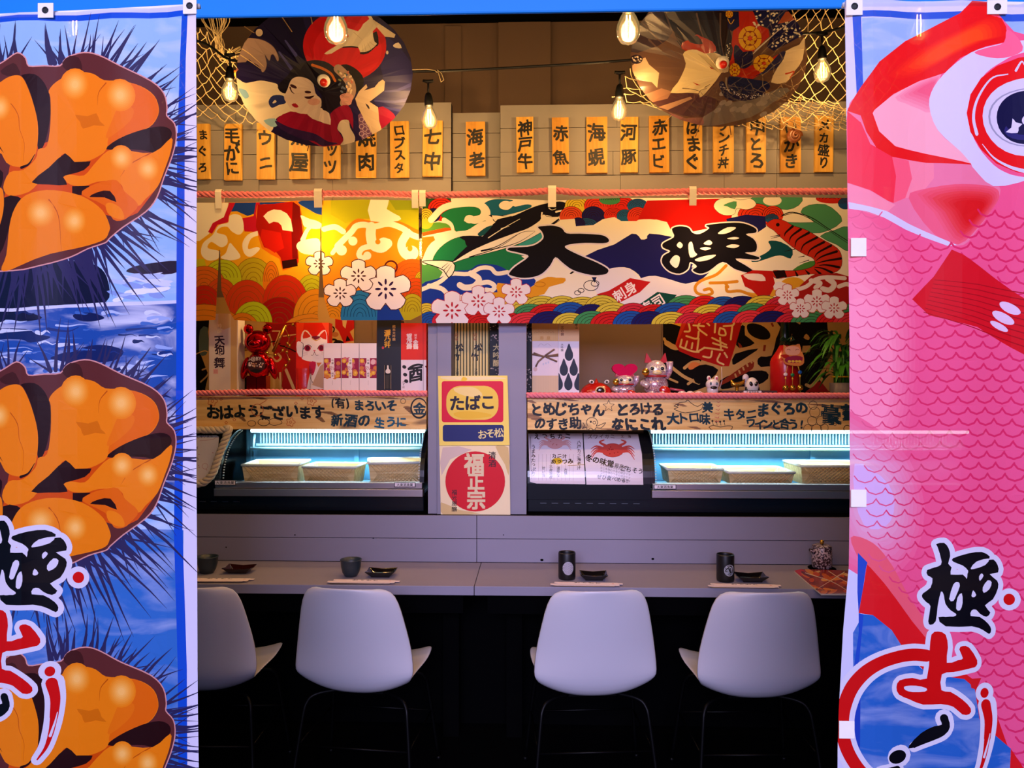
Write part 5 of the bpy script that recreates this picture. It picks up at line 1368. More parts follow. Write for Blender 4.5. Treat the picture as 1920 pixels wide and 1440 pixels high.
for lab, a, b, yt, yb, D, dp, rz in (('bamboo tray at the left end of the left display case', 452, 556, 872, 909, 3.60, .24, .06), ('bamboo tray in the middle of the left display case', 568, 668, 876, 910, 3.61, .20, -.05), ('bamboo tray at the right end of the left display case', 682, 786, 868, 909, 3.62, .24, .22),
                                 ('bamboo tray at the left end of the right display case', 1252, 1356, 880, 909, 3.60, .22, 0), ('bamboo tray in the middle of the right display case', 1366, 1490, 886, 909, 3.58, .26, 0), ('bamboo tray behind the label nearest the right banner', 1502, 1650, 874, 909, 3.60, .26, 0)):
    pz = P((a + b) / 2, yb, D).z
    basket(lab, a, b, yt, yb, D, dp, rz)
name_label(422, 905, 3.459, 40, 10, 'small white name label at the left end of the left case rail')
name_label(759, 909, 3.459, 40, 9, 'small white name label at the right end of the left case rail')
name_label(1247, 913, 3.459, 42, 9, 'small white name label at the left end of the right case rail')

# ------------------------------------------------------------------ paper sheets on the machine covers
def cover_fn(D0=3.483):
    pr = prof(40)
    def fn(px, py):
        best = None
        for (ya, za), (yb, zb2) in zip(pr[:-1], pr[1:]):
            z1_, z2_ = P(px, py, ya).z - za, P(px, py, yb).z - zb2
            if (z1_ >= 0) != (z2_ >= 0) or best is None:
                q = abs(z1_) / max(1e-9, abs(z1_) + abs(z2_)); y = ya + (yb - ya) * q; best = y
                if (z1_ >= 0) != (z2_ >= 0): break
        p = P(px, py, best - .006)
        return p
    return fn
def crab(A, x, y, s, c, c2):
    A.blob(c, [(x + s * math.cos(a) * (1 if i % 2 else .92), y + s * .62 * math.sin(a)) for i, a in enumerate([6.28319 * k / 12 for k in range(12)])], c2, s * .06)
    for d in (-1, 1):
        for k in range(4):
            a = -.5 + .38 * k
            A.stroke(c, [(x + d * s * .7, y + s * .3 * math.sin(a)), (x + d * s * 1.5, y + s * (.5 * math.sin(a) - .15)), (x + d * s * 2.0, y + s * (.9 * math.sin(a) + .3))], s * .22, s * .05, n=3)
        A.stroke(c, [(x + d * s * .6, y - s * .4), (x + d * s * 1.2, y - s * .75), (x + d * s * .8, y - s * .95)], s * .26, s * .1, n=3)
    for i in range(9): A.ell(c2, x + s * random.uniform(-.6, .6), y + s * random.uniform(-.35, .35), s * .06, s * .05, 0, 6)
A = Art(); A.view(970, 740, 3.048)
A.poly('#e2d4da', '62,222 372,220 388,512 110,508 72,498')
A.brush('#2a140c', 'えっちカニ', 90, 310, 238, 34, .03); crab(A, 215, 280, 46, '#d49a96', '#b86a62')
A.brush('#3a2008', 'カニ汁', 195, 285, 350, 26, .03); A.blob('#d8b020', '200,370 240,360 260,385 225,400', n=2); A.brush('#2a140c', 'めっつみ', 190, 320, 382, 30, .04)
A.text('#2a140c', 'うまみたっぷり', 92, 375, 26, .02, vert=True, jit=.1); A.text('#2a140c', '八戸カニ海老汁', 352, 345, 24, .02, vert=True, jit=.1)
for k, w_ in enumerate(('甘い身', '北海道産', '濃厚な', '古賀')): A.text('#2a1c18', w_, 150 + 42 * k, 440, 20, .01, vert=True, jit=.15)
for k in range(10): A.stroke('#8a7a7c', [(122 + 22 * k, 340), (121 + 22 * k, 490)], 1.2, n=1)
A.stroke('#7c5a10', '290,405 390,400', 3); A.stroke('#2a140c', '80,480 75,240', 2, n=1)
A.grid([990 + 8 * i for i in range(16)], [812 + 6 * i for i in range(17)])
tag(MB().sheet(A, cover_fn()).build('menu_sheet', GLOSSCARD), 'left of the two crab menu sheets, with a yellow blot and vertical writing', 'menu sheet', 'crab menu sheets')
A = Art(); A.view(970, 740, 3.048)
A.poly('#e2d4da', '378,222 690,226 712,340 720,515 395,514')
A.brush('#5a3424', 'ズワイガニ', 400, 560, 240, 26, .01); A.brush('#5a3424', '北海', 580, 660, 240, 20, .01); crab(A, 545, 318, 62, '#d04a40', '#8e2420')
A.text('#20100c', '冬の味覚', 470, 378, 42, .035, .25); A.text('#20100c', 'は最高の', 582, 408, 28, .01, .2); A.text('#20100c', 'ごちそう!', 660, 430, 34, .025, .15)
for k in range(4): A.text('#5a4a4a', 'カニを味わう冬の限定です', 560, 420 + 18 * k, 15, 0, .25)
A.text('#20100c', 'ぜひ食べめる!!', 545, 480, 28, .02, .15)
A.grid([1092 + 8 * i for i in range(16)], [812 + 6 * i for i in range(18)])
tag(MB().sheet(A, cover_fn()).build('menu_sheet', GLOSSCARD), 'right of the two crab menu sheets, with a large red crab and slanted writing', 'menu sheet', 'crab menu sheets')
# rope framed notice at the far left
A = Art(); A.view(370, 740, 4.174)
A.poly('#e2d8d4', '-580,330 150,318 170,330 150,560 80,650 40,680 -580,690')
for k, w_ in enumerate(('いらっしゃいませ', 'ろくぼ', '本日のおすすめ')): A.text('#5a2c2c', w_, 20 - 50 * k, 330 + 90 * k, 26, .01, -.1)
A.stroke('#c88a88', '20,360 120,350 150,330', 3); A.ring('#c88a88', 60, 560, 22, 3)
for i in range(14): A.ell('#c87a80', random.uniform(-200, 130), random.uniform(400, 620), 5, 4, 0, 6)
nf = lambda x, y: P(x, y, 3.415)
t = thing('rope_framed_notice', 'white notice with a thick rope frame, beside the left banner', 'notice', P(360, 905, 3.405))
MB().sheet(A, nf).build('paper', CARD, t)
def rope_into(parent, name, line, r, pitch, m_):
    q = [Vector(p) for p in line]; mb = MB(); L = [0]
    for i in range(1, len(q)): L.append(L[-1] + (q[i] - q[i - 1]).length)
    for k in range(3):
        out = []
        for i, p in enumerate(q):
            tt = (q[min(i + 1, len(q) - 1)] - q[max(0, i - 1)]).normalized(); s_ = tt.cross(Vector((0, 1, 0))).normalized(); b = tt.cross(s_); a = 6.28319 * (L[i] / pitch + k / 3)
            out.append(p + (s_ * math.cos(a) + b * math.sin(a)) * r * .52)
        mb.tube(out, r * .6, 7)
    return mb.build(name, m_, parent)
fr = smooth_open([(230, 812), (330, 806), (412, 806), (428, 803), (424, 820), (412, 850), (400, 885), (388, 900), (376, 906), (330, 912), (236, 914), (224, 900), (220, 860), (224, 818), (232, 812)], 14)
rope_into(t, 'rope_frame', [P(x, y, 3.40) for x, y in fr], .017, .07, mat('cream_rope', '#cdbba0', .85, vary=.15, scale=70))

# ------------------------------------------------------------------ two posters pinned across the posts
A = Art(); A.view(800, 690, 4.965)
A.poly('#f6da66', '105,75 752,70 772,718 118,722')
A.blob('#f2dca0', '130,80 400,78 640,80 740,100 500,112 200,110', n=2); A.blob('#f0c430', '340,80 380,100 360,120 320,118', n=2)
def rrect(A, col, x0, y0, x1, y1, r):
    p = []
    for cx, cy, a0 in ((x1 - r, y0 + r, -1.5708), (x1 - r, y1 - r, 0), (x0 + r, y1 - r, 1.5708), (x0 + r, y0 + r, 3.14159)):
        p += [(cx + r * math.cos(a0 + 1.5708 * k / 6), cy + r * math.sin(a0 + 1.5708 * k / 6)) for k in range(7)]
    A.poly(col, p)
rrect(A, '#d60a34', 140, 122, 714, 505, 24); rrect(A, '#ecc648', 183, 166, 668, 482, 130)
A.blob('#f0d484', '250,190 400,175 480,200 520,260 420,270 300,240', n=2); A.blob('#e8b828', '250,420 380,400 560,420 600,450 400,474 290,460', n=2)
for ch, x, y in zip('たばこ', (284, 432, 570), (328, 322, 322)): A.text('#1c1222', ch, x, y, 150, .045, 0, 1)
rrect(A, '#1c2464', 150, 530, 718, 684, 22)
for ch, x, y in zip('おそ松', (520, 592, 672), (618, 610, 602)): A.text('#e8d48c', ch, x, y, 92, .022, -.05)
tag(MB().sheet(A, plane(3.421)).build('poster', CARD, solid=.0015), 'yellow poster with a red panel reading たばこ, pinned on the middle posts', 'poster')
A = Art(); A.view(800, 690, 4.965)
A.poly('#f2dcb0', '118,724 770,722 779,1366 132,1370'); A.blob('#d8b878', '640,730 760,740 765,1000 730,900', n=2); A.blob('#d8b87c', '135,1250 300,1320 500,1355 150,1362', n=2); A.blob('#d4bcb0', '150,740 420,760 220,850 140,1000', n=2)
A.ell('#d00a20', 452, 1056, 278, 280, n=44)
for ch, y, sz in (('福', 890, 200), ('正', 1058, 170), ('宗', 1224, 190)): A.text('#dfc9a0', ch, 440 + (20 if ch != '福' else 0), y, sz, .045, 0, .95)
A.text('#281820', '清酒', 610, 850, 74, .02, vert=True); A.text('#281820', '福光屋醸', 258, 1235, 52, .02, vert=True)
tag(MB().sheet(A, plane(3.421)).build('poster', CARD, solid=.0015), 'cream poster with a big red disc reading 福正宗, below the yellow poster', 'poster')
# ------------------------------------------------------------------ what stands on the shelves
DI = 3.56
def zpx(y, D=DI): return P(960, y, D).z
def carton(name, label, cat, x0, x1, ytop, art=None, D=DI, deep=.085, col='#e6dede', mat_=CARD, group=None, side=None, rz=0.0):
    """an upright box; art is what is printed on its front, in photograph pixels"""
    a, b = X(x0, D), X(x1, D); zt_ = P((x0 + x1) / 2, ytop, D).z
    mb = MB().box(a, b, D, D + deep, zs + .0005, zt_, 0, col)
    if side: mb.box(b - .0006, b + .0004, D + .001, D + deep - .001, zs + .002, zt_ - .002, 0, side)
    if art: mb.sheet(art, plane(D - .0006))
    if rz:
        c = mb.centre(); mb.move(Matrix.Translation(c) @ Matrix.Rotation(rz, 4, 'Z') @ Matrix.Translation(-c))
    return tag(mb.build(name, mat_), label, cat, group)
# printed hangings on the wall behind the shelves
HT = printed('printed_wall_hanging', 0.85, spec=.1)
A = Art(); A.view(370, 590, 6.19)
A.poly('#b8945c', '-400,-200 1820,-200 1820,1000 -400,1000')
A.poly('#0c0a0c', '-400,-100 140,60 120,260 40,460 130,700 60,1000 -400,1000'); A.blob('#4c6068', '30,180 120,150 130,420 60,480 20,420', n=2)
A.stroke('#b8945c', '40,780 120,700 130,620 60,640', 18); A.stroke('#b8945c', '-20,460 80,420 140,440', 12)
A.poly('#0c0a0c', '465,80 540,80 520,200 470,230'); A.blob('#0c0a0c', '470,340 520,310 550,330 560,420 500,460 465,440', n=2); A.blob('#0c0a0c', '490,700 560,640 600,860 480,860', n=2)
A.poly('#8c1418', '780,60 1180,60 1180,900 1010,900 900,640 870,300'); A.poly('#a81c1c', '520,-100 1400,-100 1300,70 900,110 600,60')
A.stroke('#c8a878', '830,190 880,400 960,190 840,190', 12, n=1); A.stroke('#c8a878', '890,640 890,900', 30); A.stroke('#c8a878', '960,640 970,900', 24); A.stroke('#c8a878', '1030,640 1120,860', 34)
A.ell('#ac1414', 940, 580, 100, 92); A.stroke('#c8a878', '850,480 920,540 970,500 940,455', 24); A.stroke('#c8a878', '1000,250 1140,230', 12)
for k in range(6): A.stroke('#140c0c', [(780 + 60 * k, 300 + 20 * k), (840 + 60 * k, 280 + 30 * k)], 14)
A.stroke('#140c0c', '1520,120 1590,160 1550,240 1480,200', 16); A.stroke('#140c0c', '1500,300 1600,290 1640,340', 24); A.ell('#140c0c', 1640, 330, 60, 34); A.ell('#a0643c', 1600, 230, 40, 30)
A.poly('#a81818', '1600,50 1820,50 1820,160 1770,200 1820,300 1700,330 1640,190 1600,150'); A.poly('#c8a878', '1680,50 1740,50 1720,160 1690,130'); A.poly('#140c0c', '1740,240 1780,300 1720,310')
t_ = MB().sheet(A, plane(4.10)); tag(t_.build('wall_hanging', HT, solid=.002), 'red, black and tan printed cloth hanging on the wall behind the left shelf', 'wall hanging')
A = Art(); A.view(1300, 580, 6.0)
A.poly('#b28e58', '-340,-200 2000,-200 2000,1000 -340,1000')
A.poly('#0b090b', '-340,60 -150,60 -60,400 100,560 0,700 280,820 -100,960 -340,960')
for p, w in (('-300,380 -200,430 -60,400 60,420', 60), ('-330,330 -290,400', 30), ('-260,640 -100,760 60,830', 36), ('-320,760 -180,820', 24), ('-100,660 -20,600 60,590', 36), ('-60,840 40,760 30,680', 30)): A.stroke('#b8945c', p, w)
A.blob('#c8743c', '-60,640 0,590 80,620 20,660 -40,680', n=2)
A.poly('#d09c2c', '-340,40 60,40 -60,220 -250,160')
A.blob('#0b090b', '610,170 700,160 800,200 862,270 850,330 760,340 660,300 610,240', n=3); A.blob('#0b090b', '520,200 580,190 580,290 690,380 560,430 480,400', n=2); A.blob('#0b090b', '470,500 730,440 640,510 500,600 440,620', n=2)
A.blob('#0b090b', '940,80 1500,80 1460,900 1220,940 960,660 760,650 720,580 760,530 880,520 930,330 980,200', n=2); A.blob('#0b090b', '300,800 480,720 700,690 820,700 840,780 700,860 480,870 320,900', n=2)
A.blob('#0b090b', '1240,650 1340,680 1410,750 1380,820 1280,860 1180,830', n=2); A.blob('#0b090b', '10,660 140,620 280,680 200,780 60,840 0,780', n=2)
A.blob('#7c2a18', '470,700 660,580 680,640 640,690 500,760 300,860 280,840', n=2)
for k in range(5): A.stroke('#b28e58', [(480 + 44 * k, 760 - 40 * k), (470 + 44 * k, 730 - 38 * k)], 20)
A.poly('#8c1c1c', '1260,930 1400,820 1460,800 1540,930'); A.stroke('#b28e58', '1270,850 1330,860 1430,740 1540,560', 36); A.stroke('#b28e58', '1420,760 1530,900', 40)
A.poly('#b28e58', '1230,410 1320,405 1310,480 1220,490'); A.blob('#b28e58', '1240,320 1270,275 1310,320 1290,345', n=2); A.stroke('#b28e58', '1080,128 1160,128', 14); A.poly('#b28e58', '1150,85 1230,85 1200,170 1160,150')
for p in ('790,400 818,400 808,470 782,470', '868,160 890,150 908,190 890,200', '880,690 905,690 890,720', '500,370 530,390 550,420 520,440'): A.poly('#7c2a18', p)
A.poly('#a01818', '-70,-60 580,40 470,420 400,640 310,640 0,540 -160,470 -200,400'); A.poly('#b8301c', '-70,-60 -40,60 -190,400 -200,390')
for p in ('110,120 60,170 60,220 150,290', '-60,130 -40,240 -100,250', '0,180 120,190', '-80,300 40,330 60,250', '-150,420 -20,470 60,480', '-130,340 -150,420', '-70,360 -90,430', '-10,380 -20,440', '60,330 40,480',
          '120,120 180,180', '250,140 240,260', '250,140 320,130', '340,190 440,180 460,150', '440,180 420,340', '300,210 350,230 360,290 290,280 300,210', '210,320 370,400', '220,380 380,430', '300,320 310,440', '120,430 330,460', '40,480 130,430', '210,470 190,540 110,530', '300,500 270,580 340,620', '350,490 380,540'):
    A.stroke('#d8bc84', p, 20)
tag(MB().sheet(A, plane(4.10)).build('wall_hanging', HT, solid=.002), 'black and tan cloth with a tilted red seal, behind the right shelf', 'wall hanging')

# ---- left shelf
A = Art(); A.view(370, 580, 6)
A.poly('#e2d8da', '132,125 372,50 372,960 132,960'); A.poly('#d8c090', '236,52 374,50 374,200 300,230 236,200')
A.text('#f4ecd8', '吟醸', 250, 215, 56, .02, vert=True)
A.text('#2c1838', '天狗', 250, 400, 118, .035, vert=True, jit=.1, step=.85); A.text('#2c1838', 'の', 255, 505, 40, .03); A.text('#2c1838', '舞', 250, 600, 130, .03, hand=True)
A.rect('#d8a8b0', 180, 672, 234, 728); A.text('#c07880', '印', 206, 700, 40, .01)
A.sh[0] = (A.sh[0][0], [A.pts('132,50 446,50 446,960 132,960')]); A.poly('#d0b07c', '376,52 446,90 446,960 374,960'); A.sh.insert(1, (hexc('#d8cfcf') + (1,), [A.pts('132,50 374,50 374,960 132,960')]))
carton('sake_box', 'tall white and cream drink box with purple writing, nearest the left banner', 'box', 392, 446, 589, A)

# the red bear
t = thing('bear_figure', 'shiny red bear figure with a clear belly, standing beside the tall cream box', 'figure', (X(479, DI), DI + .04, zs))
def bp(x, y): q = P(x, y, DI); return q.x, q.z
s_ = DI / F
m = MB(); yb = DI + .04
for sx in (-1, 1):
    x, z = bp(479 + sx * 9.5, 716); m.box(x - 9 * s_, x + 9 * s_, yb - .03, yb + .03, zs + .0005, z + .03); m.ball(x, yb - .02, zs + .012, 9 * s_, .035, .0115)
x, z = bp(480, 686); m.ball(x, yb, z, 23 * s_, .045, 29 * s_)
m.build('body', REDCHROME, t)
x, z = bp(480, 678); MB().ball(x, yb - .010, z + .002, 19 * s_, .045, 17 * s_).build('clear_belly', GLASS, t)
A = Art(); A.view(370, 580, 6); A.ell('#3a1418', 662, 620, 104, 96); A.text('#d8ccc4', 'B@BY', 646, 560, 56, .02); 
for k in range(30): A.ell(random.choice(['#d8ccc4', '#c89a70', '#b46a70', '#e8e0e0']), 662 + random.uniform(-84, 84), 620 + random.uniform(-18, 28), 9, 8, 0, 7)
A.blob('#100608', '580,700 660,668 750,700 740,740 600,740', n=2)
MB().sheet(A, plane(yb - .058)).build('belly_print', CARD, t)
for sx in (-1, 1):
    x, z = bp(480 + sx * 26, 690); MB().ball(x, yb, z, 7.5 * s_, .022, 22 * s_, rot=Matrix.Rotation(sx * -.25, 3, 'Y')).build('arm', REDCHROME, t)
m = MB(); x, z = bp(478, 641); m.ball(x, yb - .004, z, 25 * s_, .05, 23 * s_, n=20, m=14); x, z = bp(478, 645); m.ball(x, yb - .048, z, 11 * s_, .02, 8 * s_)
m.build('head', REDCHROME, t)
for sx in (-1, 1):
    x, z = bp(478 + sx * 18, 616); MB().ball(x, yb, z, 9.5 * s_, .016, 9.5 * s_).build('ear', REDCHROME, t)

# gold beaded garland
t = thing('bead_garland', 'garland of gold beads and a gold baton behind the red bear', 'garland', (X(525, 3.63), 3.68, zs))
path = smooth_open([(462, 655), (474, 650), (486, 656), (496, 645), (500, 662), (520, 665), (535, 650), (542, 634), (535, 612), (552, 610), (560, 628), (545, 645), (538, 660), (542, 678), (530, 690)], 5)
MB().tube([P(x, y, 3.68) for x, y in path] + [P(530, 706, 3.68), P(527, 731, 3.68)], .0014, 5).build('wire', GOLD, t)
for x, y in path[::4]: q = P(x, y, 3.672); MB().ball(q.x, q.y, q.z, .0085, n=10, m=7).build('bead', GOLD, t)
m = MB().tube([P(512, 660, 3.67), P(534, 612, 3.67)], .008, 8); m.build('baton', GOLD, t)

# red bag with a white cat face
A = Art(); A.view(370, 580, 6)
A.poly('#c8200f', '1110,150 1480,150 1480,960 1110,960'); A.poly('#d83818', '1120,150 1200,150 1180,340 1115,360'); A.poly('#e04a28', '1400,150 1480,150 1480,300')
A.blob('#e8dfe0', '1165,350 1172,280 1205,232 1250,250 1285,300 1340,308 1390,250 1440,232 1460,300 1462,400 1475,480 1440,600 1300,590 1180,560 1160,450', n=2)
A.blob('#c83018', '1188,330 1195,270 1215,245 1260,285 1270,310', n=2); A.blob('#c83018', '1375,305 1410,260 1440,245 1452,340', n=2); A.blob('#6c1830', '1282,310 1330,300 1388,310 1330,345', n=2); A.stroke('#c89a4c', '1290,325 1335,352 1385,325', 10)
for x in (1240, 1395): A.ell('#e8dfe0', x, 440, 40, 34); A.ell('#b02040', x, 438, 36, 34); A.ell('#5c1024', x, 436, 24, 26); A.stroke('#2c1018', [(x - 45, 448), (x - 20, 408), (x + 20, 402), (x + 44, 425)], 7)
A.blob('#d05a68', '1300,460 1335,458 1318,478', n=1); A.stroke('#4c2030', '1318,478 1300,515 1280,515', 5); A.stroke('#4c2030', '1318,478 1335,515 1360,515', 5)
for k in range(3): A.stroke('#c0a0a8', [(1190, 480 + 20 * k), (1240, 485 + 12 * k)], 3); A.stroke('#c0a0a8', [(1440, 480 + 20 * k), (1395, 485 + 12 * k)], 3)
A.stroke('#2c1018', '1140,370 1185,380 1190,420 1180,540', 6); A.blob('#e8dfe0', '1120,370 1160,365 1180,420 1165,540 1120,480', n=2)
A.poly('#dfd6d8', '1290,600 1440,600 1440,900 1230,900'); A.blob('#b01c48', '1260,600 1330,590 1330,660 1300,740 1270,720', n=2); A.blob('#c8743c', '1340,600 1400,600 1360,650', n=1); A.stroke('#2c1830', '1265,640 1270,760 1300,830', 6); A.poly('#b89a84', '1380,640 1420,610 1440,900 1290,850')
carton('gift_bag', 'red gift bag printed with a white cat face, behind the glass tumbler', 'bag', 555, 616, 605, A, D=3.655, deep=.07, col='#c8200f', mat_=GLOSSCARD)
x, z = P(569, 730, 3.52).x, zs
m = MB().lathe([(.0001, .0), (.027, 0), (.030, .01), (.041, .135), (.0395, .135), (.0285, .012), (.0001, .010)], x, 3.53, z + .0005, 12, sm=False)
tag(m.build('glass_tumbler', GLASS), 'faceted clear glass tumbler standing in front of the cat bag', 'glass')
m = MB()
for k in range(9): m.ball(x + random.uniform(-.012, .012), 3.53 + random.uniform(-.012, .012), z + .02 + .012 * random.random(), .009, n=8, m=6, col='#c8a8a0')
tag(m.build('wrapped_sweets', TOY), 'wrapped sweets lying in the glass tumbler', 'sweets', kind='stuff')
# three white boxes with flowered bands
def band_box(i, x0, x1, lab):
    A = Art(); A.view(x0, 580, 6 * 33.5 / (x1 - x0) * (x1 - x0) / 33.5)
    w = (x1 - x0) * 6
    A.poly('#e2d9e0', [(0, 385), (w, 385), (w, 960), (0, 960)]); A.rect('#8c1444', 0, 548, w, 775)
    for k in range(16): A.ell(random.choice(['#c8783c', '#d8a838', '#b03c5c', '#c86c78', '#a04468', '#d8b0b8']), random.uniform(8, w - 8), random.uniform(560, 765), 26, 24, 0, 10)
    for x, y in ((32, 580), (30, 710), (160, 715)): 
        A.ell('#d8a030', x, y, 26, 25); A.ell('#e0c060', x, y, 12, 12)
    A.rect('#b0a6ae', 0, 385, 5, 960); A.rect('#e2d9e0', w * .42, 548, w * .62, 775); A.blob('#e2d9e0', [(w * .35, 620), (w * .5, 590), (w * .62, 620), (w * .6, 680), (w * .4, 690)], n=2)
    A.text('#1c1620', '吟', w * .52, 575, 24, .01); A.text('#1c1620', '醸', w * .52, 605, 24, .01); A.text('#a02c3c', '祝い', w * .5, 660, 46, .01); A.text('#1c1620', '純米', w * .52, 735, 26, .01, vert=True)
    A.stroke('#6a6068', [(w * .52, 800), (w * .52, 850)], 2, n=1)
    carton('sake_box', 'white drink box with a flowered band, ' + lab, 'box', x0, x1, 643.5, A, col='#e2d9e0', group='white boxes with flowered bands')
for i, (a, b, l) in enumerate(((606.5, 639.2, 'left of three, beside the cat bag'), (639.8, 672.8, 'middle of three'), (673.4, 706, 'right of three, beside the black box'))): band_box(i, a, b, l)
A = Art(); A.view(600, 580, 6); A.rect('#12151f', 640, 120, 912, 960); A.rect('#1a2030', 640, 420, 912, 960)
A.text('#d8a020', '澤乃井', 758, 330, 76, .04, vert=True, jit=.08, step=.85); A.text('#c8a060', '純米大吟醸', 832, 265, 36, .015, vert=True); A.ell('#b03848', 708, 432, 13, 15)
A.rect('#06070c', 722, 628, 800, 900); A.stroke('#a08c70', '724,630 724,900', 3, n=1); A.stroke('#a08c70', '798,630 798,900', 3, n=1); A.blob('#d8d0c8', '754,632 772,632 774,665 792,690 788,715 762,722 740,712 738,690 754,665', n=2)
for k in range(5): A.stroke('#5a5448', [(732 + 15 * k, 740), (730 + 15 * k, 890)], 4, n=1)
carton('sake_box', 'tall black drink box with gold writing, left of the red and white box', 'box', 706.6, 752, 600, A, col='#12151f')
A = Art(); A.view(600, 580, 6); A.rect('#d02410', 912, 155, 1195, 960); A.rect('#dcd4de', 912, 568, 1195, 960); A.rect('#b01c0c', 1156, 155, 1164, 566); A.rect('#8c8490', 1160, 568, 1166, 960)
A.text('#e8d4cc', '賀茂鶴', 1004, 360, 66, .04, vert=True, jit=.1, step=.85); A.text('#e8d4cc', '純米', 1076, 305, 30, .01, vert=True); A.text('#e8d4cc', '金鶴', 1076, 395, 60, .04, vert=True, step=.85)
for x, y in ((948, 648), (958, 735), (970, 808)): A.ell('#0e0c12', x, y, 24, 20, .5)
A.stroke('#0e0c12', '1000,670 1040,640 1100,622 1150,628', 30, 22); A.text('#0e0c12', '酉', 1075, 730, 185, .045, -.1, .95, hand=True)
A.text('#2c2430', 'みずほ', 940, 845, 30, .01, vert=True); A.blob('#0e0c12', '1180,640 1200,630 1200,670', n=1)
carton('sake_box', 'red over white drink box with one large black character, beside the middle post', 'box', 752.6, 799.5, 606, A, col='#d02410')

# ---- boxes behind the middle posts stand on their own small shelf
tag(MB().box(X(815, 3.5605), X(962, 3.5605), 3.5605, 3.90, zs - .022, zs).build('shelf', SHELFWOOD), 'short shelf behind the two middle posts, above the yellow poster', 'shelf')
def striped(x0, x1, lab):
    A = Art(); A.rect('#d8b45c', x0, 600, x1, 735)
    n = 6
    for k in range(n):
        x = x0 + (x1 - x0) * (k + .62) / n; A.rect('#122c1c', x, 600, x + 1.9, 735); A.rect('#e0cc8c', x0 + (x1 - x0) * (k + .1) / n, 600, x0 + (x1 - x0) * (k + .1) / n + 1.6, 735)
    A.text('#0e0c0c', '松', x0 + 14, 651, 15, .04, hand=True); A.text('#0e0c0c', '竹', x0 + 8, 669, 15, .04, hand=True); A.text('#a85c2c', '純米', x0 + 8, 632, 8, .01, vert=True); A.text('#2c2c1c', '之巻', x0 + 10, 697, 7, .01, vert=True)
    carton('sake_box', 'striped yellow drink box between the posts, ' + lab, 'box', x0, x1, 600, A, D=3.60, col='#d8b45c', group='striped boxes between the posts')
striped(847.5, 882, 'left of two'); striped(882.6, 917, 'right of two, beside the black floral box')
def floral(x0, x1, lab, word, sd):
    r = random.Random(sd); A = Art(); A.rect('#0a0a10', x0, 600, x1, 735)
    for k in range(46):
        y = r.uniform(603, 640) if k < 24 else r.uniform(690, 733); A.ell(r.choice(['#d8c8c0', '#a88c7c', '#c8b4b0', '#8c6c60']), r.uniform(x0 + 1, x1 - 1), y, r.uniform(.7, 1.7), r.uniform(.6, 1.4), 0, 6)
    if word: A.text('#c8b078', word, (x0 + x1) / 2 + 3, 666, 14, .02, vert=True, step=1.05)
    carton('sake_box', lab, 'box', x0, x1, 600, A, D=3.60, col='#0a0a10')
floral(918, 938, 'black drink box with small flowers and gold writing between the posts', '大吟醸', 3)

# ---- right shelf
floral(984, 997, 'narrow black box with white blossom specks, right of the middle posts', '', 5)
A = Art(); A.view(800, 590, 6.26); A.rect('#d8c8cc', 1240, 100, 1545, 910); A.rect('#d2a868', 1240, 100, 1545, 310); A.rect('#ccb08c', 1240, 715, 1545, 910)
for k in range(24): A.stroke('#c09458', [(1246 + 12.6 * k, 102), (1246 + 12.6 * k, 308)], 2, n=1); A.stroke('#bc9c7c', [(1246 + 12.6 * k, 720), (1246 + 12.6 * k, 908)], 2, n=1)
for k in range(6): A.stroke('#a8783c', [(1260 + 40 * k, 210), (1280 + 40 * k, 200), (1295 + 40 * k, 212)], 4)
A.text('#c08a3c', '寿', 1350, 275, 50, .03); A.text('#c08a3c', '泉', 1430, 275, 50, .03); A.stroke('#b0a0a0', '1310,370 1340,340 1380,360 1420,340 1460,370', 4); A.rect('#c8a060', 1300, 305, 1500, 310); A.ell('#c8a8a0', 1275, 640, 24, 26)
for i in range(3): A.ell('#b8b8c8', 1370 + 30 * i, 580 - 10 * i, 10, 14)
o = carton('sake_box', 'beige and white wrapped box tied with a brown ribbon bow', 'box', 998, 1046.5, 605, A, col='#d2bfa4')
RB = mat('brown_ribbon', '#6e5444', .6, vary=.1); m = MB(); A = Art(); A.view(800, 590, 6.26)
for p in ('1240,465 1380,490 1545,480', '1255,448 1380,495', '1390,480 1500,405', '1390,490 1545,465', '1400,495 1530,550', '1380,490 1310,550 1280,610'):
    pts_ = [P(x, y, DI - .004) for x, y in A.pts(p)]; m.tube(pts_, [.0045] * len(pts_), 6)
m.ball(P(1022, 668, DI - .004).x, DI - .004, P(1022, 668, DI).z, .005)
b_ = m.build('ribbon', RB, o)
A = Art(); A.view(800, 590, 6.26); A.rect('#dcd2d8', 1548, 90, 1790, 910); A.rect('#d8b07c', 1548, 90, 1790, 312)
A.text('#6c3c24', '北の錦', 1592, 190, 40, .02, vert=True); A.text('#1c1820', '大吟醸', 1590, 385, 32, .01, vert=True); A.text('#141014', '寿山', 1757, 135, 34, .02, vert=True)
for x, y in ((1670, 450), (1610, 625), (1726, 625), (1550, 795), (1663, 795), (1780, 795)):
    A.blob('#121c30', [(x, y - 112), (x + 26, y - 50), (x + 48, y + 10), (x + 40, y + 66), (x, y + 94), (x - 40, y + 66), (x - 48, y + 10), (x - 26, y - 50)], n=3)
carton('sake_box', 'white and cream drink box with a pyramid of dark blue drops', 'box', 1047, 1086, 605, A, col='#dcd2d8')
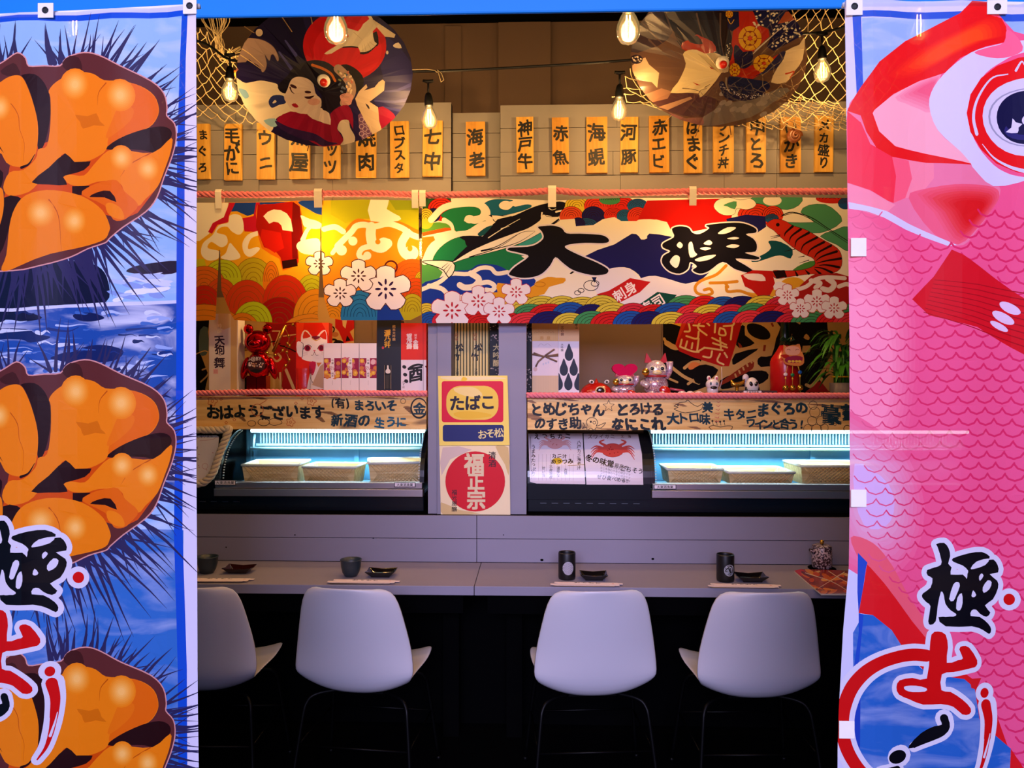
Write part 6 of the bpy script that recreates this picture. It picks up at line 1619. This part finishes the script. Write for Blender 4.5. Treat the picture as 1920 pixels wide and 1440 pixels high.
# red fish-like head
def c(x, y, D=DI): return P(x, y, D)
t = thing('red_toy', 'small red toy head with white eyes and a round gold mouth', 'toy', (X(1118, DI), DI, zs))
m = MB(); q = c(1118, 716); r_ = 30 * s_
m.lathe([(r_ * math.cos(a), .0125 + .056 * math.sin(a)) for a in [1.5708 * k / 9 for k in range(10)]], q.x, DI, zs, 28, col='#b8140c', sy=.62); m.lathe([(r_ * 1.01, .0005), (r_ * 1.02, .010), (r_ * .99, .013)], q.x, DI, zs, 28, col='#dcd0d4', sy=.63)
m.lathe([(.014, .05), (.009, .072), (.0001, .088)], q.x, DI, zs, 10, col='#b8140c'); m.build('body', TOY, t)
for x, y in ((1108, 716), (1136, 716)):
    q = c(x, y); e = MB(); e.ball(q.x, DI - .043, q.z, .0125, .006, .009, col='#e8e0dc', rot=Matrix.Rotation(.3 if x < 1120 else -.3, 3, 'Y')); e.ball(q.x, DI - .048, q.z, .006, .004, .006, col='#0c0a0a'); e.build('eye', TOY, t)
q = c(1124, 731); MB().tube([(q.x + .022 * math.cos(a), DI - .052, q.z - .004 + .019 * math.sin(a)) for a in [6.28319 * k / 20 for k in range(21)]], .004, 6, col='#d8b070').build('mouth_ring', TOY, t)
MB().ball(q.x, DI - .044, q.z - .004, .019, .006, .016, col='#1a0c06').build('mouth', TOY, t)
# glittering beckoning cats
def cat(label, cx, ytop, w, heart):
    """sitting cat: w is the half width of its body in pixels"""
    k = w * s_; h = c(cx, ytop).z - zs
    t = thing('lucky_cat', label, 'figurine', (X(cx, DI), DI, zs)); x0 = X(cx, DI)
    m = MB(); cc = '#c8a0a8'
    m.ball(x0, DI, zs + h * .26, k * .92, k * .7, h * .265, col='#b87c88'); m.ball(x0, DI - k * .1, zs + h * .60, k * .80, k * .65, h * .24, col='#d8bcb8')
    for s in (-1, 1): m.ball(x0 + s * k * .38, DI - k * .62, zs + h * .07, k * .30, k * .32, h * .07, col='#d8c0bc')
    m.tube([(x0 - k * .85, DI - k * .1, zs + h * .36), (x0 - k * .95, DI - k * .35, zs + h * .30), (x0 - k * .6, DI - k * .7, zs + h * .24)], [k * .2, k * .24, k * .22], 8, col='#d0b0b0')
    m.tube([(x0 + k * .75, DI - k * .1, zs + h * .42), (x0 + k * .98, DI - k * .2, zs + h * .58), (x0 + k * .95, DI - k * .3, zs + h * .80)], [k * .2, k * .2, k * .26], 8, col='#c89cc0')
    m.build('body', GLITTER, t)
    for s in (-1, 1):
        xe = x0 + s * k * .52
        e = MB().prism([(xe - k * .26, zs + h * .78), (xe + k * .26, zs + h * .78), (xe + s * k * .14, zs + h * .99)], DI - k * .25, DI + k * .05, col='#b01818'); e.build('ear', TOY, t, bevel=.001)
        e = MB().ball(x0 + s * k * .36, DI - k * .70, zs + h * .64, k * .2, k * .09, k * .2, col='#e0d4b8'); e.ball(x0 + s * k * .36, DI - k * .78, zs + h * .64, k * .12, k * .06, k * .13, col='#0c0a0c'); e.build('eye', TOY, t)
    m = MB().tube([(x0 + k * .76 * math.cos(a), DI - k * .1 + k * .62 * math.sin(a), zs + h * .47) for a in [6.28319 * j / 20 for j in range(21)]], k * .07, 6, col='#b01c28'); m.build('collar', TOY, t)
    m = MB().lathe([(.0001, 0), (k * .26, 0), (k * .26, k * .1), (.0001, k * .1)], 0, 0, 0, 18).move(Matrix.Translation((x0 - k * .82, DI - k * .72, zs + h * .56)) @ Matrix.Rotation(1.5708, 4, 'X')); m.build('coin', GOLD, t)
    m = MB().ball(x0 + k * .55, DI - k * .72, zs + h * .13, k * .42, k * .16, h * .11, rot=Matrix.Rotation(.5, 3, 'Y'), col='#b81814'); m.build('drum', TOY, t)
    m = MB().ball(x0, DI - k * .76, zs + h * .55, k * .34, k * .1, k * .16, col='#dcc488'); m.build('muzzle', TOY, t)
    if heart:
        p = []
        for j in range(28):
            a = 6.28319 * j / 28; p.append((x0 + k * 1.08 * (math.sin(a) ** 3), zs + h * 1.0 + k * .78 * (13 * math.cos(a) - 5 * math.cos(2 * a) - 2 * math.cos(3 * a) - math.cos(4 * a)) / 16))
        MB().prism(p, DI - k * .3, DI + k * .3, col='#c01448').build('heart', printed('pink_plush', .9, spec=.05), t, bevel=.006)
cat('smaller glittery cat figurine with a pink plush heart on its head', 1171, 695, 22, True)
cat('larger glittery cat figurine with red ears and a raised paw', 1229, 662, 26, False)
for x, rx, lab in ((1279, 9, 'left of three white pebble-like pieces beside the larger glittery cat'), (1294, 8, 'middle of three white pebble-like pieces beside the larger glittery cat'), (1310, 8, 'right of three white pebble-like pieces, beside the white bear')):
    q = c(x, 731); m = MB().ball(q.x, DI, zs + .0135, rx * s_, .014, .013, col='#dccccc'); m.ball(q.x + .006, DI - .011, zs + .016, .004, .003, .004, col='#a86c74'); tag(m.build('chopstick_rest', TOY), lab, 'chopstick rest', 'white chopstick rests')
m = MB().tube([c(1258, 729) + Vector((0, .03, 0)), c(1285, 733) + Vector((0, .03, -.001))], .006, 8, col='#b0445c'); tag(m.build('pink_stick', TOY), 'short pink stick lying between the larger glittery cat and the white pieces', 'stick')
# white bear with a spoon
t = thing('bear_figurine', 'small white bear figurine with a dark mouth, left of the panda tray', 'figurine', (X(1336, DI), DI, zs)); x0 = X(1336, DI); W_ = '#dcd4da'
m = MB().ball(x0, DI, zs + .030, .028, .024, .030, col=W_); m.ball(x0, DI, zs + .058, .033, .028, .028, col=W_); m.build('body', TOY, t)
for s in (-1, 1):
    m = MB().ball(x0 + s * .018, DI, zs + .088, .010, .008, .012, col=W_); m.ball(x0 + s * .018, DI - .006, zs + .087, .005, .004, .007, col='#b8405c'); m.build('ear', TOY, t)
    MB().ball(x0 + s * .014, DI - .025, zs + .062, .005, .004, .008, col='#4a6478').build('eye', TOY, t)
MB().ball(x0, DI - .025, zs + .043, .016, .006, .008, col='#14101a').build('mouth', TOY, t)
MB().tube([(x0 + .03, DI - .01, zs + .03), (x0 + .042, DI - .012, zs + .075), (x0 + .04, DI - .012, zs + .14)], .0018, 5, col='#b8b0b8').build('stick', TOY, t)
# wooden tray with the panda
xa, xb_ = X(1352, 3.55), X(1455, 3.55)
m = MB().box(xa, xb_, 3.53, 3.68, zs + .0005, zs + .004); 
for q in ((xa, xb_, 3.53, 3.536), (xa, xb_, 3.674, 3.68)): m.box(q[0], q[1], q[2], q[3], zs + .004, zs + .028)
for q in ((xa, xa + .006), (xb_ - .006, xb_)): m.box(q[0], q[1], 3.536, 3.674, zs + .004, zs + .028)
tag(m.build('wooden_tray', mat('dark_tray_wood', '#46282a', .5, vary=.2), bevel=.001), 'dark wooden tray on the right shelf holding a panda and small ornaments', 'tray')
zt2 = zs + .0045
name_label(1411, 735, 3.527, 36, 7, 'small white name label on the front of the dark wooden tray')
t = thing('panda_figurine', 'egg-shaped panda figurine standing in the dark wooden tray', 'figurine', (X(1410, 3.59), 3.59, zt2)); x0 = X(1410, 3.59)
m = MB().ball(x0, 3.59, zt2 + .044, .032, .03, .044, col='#dcd6da'); m.build('body', TOY, t)
for s in (-1, 1):
    MB().ball(x0 + s * .012, 3.563, zt2 + .056, .008, .005, .012, col='#121014', rot=Matrix.Rotation(s * .4, 3, 'Y')).build('eye_patch', TOY, t)
    MB().ball(x0 + s * .026, 3.585, zt2 + .03, .009, .010, .016, col='#121014').build('arm', TOY, t)
for i, (x, r_, cl, lb) in enumerate(((1391, .014, '#c89c8c', 'round pink ornament left of the panda in the tray'), (1423, .011, '#d0b4a0', 'round cream ornament right of the panda in the tray'), (1432, .010, '#caa894', 'second round ornament right of the panda in the tray'), (1441, .012, '#d8d0cc', 'pale round ornament at the right end of the tray'))):
    x_ = X(x, 3.555); tag(MB().ball(x_, 3.552, zt2 + r_ * .8 + .02 * 0, r_, r_ * .8, r_ * .8, col=cl).build('ornament', TOY), lb, 'ornament', 'small ornaments in the tray')
x_ = X(1382, 3.64); m = MB().tube([(x_ - .03, 3.64, zt2 + .075), (x_ - .02, 3.64, zt2 + .055), (x_ + .0, 3.64, zt2 + .05), (x_ + .03, 3.64, zt2 + .062), (x_ + .036, 3.64, zt2 + .08)], [.004, .012, .014, .010, .003], 10)
m.tube([(x_, 3.64, zt2 + .04), (x_, 3.64, zt2 + .0005)], [.008, .012], 8)
tag(m.build('gold_boat', GOLD), 'little golden boat ornament behind the panda in the tray', 'ornament')
m = MB().ball(X(1398, 3.65), 3.65, zt2 + .085, .016, .01, .02, col='#c8c0d0'); m.tube([(X(1398, 3.65), 3.65, zt2 + .07), (X(1398, 3.65), 3.65, zt2 + .0005)], .005, 6, col='#c8c0d0')
tag(m.build('shell_ornament', TOY), 'pale lilac ornament on a stem behind the panda', 'ornament')
# red bottle with its charm
x0 = X(1483, DI); k = 27 * s_
t = thing('sake_bottle', 'large red drink bottle with a dark neck, left of the bamboo plant', 'bottle', (x0, DI + .085, zs))
MB().lathe([(k * .95, .001), (k, .006), (k, .165), (k * .93, .185), (k * .6, .22), (k * .36, .25)], x0, DI + .085, zs, 28, col='#a80f14').build('body', GLOSSCARD, t)
MB().lathe([(k * .37, .248), (k * .30, .29), (k * .28, .36), (k * .32, .362), (k * .32, .385), (.0001, .386)], x0, DI + .085, zs, 20, col='#10240f').build('neck', GLOSSCARD, t)
m = MB()
for s in (-1, 1): m.tube([(x0, DI + .055, zs + .272), (x0 + s * .022, DI + .05, zs + .29), (x0 + s * .034, DI + .05, zs + .276), (x0 + s * .012, DI + .055, zs + .268)], .004, 6, col='#1a3a16')
m.build('ribbon', CARD, t)
t = thing('cat_charm', 'orange cat charm with three gold bells hanging on the red bottle', 'charm', (x0, DI - .05, zs + .05))
A = Art(); A.view(1300, 580, 6)
A.blob('#d08040', '1015,395 1050,420 1110,400 1150,400 1195,390 1215,470 1240,520 1245,600 1200,635 1100,632 1030,610 1010,560 975,520 1000,500 1015,470', n=2); A.blob('#d08040', '1015,395 1050,420 1110,400 1150,400 1195,390 1215,470 1240,520 1245,600 1200,635 1100,632 1030,610 1010,560 975,520 1000,500 1015,470', '#a05c20', 10, n=2)
A.blob('#d89c80', '1040,430 1100,415 1180,425 1200,480 1160,515 1060,510 1030,470', n=2); A.stroke('#4c2010', '1055,455 1075,448 1090,460', 5); A.stroke('#4c2010', '1150,460 1165,448 1185,455', 5); A.blob('#a81c14', '980,520 1040,505 1085,530 1050,560', n=2); A.blob('#8c2040', '1080,530 1160,520 1230,540 1200,600 1050,600 1030,560', n=2)
for x in (1080, 1120, 1160, 1195): A.ell('#d8b040', x, 585, 18, 14)
MB().sheet(A, plane(DI - .012)).build('tag', GLOSSCARD, t, solid=.002)
MB().tube([P(1483, 640, DI - .01), P(1484, 632, DI - .005), P(1485, 626, DI + .045)], .0012, 5).build('cord', GOLD, t)
for i, (x, cl, yy) in enumerate(((1473, '#d8ccd8', 702), (1486, '#147040', 703), (1500, '#1c58b0', 698))):
    q = P(x, yy, DI - .012); e = P(x, 727, DI - .012); m = MB()
    m.tube([P(x + (1486 - x) * .3, 686, DI - .012), q, e], .0012, 5, col='#c8a848'); m.ball(q.x, q.y, q.z, .010, .004, .009, n=10, m=7, col=cl); m.ball(q.x, q.y, q.z - .018, .004, .004, .006, n=8, m=6, col='#d8a830'); m.build('strap', GLOSSCARD, t)
    m = MB().ball(e.x, e.y, e.z, .0145, n=14, m=10); m.build('bell', GOLD, t)
# lucky bamboo
x0 = X(1578, 3.62)
t = thing('potted_bamboo', 'bushy green bamboo plant in a grey pot, beside the right banner', 'plant', (x0, 3.62, zs))
MB().lathe([(.045, .0005), (.052, .004), (.056, .066), (.051, .066), (.047, .055), (.0001, .055)], x0, 3.62, zs, 28).build('pot', POT, t)
rr_ = random.Random(9)
for k in range(11):
    a = 6.28319 * k / 11; r_ = .03; m = MB(); h = rr_.uniform(.16, .30)
    m.tube([(x0 + r_ * math.cos(a), 3.62 + r_ * math.sin(a), zs + .056), (x0 + r_ * 1.2 * math.cos(a), 3.62 + r_ * 1.2 * math.sin(a), zs + h)], .0055, 6)
    m.build('stalk', LEAF, t)
MB().tube([(x0 + .043 * math.cos(a), 3.62 + .043 * math.sin(a), zs + .095) for a in [6.28319 * k / 20 for k in range(21)]], .004, 6, col='#d8b010').build('tie', GLOSSCARD, t)
for k in range(100):
    a = rr_.uniform(0, 6.28319); h = rr_.uniform(.10, .30); L = rr_.uniform(.10, .19); up_ = rr_.uniform(.5, 1.2); w = rr_.uniform(.008, .014)
    bx, by = x0 + .03 * math.cos(a), 3.62 + .03 * math.sin(a); vs = []; n = 6; d = Vector((math.cos(a), math.sin(a) * .7, 0)); sd = Vector((-math.sin(a), math.cos(a), 0))
    for i in range(n + 1):
        q = i / n; p = Vector((bx, by, zs + h)) + d * (L * q * .9) + Vector((0, 0, L * (up_ * q - 1.15 * q * q)))
        p.z = max(p.z, zs + .035); ww = w * math.sin(math.pi * min(1, q * .93 + .07)) ; vs += [p - sd * ww, p + Vector((0, 0, -.002)), p + sd * ww]
    MB().add(vs, [(3 * i + j, 3 * i + j + 1, 3 * i + j + 4, 3 * i + j + 3) for i in range(n) for j in (0, 1)], sm=True).build('leaf', LEAF, t)
# ------------------------------------------------------------------ place settings on the counter
ZC = 0.7505
def at(px, py):
    """the point of the counter top seen at a pixel"""
    u = (px - 960) / F; v = (py - 720) / F; t = (EYE - ZC) / v
    return (u * CY - SY) * t, (u * SY + CY) * t
CUPGREY = mat('blue_grey_glaze', '#27333b', .35, vary=.15, scale=30)
DISH = mat('black_lacquer', '#0b080a', .12, vary=.1, coat=.5)
DISHR = mat('dark_red_lacquer', '#2a0c0c', .15, vary=.2, coat=.5)
CUPBLACK = printed('black_printed_cup', .4, spec=.5)
PAPER = printed('sleeve_paper', .7, spec=.2)
def bowl_cup(label, px, py):
    x, y = at(px, py)
    m = MB().lathe([(.0001, .003), (.020, .003), (.022, 0), (.026, .001), (.036, .018), (.042, .042), (.0445, .068), (.046, .070), (.0455, .073), (.042, .072), (.040, .044), (.033, .018), (.0001, .008)], x, y, ZC, 32)
    tag(m.build('tea_cup', CUPGREY), label, 'cup', 'blue-grey tea cups')
bowl_cup('blue-grey tea cup beside the left banner, partly hidden by it', 389, 1074); bowl_cup('blue-grey tea cup on the left counter, left of the black dish', 658, 1080)
def black_cup(label, px, py, kind):
    x, y = at(px, py); r = .0365; h = .113
    m = MB().lathe([(.0001, .004), (r * .8, .004), (r * .86, 0), (r * .96, .002), (r, .010), (r, h - .004), (r * .97, h), (r * .91, h), (r * .90, h - .006), (r * .88, .012), (.0001, .010)], x, y, ZC, 36, col='#0c0b0e')
    A = Art(); A.ell('#0c0b0e', 0, 0, 27, 29, n=36)
    if kind == 0:
        A.ell('#b4b0bc', 0, 0, 26, 28, n=32)
        for i in range(-4, 5):
            for j in range(-6, 7):
                q = (i * 6 + (3 if j % 2 else 0), j * 4.6)
                if (q[0] / 25) ** 2 + (q[1] / 27) ** 2 < 1: A.ell('#1a1820', q[0], q[1], 1.9, 1.5, 0, 6)
    else:
        rr_ = random.Random(4); A.ring('#a4a8b4', 0, 0, 23, 3)
        for k in range(46):
            a = rr_.uniform(0, 6.28); q = rr_.uniform(2, 21); A.stroke(rr_.choice(['#b0b4c0', '#8c98ac', '#c8ccd4']), [(q * math.cos(a), q * math.sin(a)), (q * math.cos(a) + rr_.uniform(-7, 7), q * math.sin(a) + rr_.uniform(-7, 7)), (q * math.cos(a + .6), q * math.sin(a + .6))], rr_.uniform(1, 2.2), .8, n=2)
        A.blob('#0c0b0e', '-4,-4 4,-6 6,4 -3,6', n=1)
    cx = (.06 if kind == 0 else -.02); s = .00098
    def fn(a, b):
        t = -1.5708 + math.atan2(-x, y) * -1 + cx + a * s / r * .95
        return (x + (r + .0005) * math.cos(t), y + (r + .0005) * math.sin(t), ZC + .052 - b * s)
    A.grid([-27 + 6 * i for i in range(10)], [-29, 29])
    m.sheet(A, fn)
    tag(m.build('black_cup', CUPBLACK), label, 'cup', 'black cups with round prints')
black_cup('black cup with a round woven pattern print, left on the right counter', 1063, 1085, 0)
black_cup('black cup with a round silver flower print, right on the right counter', 1360, 1089, 1)
def dish(label, px, py, w, dp, m_, gold=False):
    x, y = at(px, py); h = .024; a, b = w / 2, dp / 2
    def ringp(s, z, cz): 
        p = []
        for (sx, sy) in ((-1, -1), (1, -1), (1, 1), (-1, 1)):
            nx, ny = {(-1, -1): (1, -1), (1, -1): (1, 1), (1, 1): (-1, 1), (-1, 1): (-1, -1)}[(sx, sy)]
            p.append((x + sx * a * s, y + sy * b * s, z + cz))
            p.append((x + (sx + nx) / 2 * a * s * 1.0 + 0, y + (sy + ny) / 2 * b * s, z))
        return p
    rows = [ringp(.62, ZC + .0002, 0), ringp(.66, ZC + .005, .001), ringp(1.0, ZC + h - .004, .005), ringp(1.0, ZC + h - .001, .005), ringp(.93, ZC + h - .003, .004), ringp(.62, ZC + .008, .001)]
    m = MB(); n = 8
    m.add([p for r in rows for p in r], [(i * n + k, i * n + (k + 1) % n, (i + 1) * n + (k + 1) % n, (i + 1) * n + k) for i in range(5) for k in range(n)] + [tuple(range(n))[::-1], tuple(5 * n + k for k in range(n))], 0)
    if gold: m.lathe([(.0001, .0085), (.024, .0088)], x, y, ZC, 20, mi=1)
    tag(m.build('sauce_dish', [m_, GOLD], sub=0, bevel=.0012), label, 'dish', 'dark square sauce dishes')
dish('dark red-black sauce dish beside the left banner', 449, 1073, .125, .08, DISHR)
dish('black sauce dish on the left counter, right of a blue-grey cup', 715, 1080, .125, .085, DISH)
dish('black sauce dish with a gold centre, beside the woven pattern cup', 1113, 1086, .115, .085, DISH, True)
dish('black sauce dish beside the silver flower cup, without gold', 1408, 1089, .125, .085, DISH)
def sleeve(label, px, py, rz, two=True):
    x, y = at(px, py); L = .275; w = .026
    t = thing('chopstick_sleeve', label, 'chopsticks', (x, y, ZC), rz, 'chopsticks in paper sleeves')
    for k, (dx, dy, r2) in enumerate(((0.008, .014, .0), (-.008, -.014, .025))[:2 if two else 1]):
        A = Art(); A.poly('#e0d0d6', [(-140, -13), (118, -13), (124, -8), (140, -8), (140, 9), (124, 9), (118, 13), (-122, 13), (-140, 4)])
        if k == 0: A.text('#14101a', 'おてもと', -5, 0, 15, .03, 0, 1.9); A.stroke('#c87888', '-120,-6 -100,-2 -85,2', 2); A.stroke('#c83848', '96,6 100,-2 104,6', 2)
        else: A.stroke('#b89098', '-100,6 100,5', 1.6)
        c_, s__ = math.cos(r2), math.sin(r2)
        fn = lambda a, b, c_=c_, s__=s__, dx=dx, dy=dy: (dx + (a * c_ + b * s__) * .001, dy + (a * s__ - b * c_) * .001, .0065 + .001 * math.sin(a * .02 + dx * 300))
        MB().sheet(A, fn).build('sleeve', PAPER, t, local=True, solid=.001)
        m = MB().tube([(dx - .128 * c_, dy - .128 * s__ * 1 - .003, .0032), (dx + .12 * c_, dy + .12 * s__ - .003, .0032)], .003, 6); m.tube([(dx - .128 * c_, dy - .128 * s__ + .004, .0032), (dx + .12 * c_, dy + .12 * s__ + .004, .0032)], .003, 6)
        m.build('chopsticks', SHELFWOOD, t, local=True)
sleeve('pair of white paper chopstick sleeves beside the left banner', 408, 1090, .02)
sleeve('pair of white paper chopstick sleeves below the black dish on the left counter', 682, 1093, -.02)
sleeve('pair of white paper chopstick sleeves in front of the woven pattern cup', 1100, 1098, -.03)
sleeve('pair of white paper chopstick sleeves in front of the silver flower cup', 1396, 1101, -.03)
# speckled sauce pot on its coaster, shiny menu
x, y = at(1541, 1066)
tag(MB().lathe([(.0001, 0), (.058, 0), (.060, .002), (.058, .004), (.0001, .004)], x, y, ZC, 32).build('coaster', BLACK), 'round black coaster under the speckled sauce pot', 'coaster')
m_, nt, b, out = new_mat('speckled_glaze'); tc = N(nt, 'TexCoord'); nz = N(nt, 'TexNoise'); nz.inputs['Scale'].default_value = 130; nz.inputs['Detail'].default_value = 2; rp = N(nt, 'ValToRGB')
nt.links.new(tc.outputs['Object'], nz.inputs['Vector']); nt.links.new(nz.outputs['Fac'], rp.inputs[0]); nt.links.new(rp.outputs[0], b.inputs['Base Color']); b.inputs['Roughness'].default_value = .3
rp.color_ramp.elements[0].position = .46; rp.color_ramp.elements[1].position = .54; rp.color_ramp.elements[0].color = (.03, .012, .02, 1); rp.color_ramp.elements[1].color = (.52, .42, .45, 1); SPECK = m_
t = thing('sauce_pot', 'speckled ceramic sauce pot with lid and spout, near the right banner', 'pot', (x, y, ZC + .004)); zc = ZC + .0042
m = MB().lathe([(.0001, 0), (.038, 0), (.042, .004), (.044, .05), (.041, .092), (.039, .096)], x, y, zc, 32); m.build('body', SPECK, t)
MB().lathe([(.0001, .104), (.030, .103), (.041, .098), (.042, .094), (.037, .0935)][::-1], x, y, zc, 32).build('lid', SPECK, t)
MB().lathe([(.005, .103), (.008, .110), (.010, .118), (.006, .123), (.0001, .124)], x, y, zc, 16).build('knob', GOLD, t)
MB().tube([(x - .036, y - .01, zc + .072), (x - .052, y - .014, zc + .080), (x - .060, y - .016, zc + .082)], [.010, .008, .007], 10).build('spout', SPECK, t)
A = Art(); A.view(1200, 960, 3)
rr_ = random.Random(8); A.poly('#8c2c10', '868,338 905,328 1420,345 1460,470 1020,468 985,440')
A.blob('#b81c10', '868,338 905,328 940,345 900,372', n=1)
for k in range(70):
    x_, y_ = rr_.uniform(900, 1420), rr_.uniform(335, 462); A.ell(rr_.choice(['#c8601c', '#d8862c', '#a03c10', '#e0a048', '#6c1c08', '#c04818', '#d8b078']), x_, y_, rr_.uniform(12, 42), rr_.uniform(4, 12), rr_.uniform(-.5, .6), 9)
for p in ('930,350 1080,400 1180,460', '1060,340 1140,390 1280,460', '1150,345 1000,440'): A.stroke('#d8ccc0', p, 4, 2)
# keep the print inside its sheet
def mfn(a, b): q = at(a, b); return (q[0], q[1], ZC + .006)
mb = MB().sheet(A, mfn); q = [at(*p) for p in A.pts('868,338 905,328 1420,345 1460,470 1020,468 985,440')]
n = len(q); mb.add([(a, b, ZC + .0055) for a, b in q] + [(a, b, ZC) for a, b in q], [(i, (i + 1) % n, n + (i + 1) % n, n + i) for i in range(n)], 0, '#d8ccc0')
tag(mb.build('menu', GLOSSCARD), 'glossy menu with pictures of fried food lying on the counter by the right banner', 'menu')

# ------------------------------------------------------------------ chairs
def shell_mesh():
    """seat and back in one moulded sheet; the sitter faces +y"""
    cl = [(-.285, .842), (-.279, .825), (-.268, .78), (-.252, .71), (-.236, .64), (-.224, .575), (-.214, .51), (-.200, .455), (-.165, .418), (-.10, .410), (-.02, .418), (.06, .438), (.12, .450), (.165, .454), (.195, .448), (.205, .436)]
    hw = [1.08 * q for q in (.110, .150, .172, .186, .199, .209, .214, .209, .192, .184, .192, .204, .206, .202, .190, .176)]
    n = 16; vs = []
    for (y, z), w in zip(cl, hw):
        i = cl.index((y, z)); back = max(0, min(1, (z - .44) / .12)) if y < -.1 else 0
        for k in range(n + 1):
            u = -1 + 2 * k / n; e = abs(u) ** 2.2
            sx = w * (u if abs(u) < 1 else u)
            vs.append((sx, y + .055 * e * back + (.02 * (1 - back) * e if y < -.1 else 0), z + ((.046 if 6 < i < 11 else .030) * (abs(u) ** 2.4) * (1 - back) if i > 6 else 0) - (.012 * e if i == 0 else 0)))
    m = len(cl)
    fs = [(i * (n + 1) + k, i * (n + 1) + k + 1, (i + 1) * (n + 1) + k + 1, (i + 1) * (n + 1) + k) for i in range(m - 1) for k in range(n)]
    return MB().add(vs, fs, sm=True)
def chair(label):
    t = thing('shell_chair', label, 'chair', (0, 0, 0), 0, 'white shell chairs at the counter')
    shell_mesh().build('shell', SHELL, t, local=True, solid=.008, sub=1)
    MB().box(-.115, .115, -.10, .115, .392, .408).build('mount', WIRE, t, local=True)
    for sx in (-1, 1):
        for sy, yy in ((-1, -.13), (1, .12)):
            p = smooth_open([(sx * .09, yy * .7, .398), (sx * .16, yy, .394), (sx * .192, yy * 1.15, .37), (sx * .205, yy * 1.3, .30), (sx * .235, yy * 1.7, .008)], 5)
            l = MB().tube(p, .0085, 10); l.lathe([(.012, .0005), (.012, .014), (.009, .018)], p[-1][0], p[-1][1], 0, 12)
            l.build('leg', WIRE, t, local=True)
    m = MB()
    for yy in (-.13, .12): m.tube([(-.213, yy * 1.42, .22), (.213, yy * 1.42, .22)], .004, 6)
    for sx in (-1, 1): m.tube([(sx * .213, -.13 * 1.42, .22), (sx * .213, .12 * 1.42, .22)], .004, 6)
    m.build('brace', WIRE, t, local=True)
    return t
first = None
YC = 2.90
for px, py_, rz, lab in ((336, 0, .02, 'white plastic shell chair partly hidden behind the left banner'), (656, 0, -.10, 'white plastic shell chair left of the counter joint, fully in view'),
                        (1115, 0, .08, 'white plastic shell chair in front of the cup with the woven pattern'), (1440, 0, .04, 'white plastic shell chair nearest the right banner')):
    if first is None: o = first = chair(lab)
    else:
        o = dup(first); o['label'] = lab
    yb_ = YC - .30
    o.location = (P(px, 1200, yb_).x, YC, 0); o.rotation_euler = (0, 0, rz)
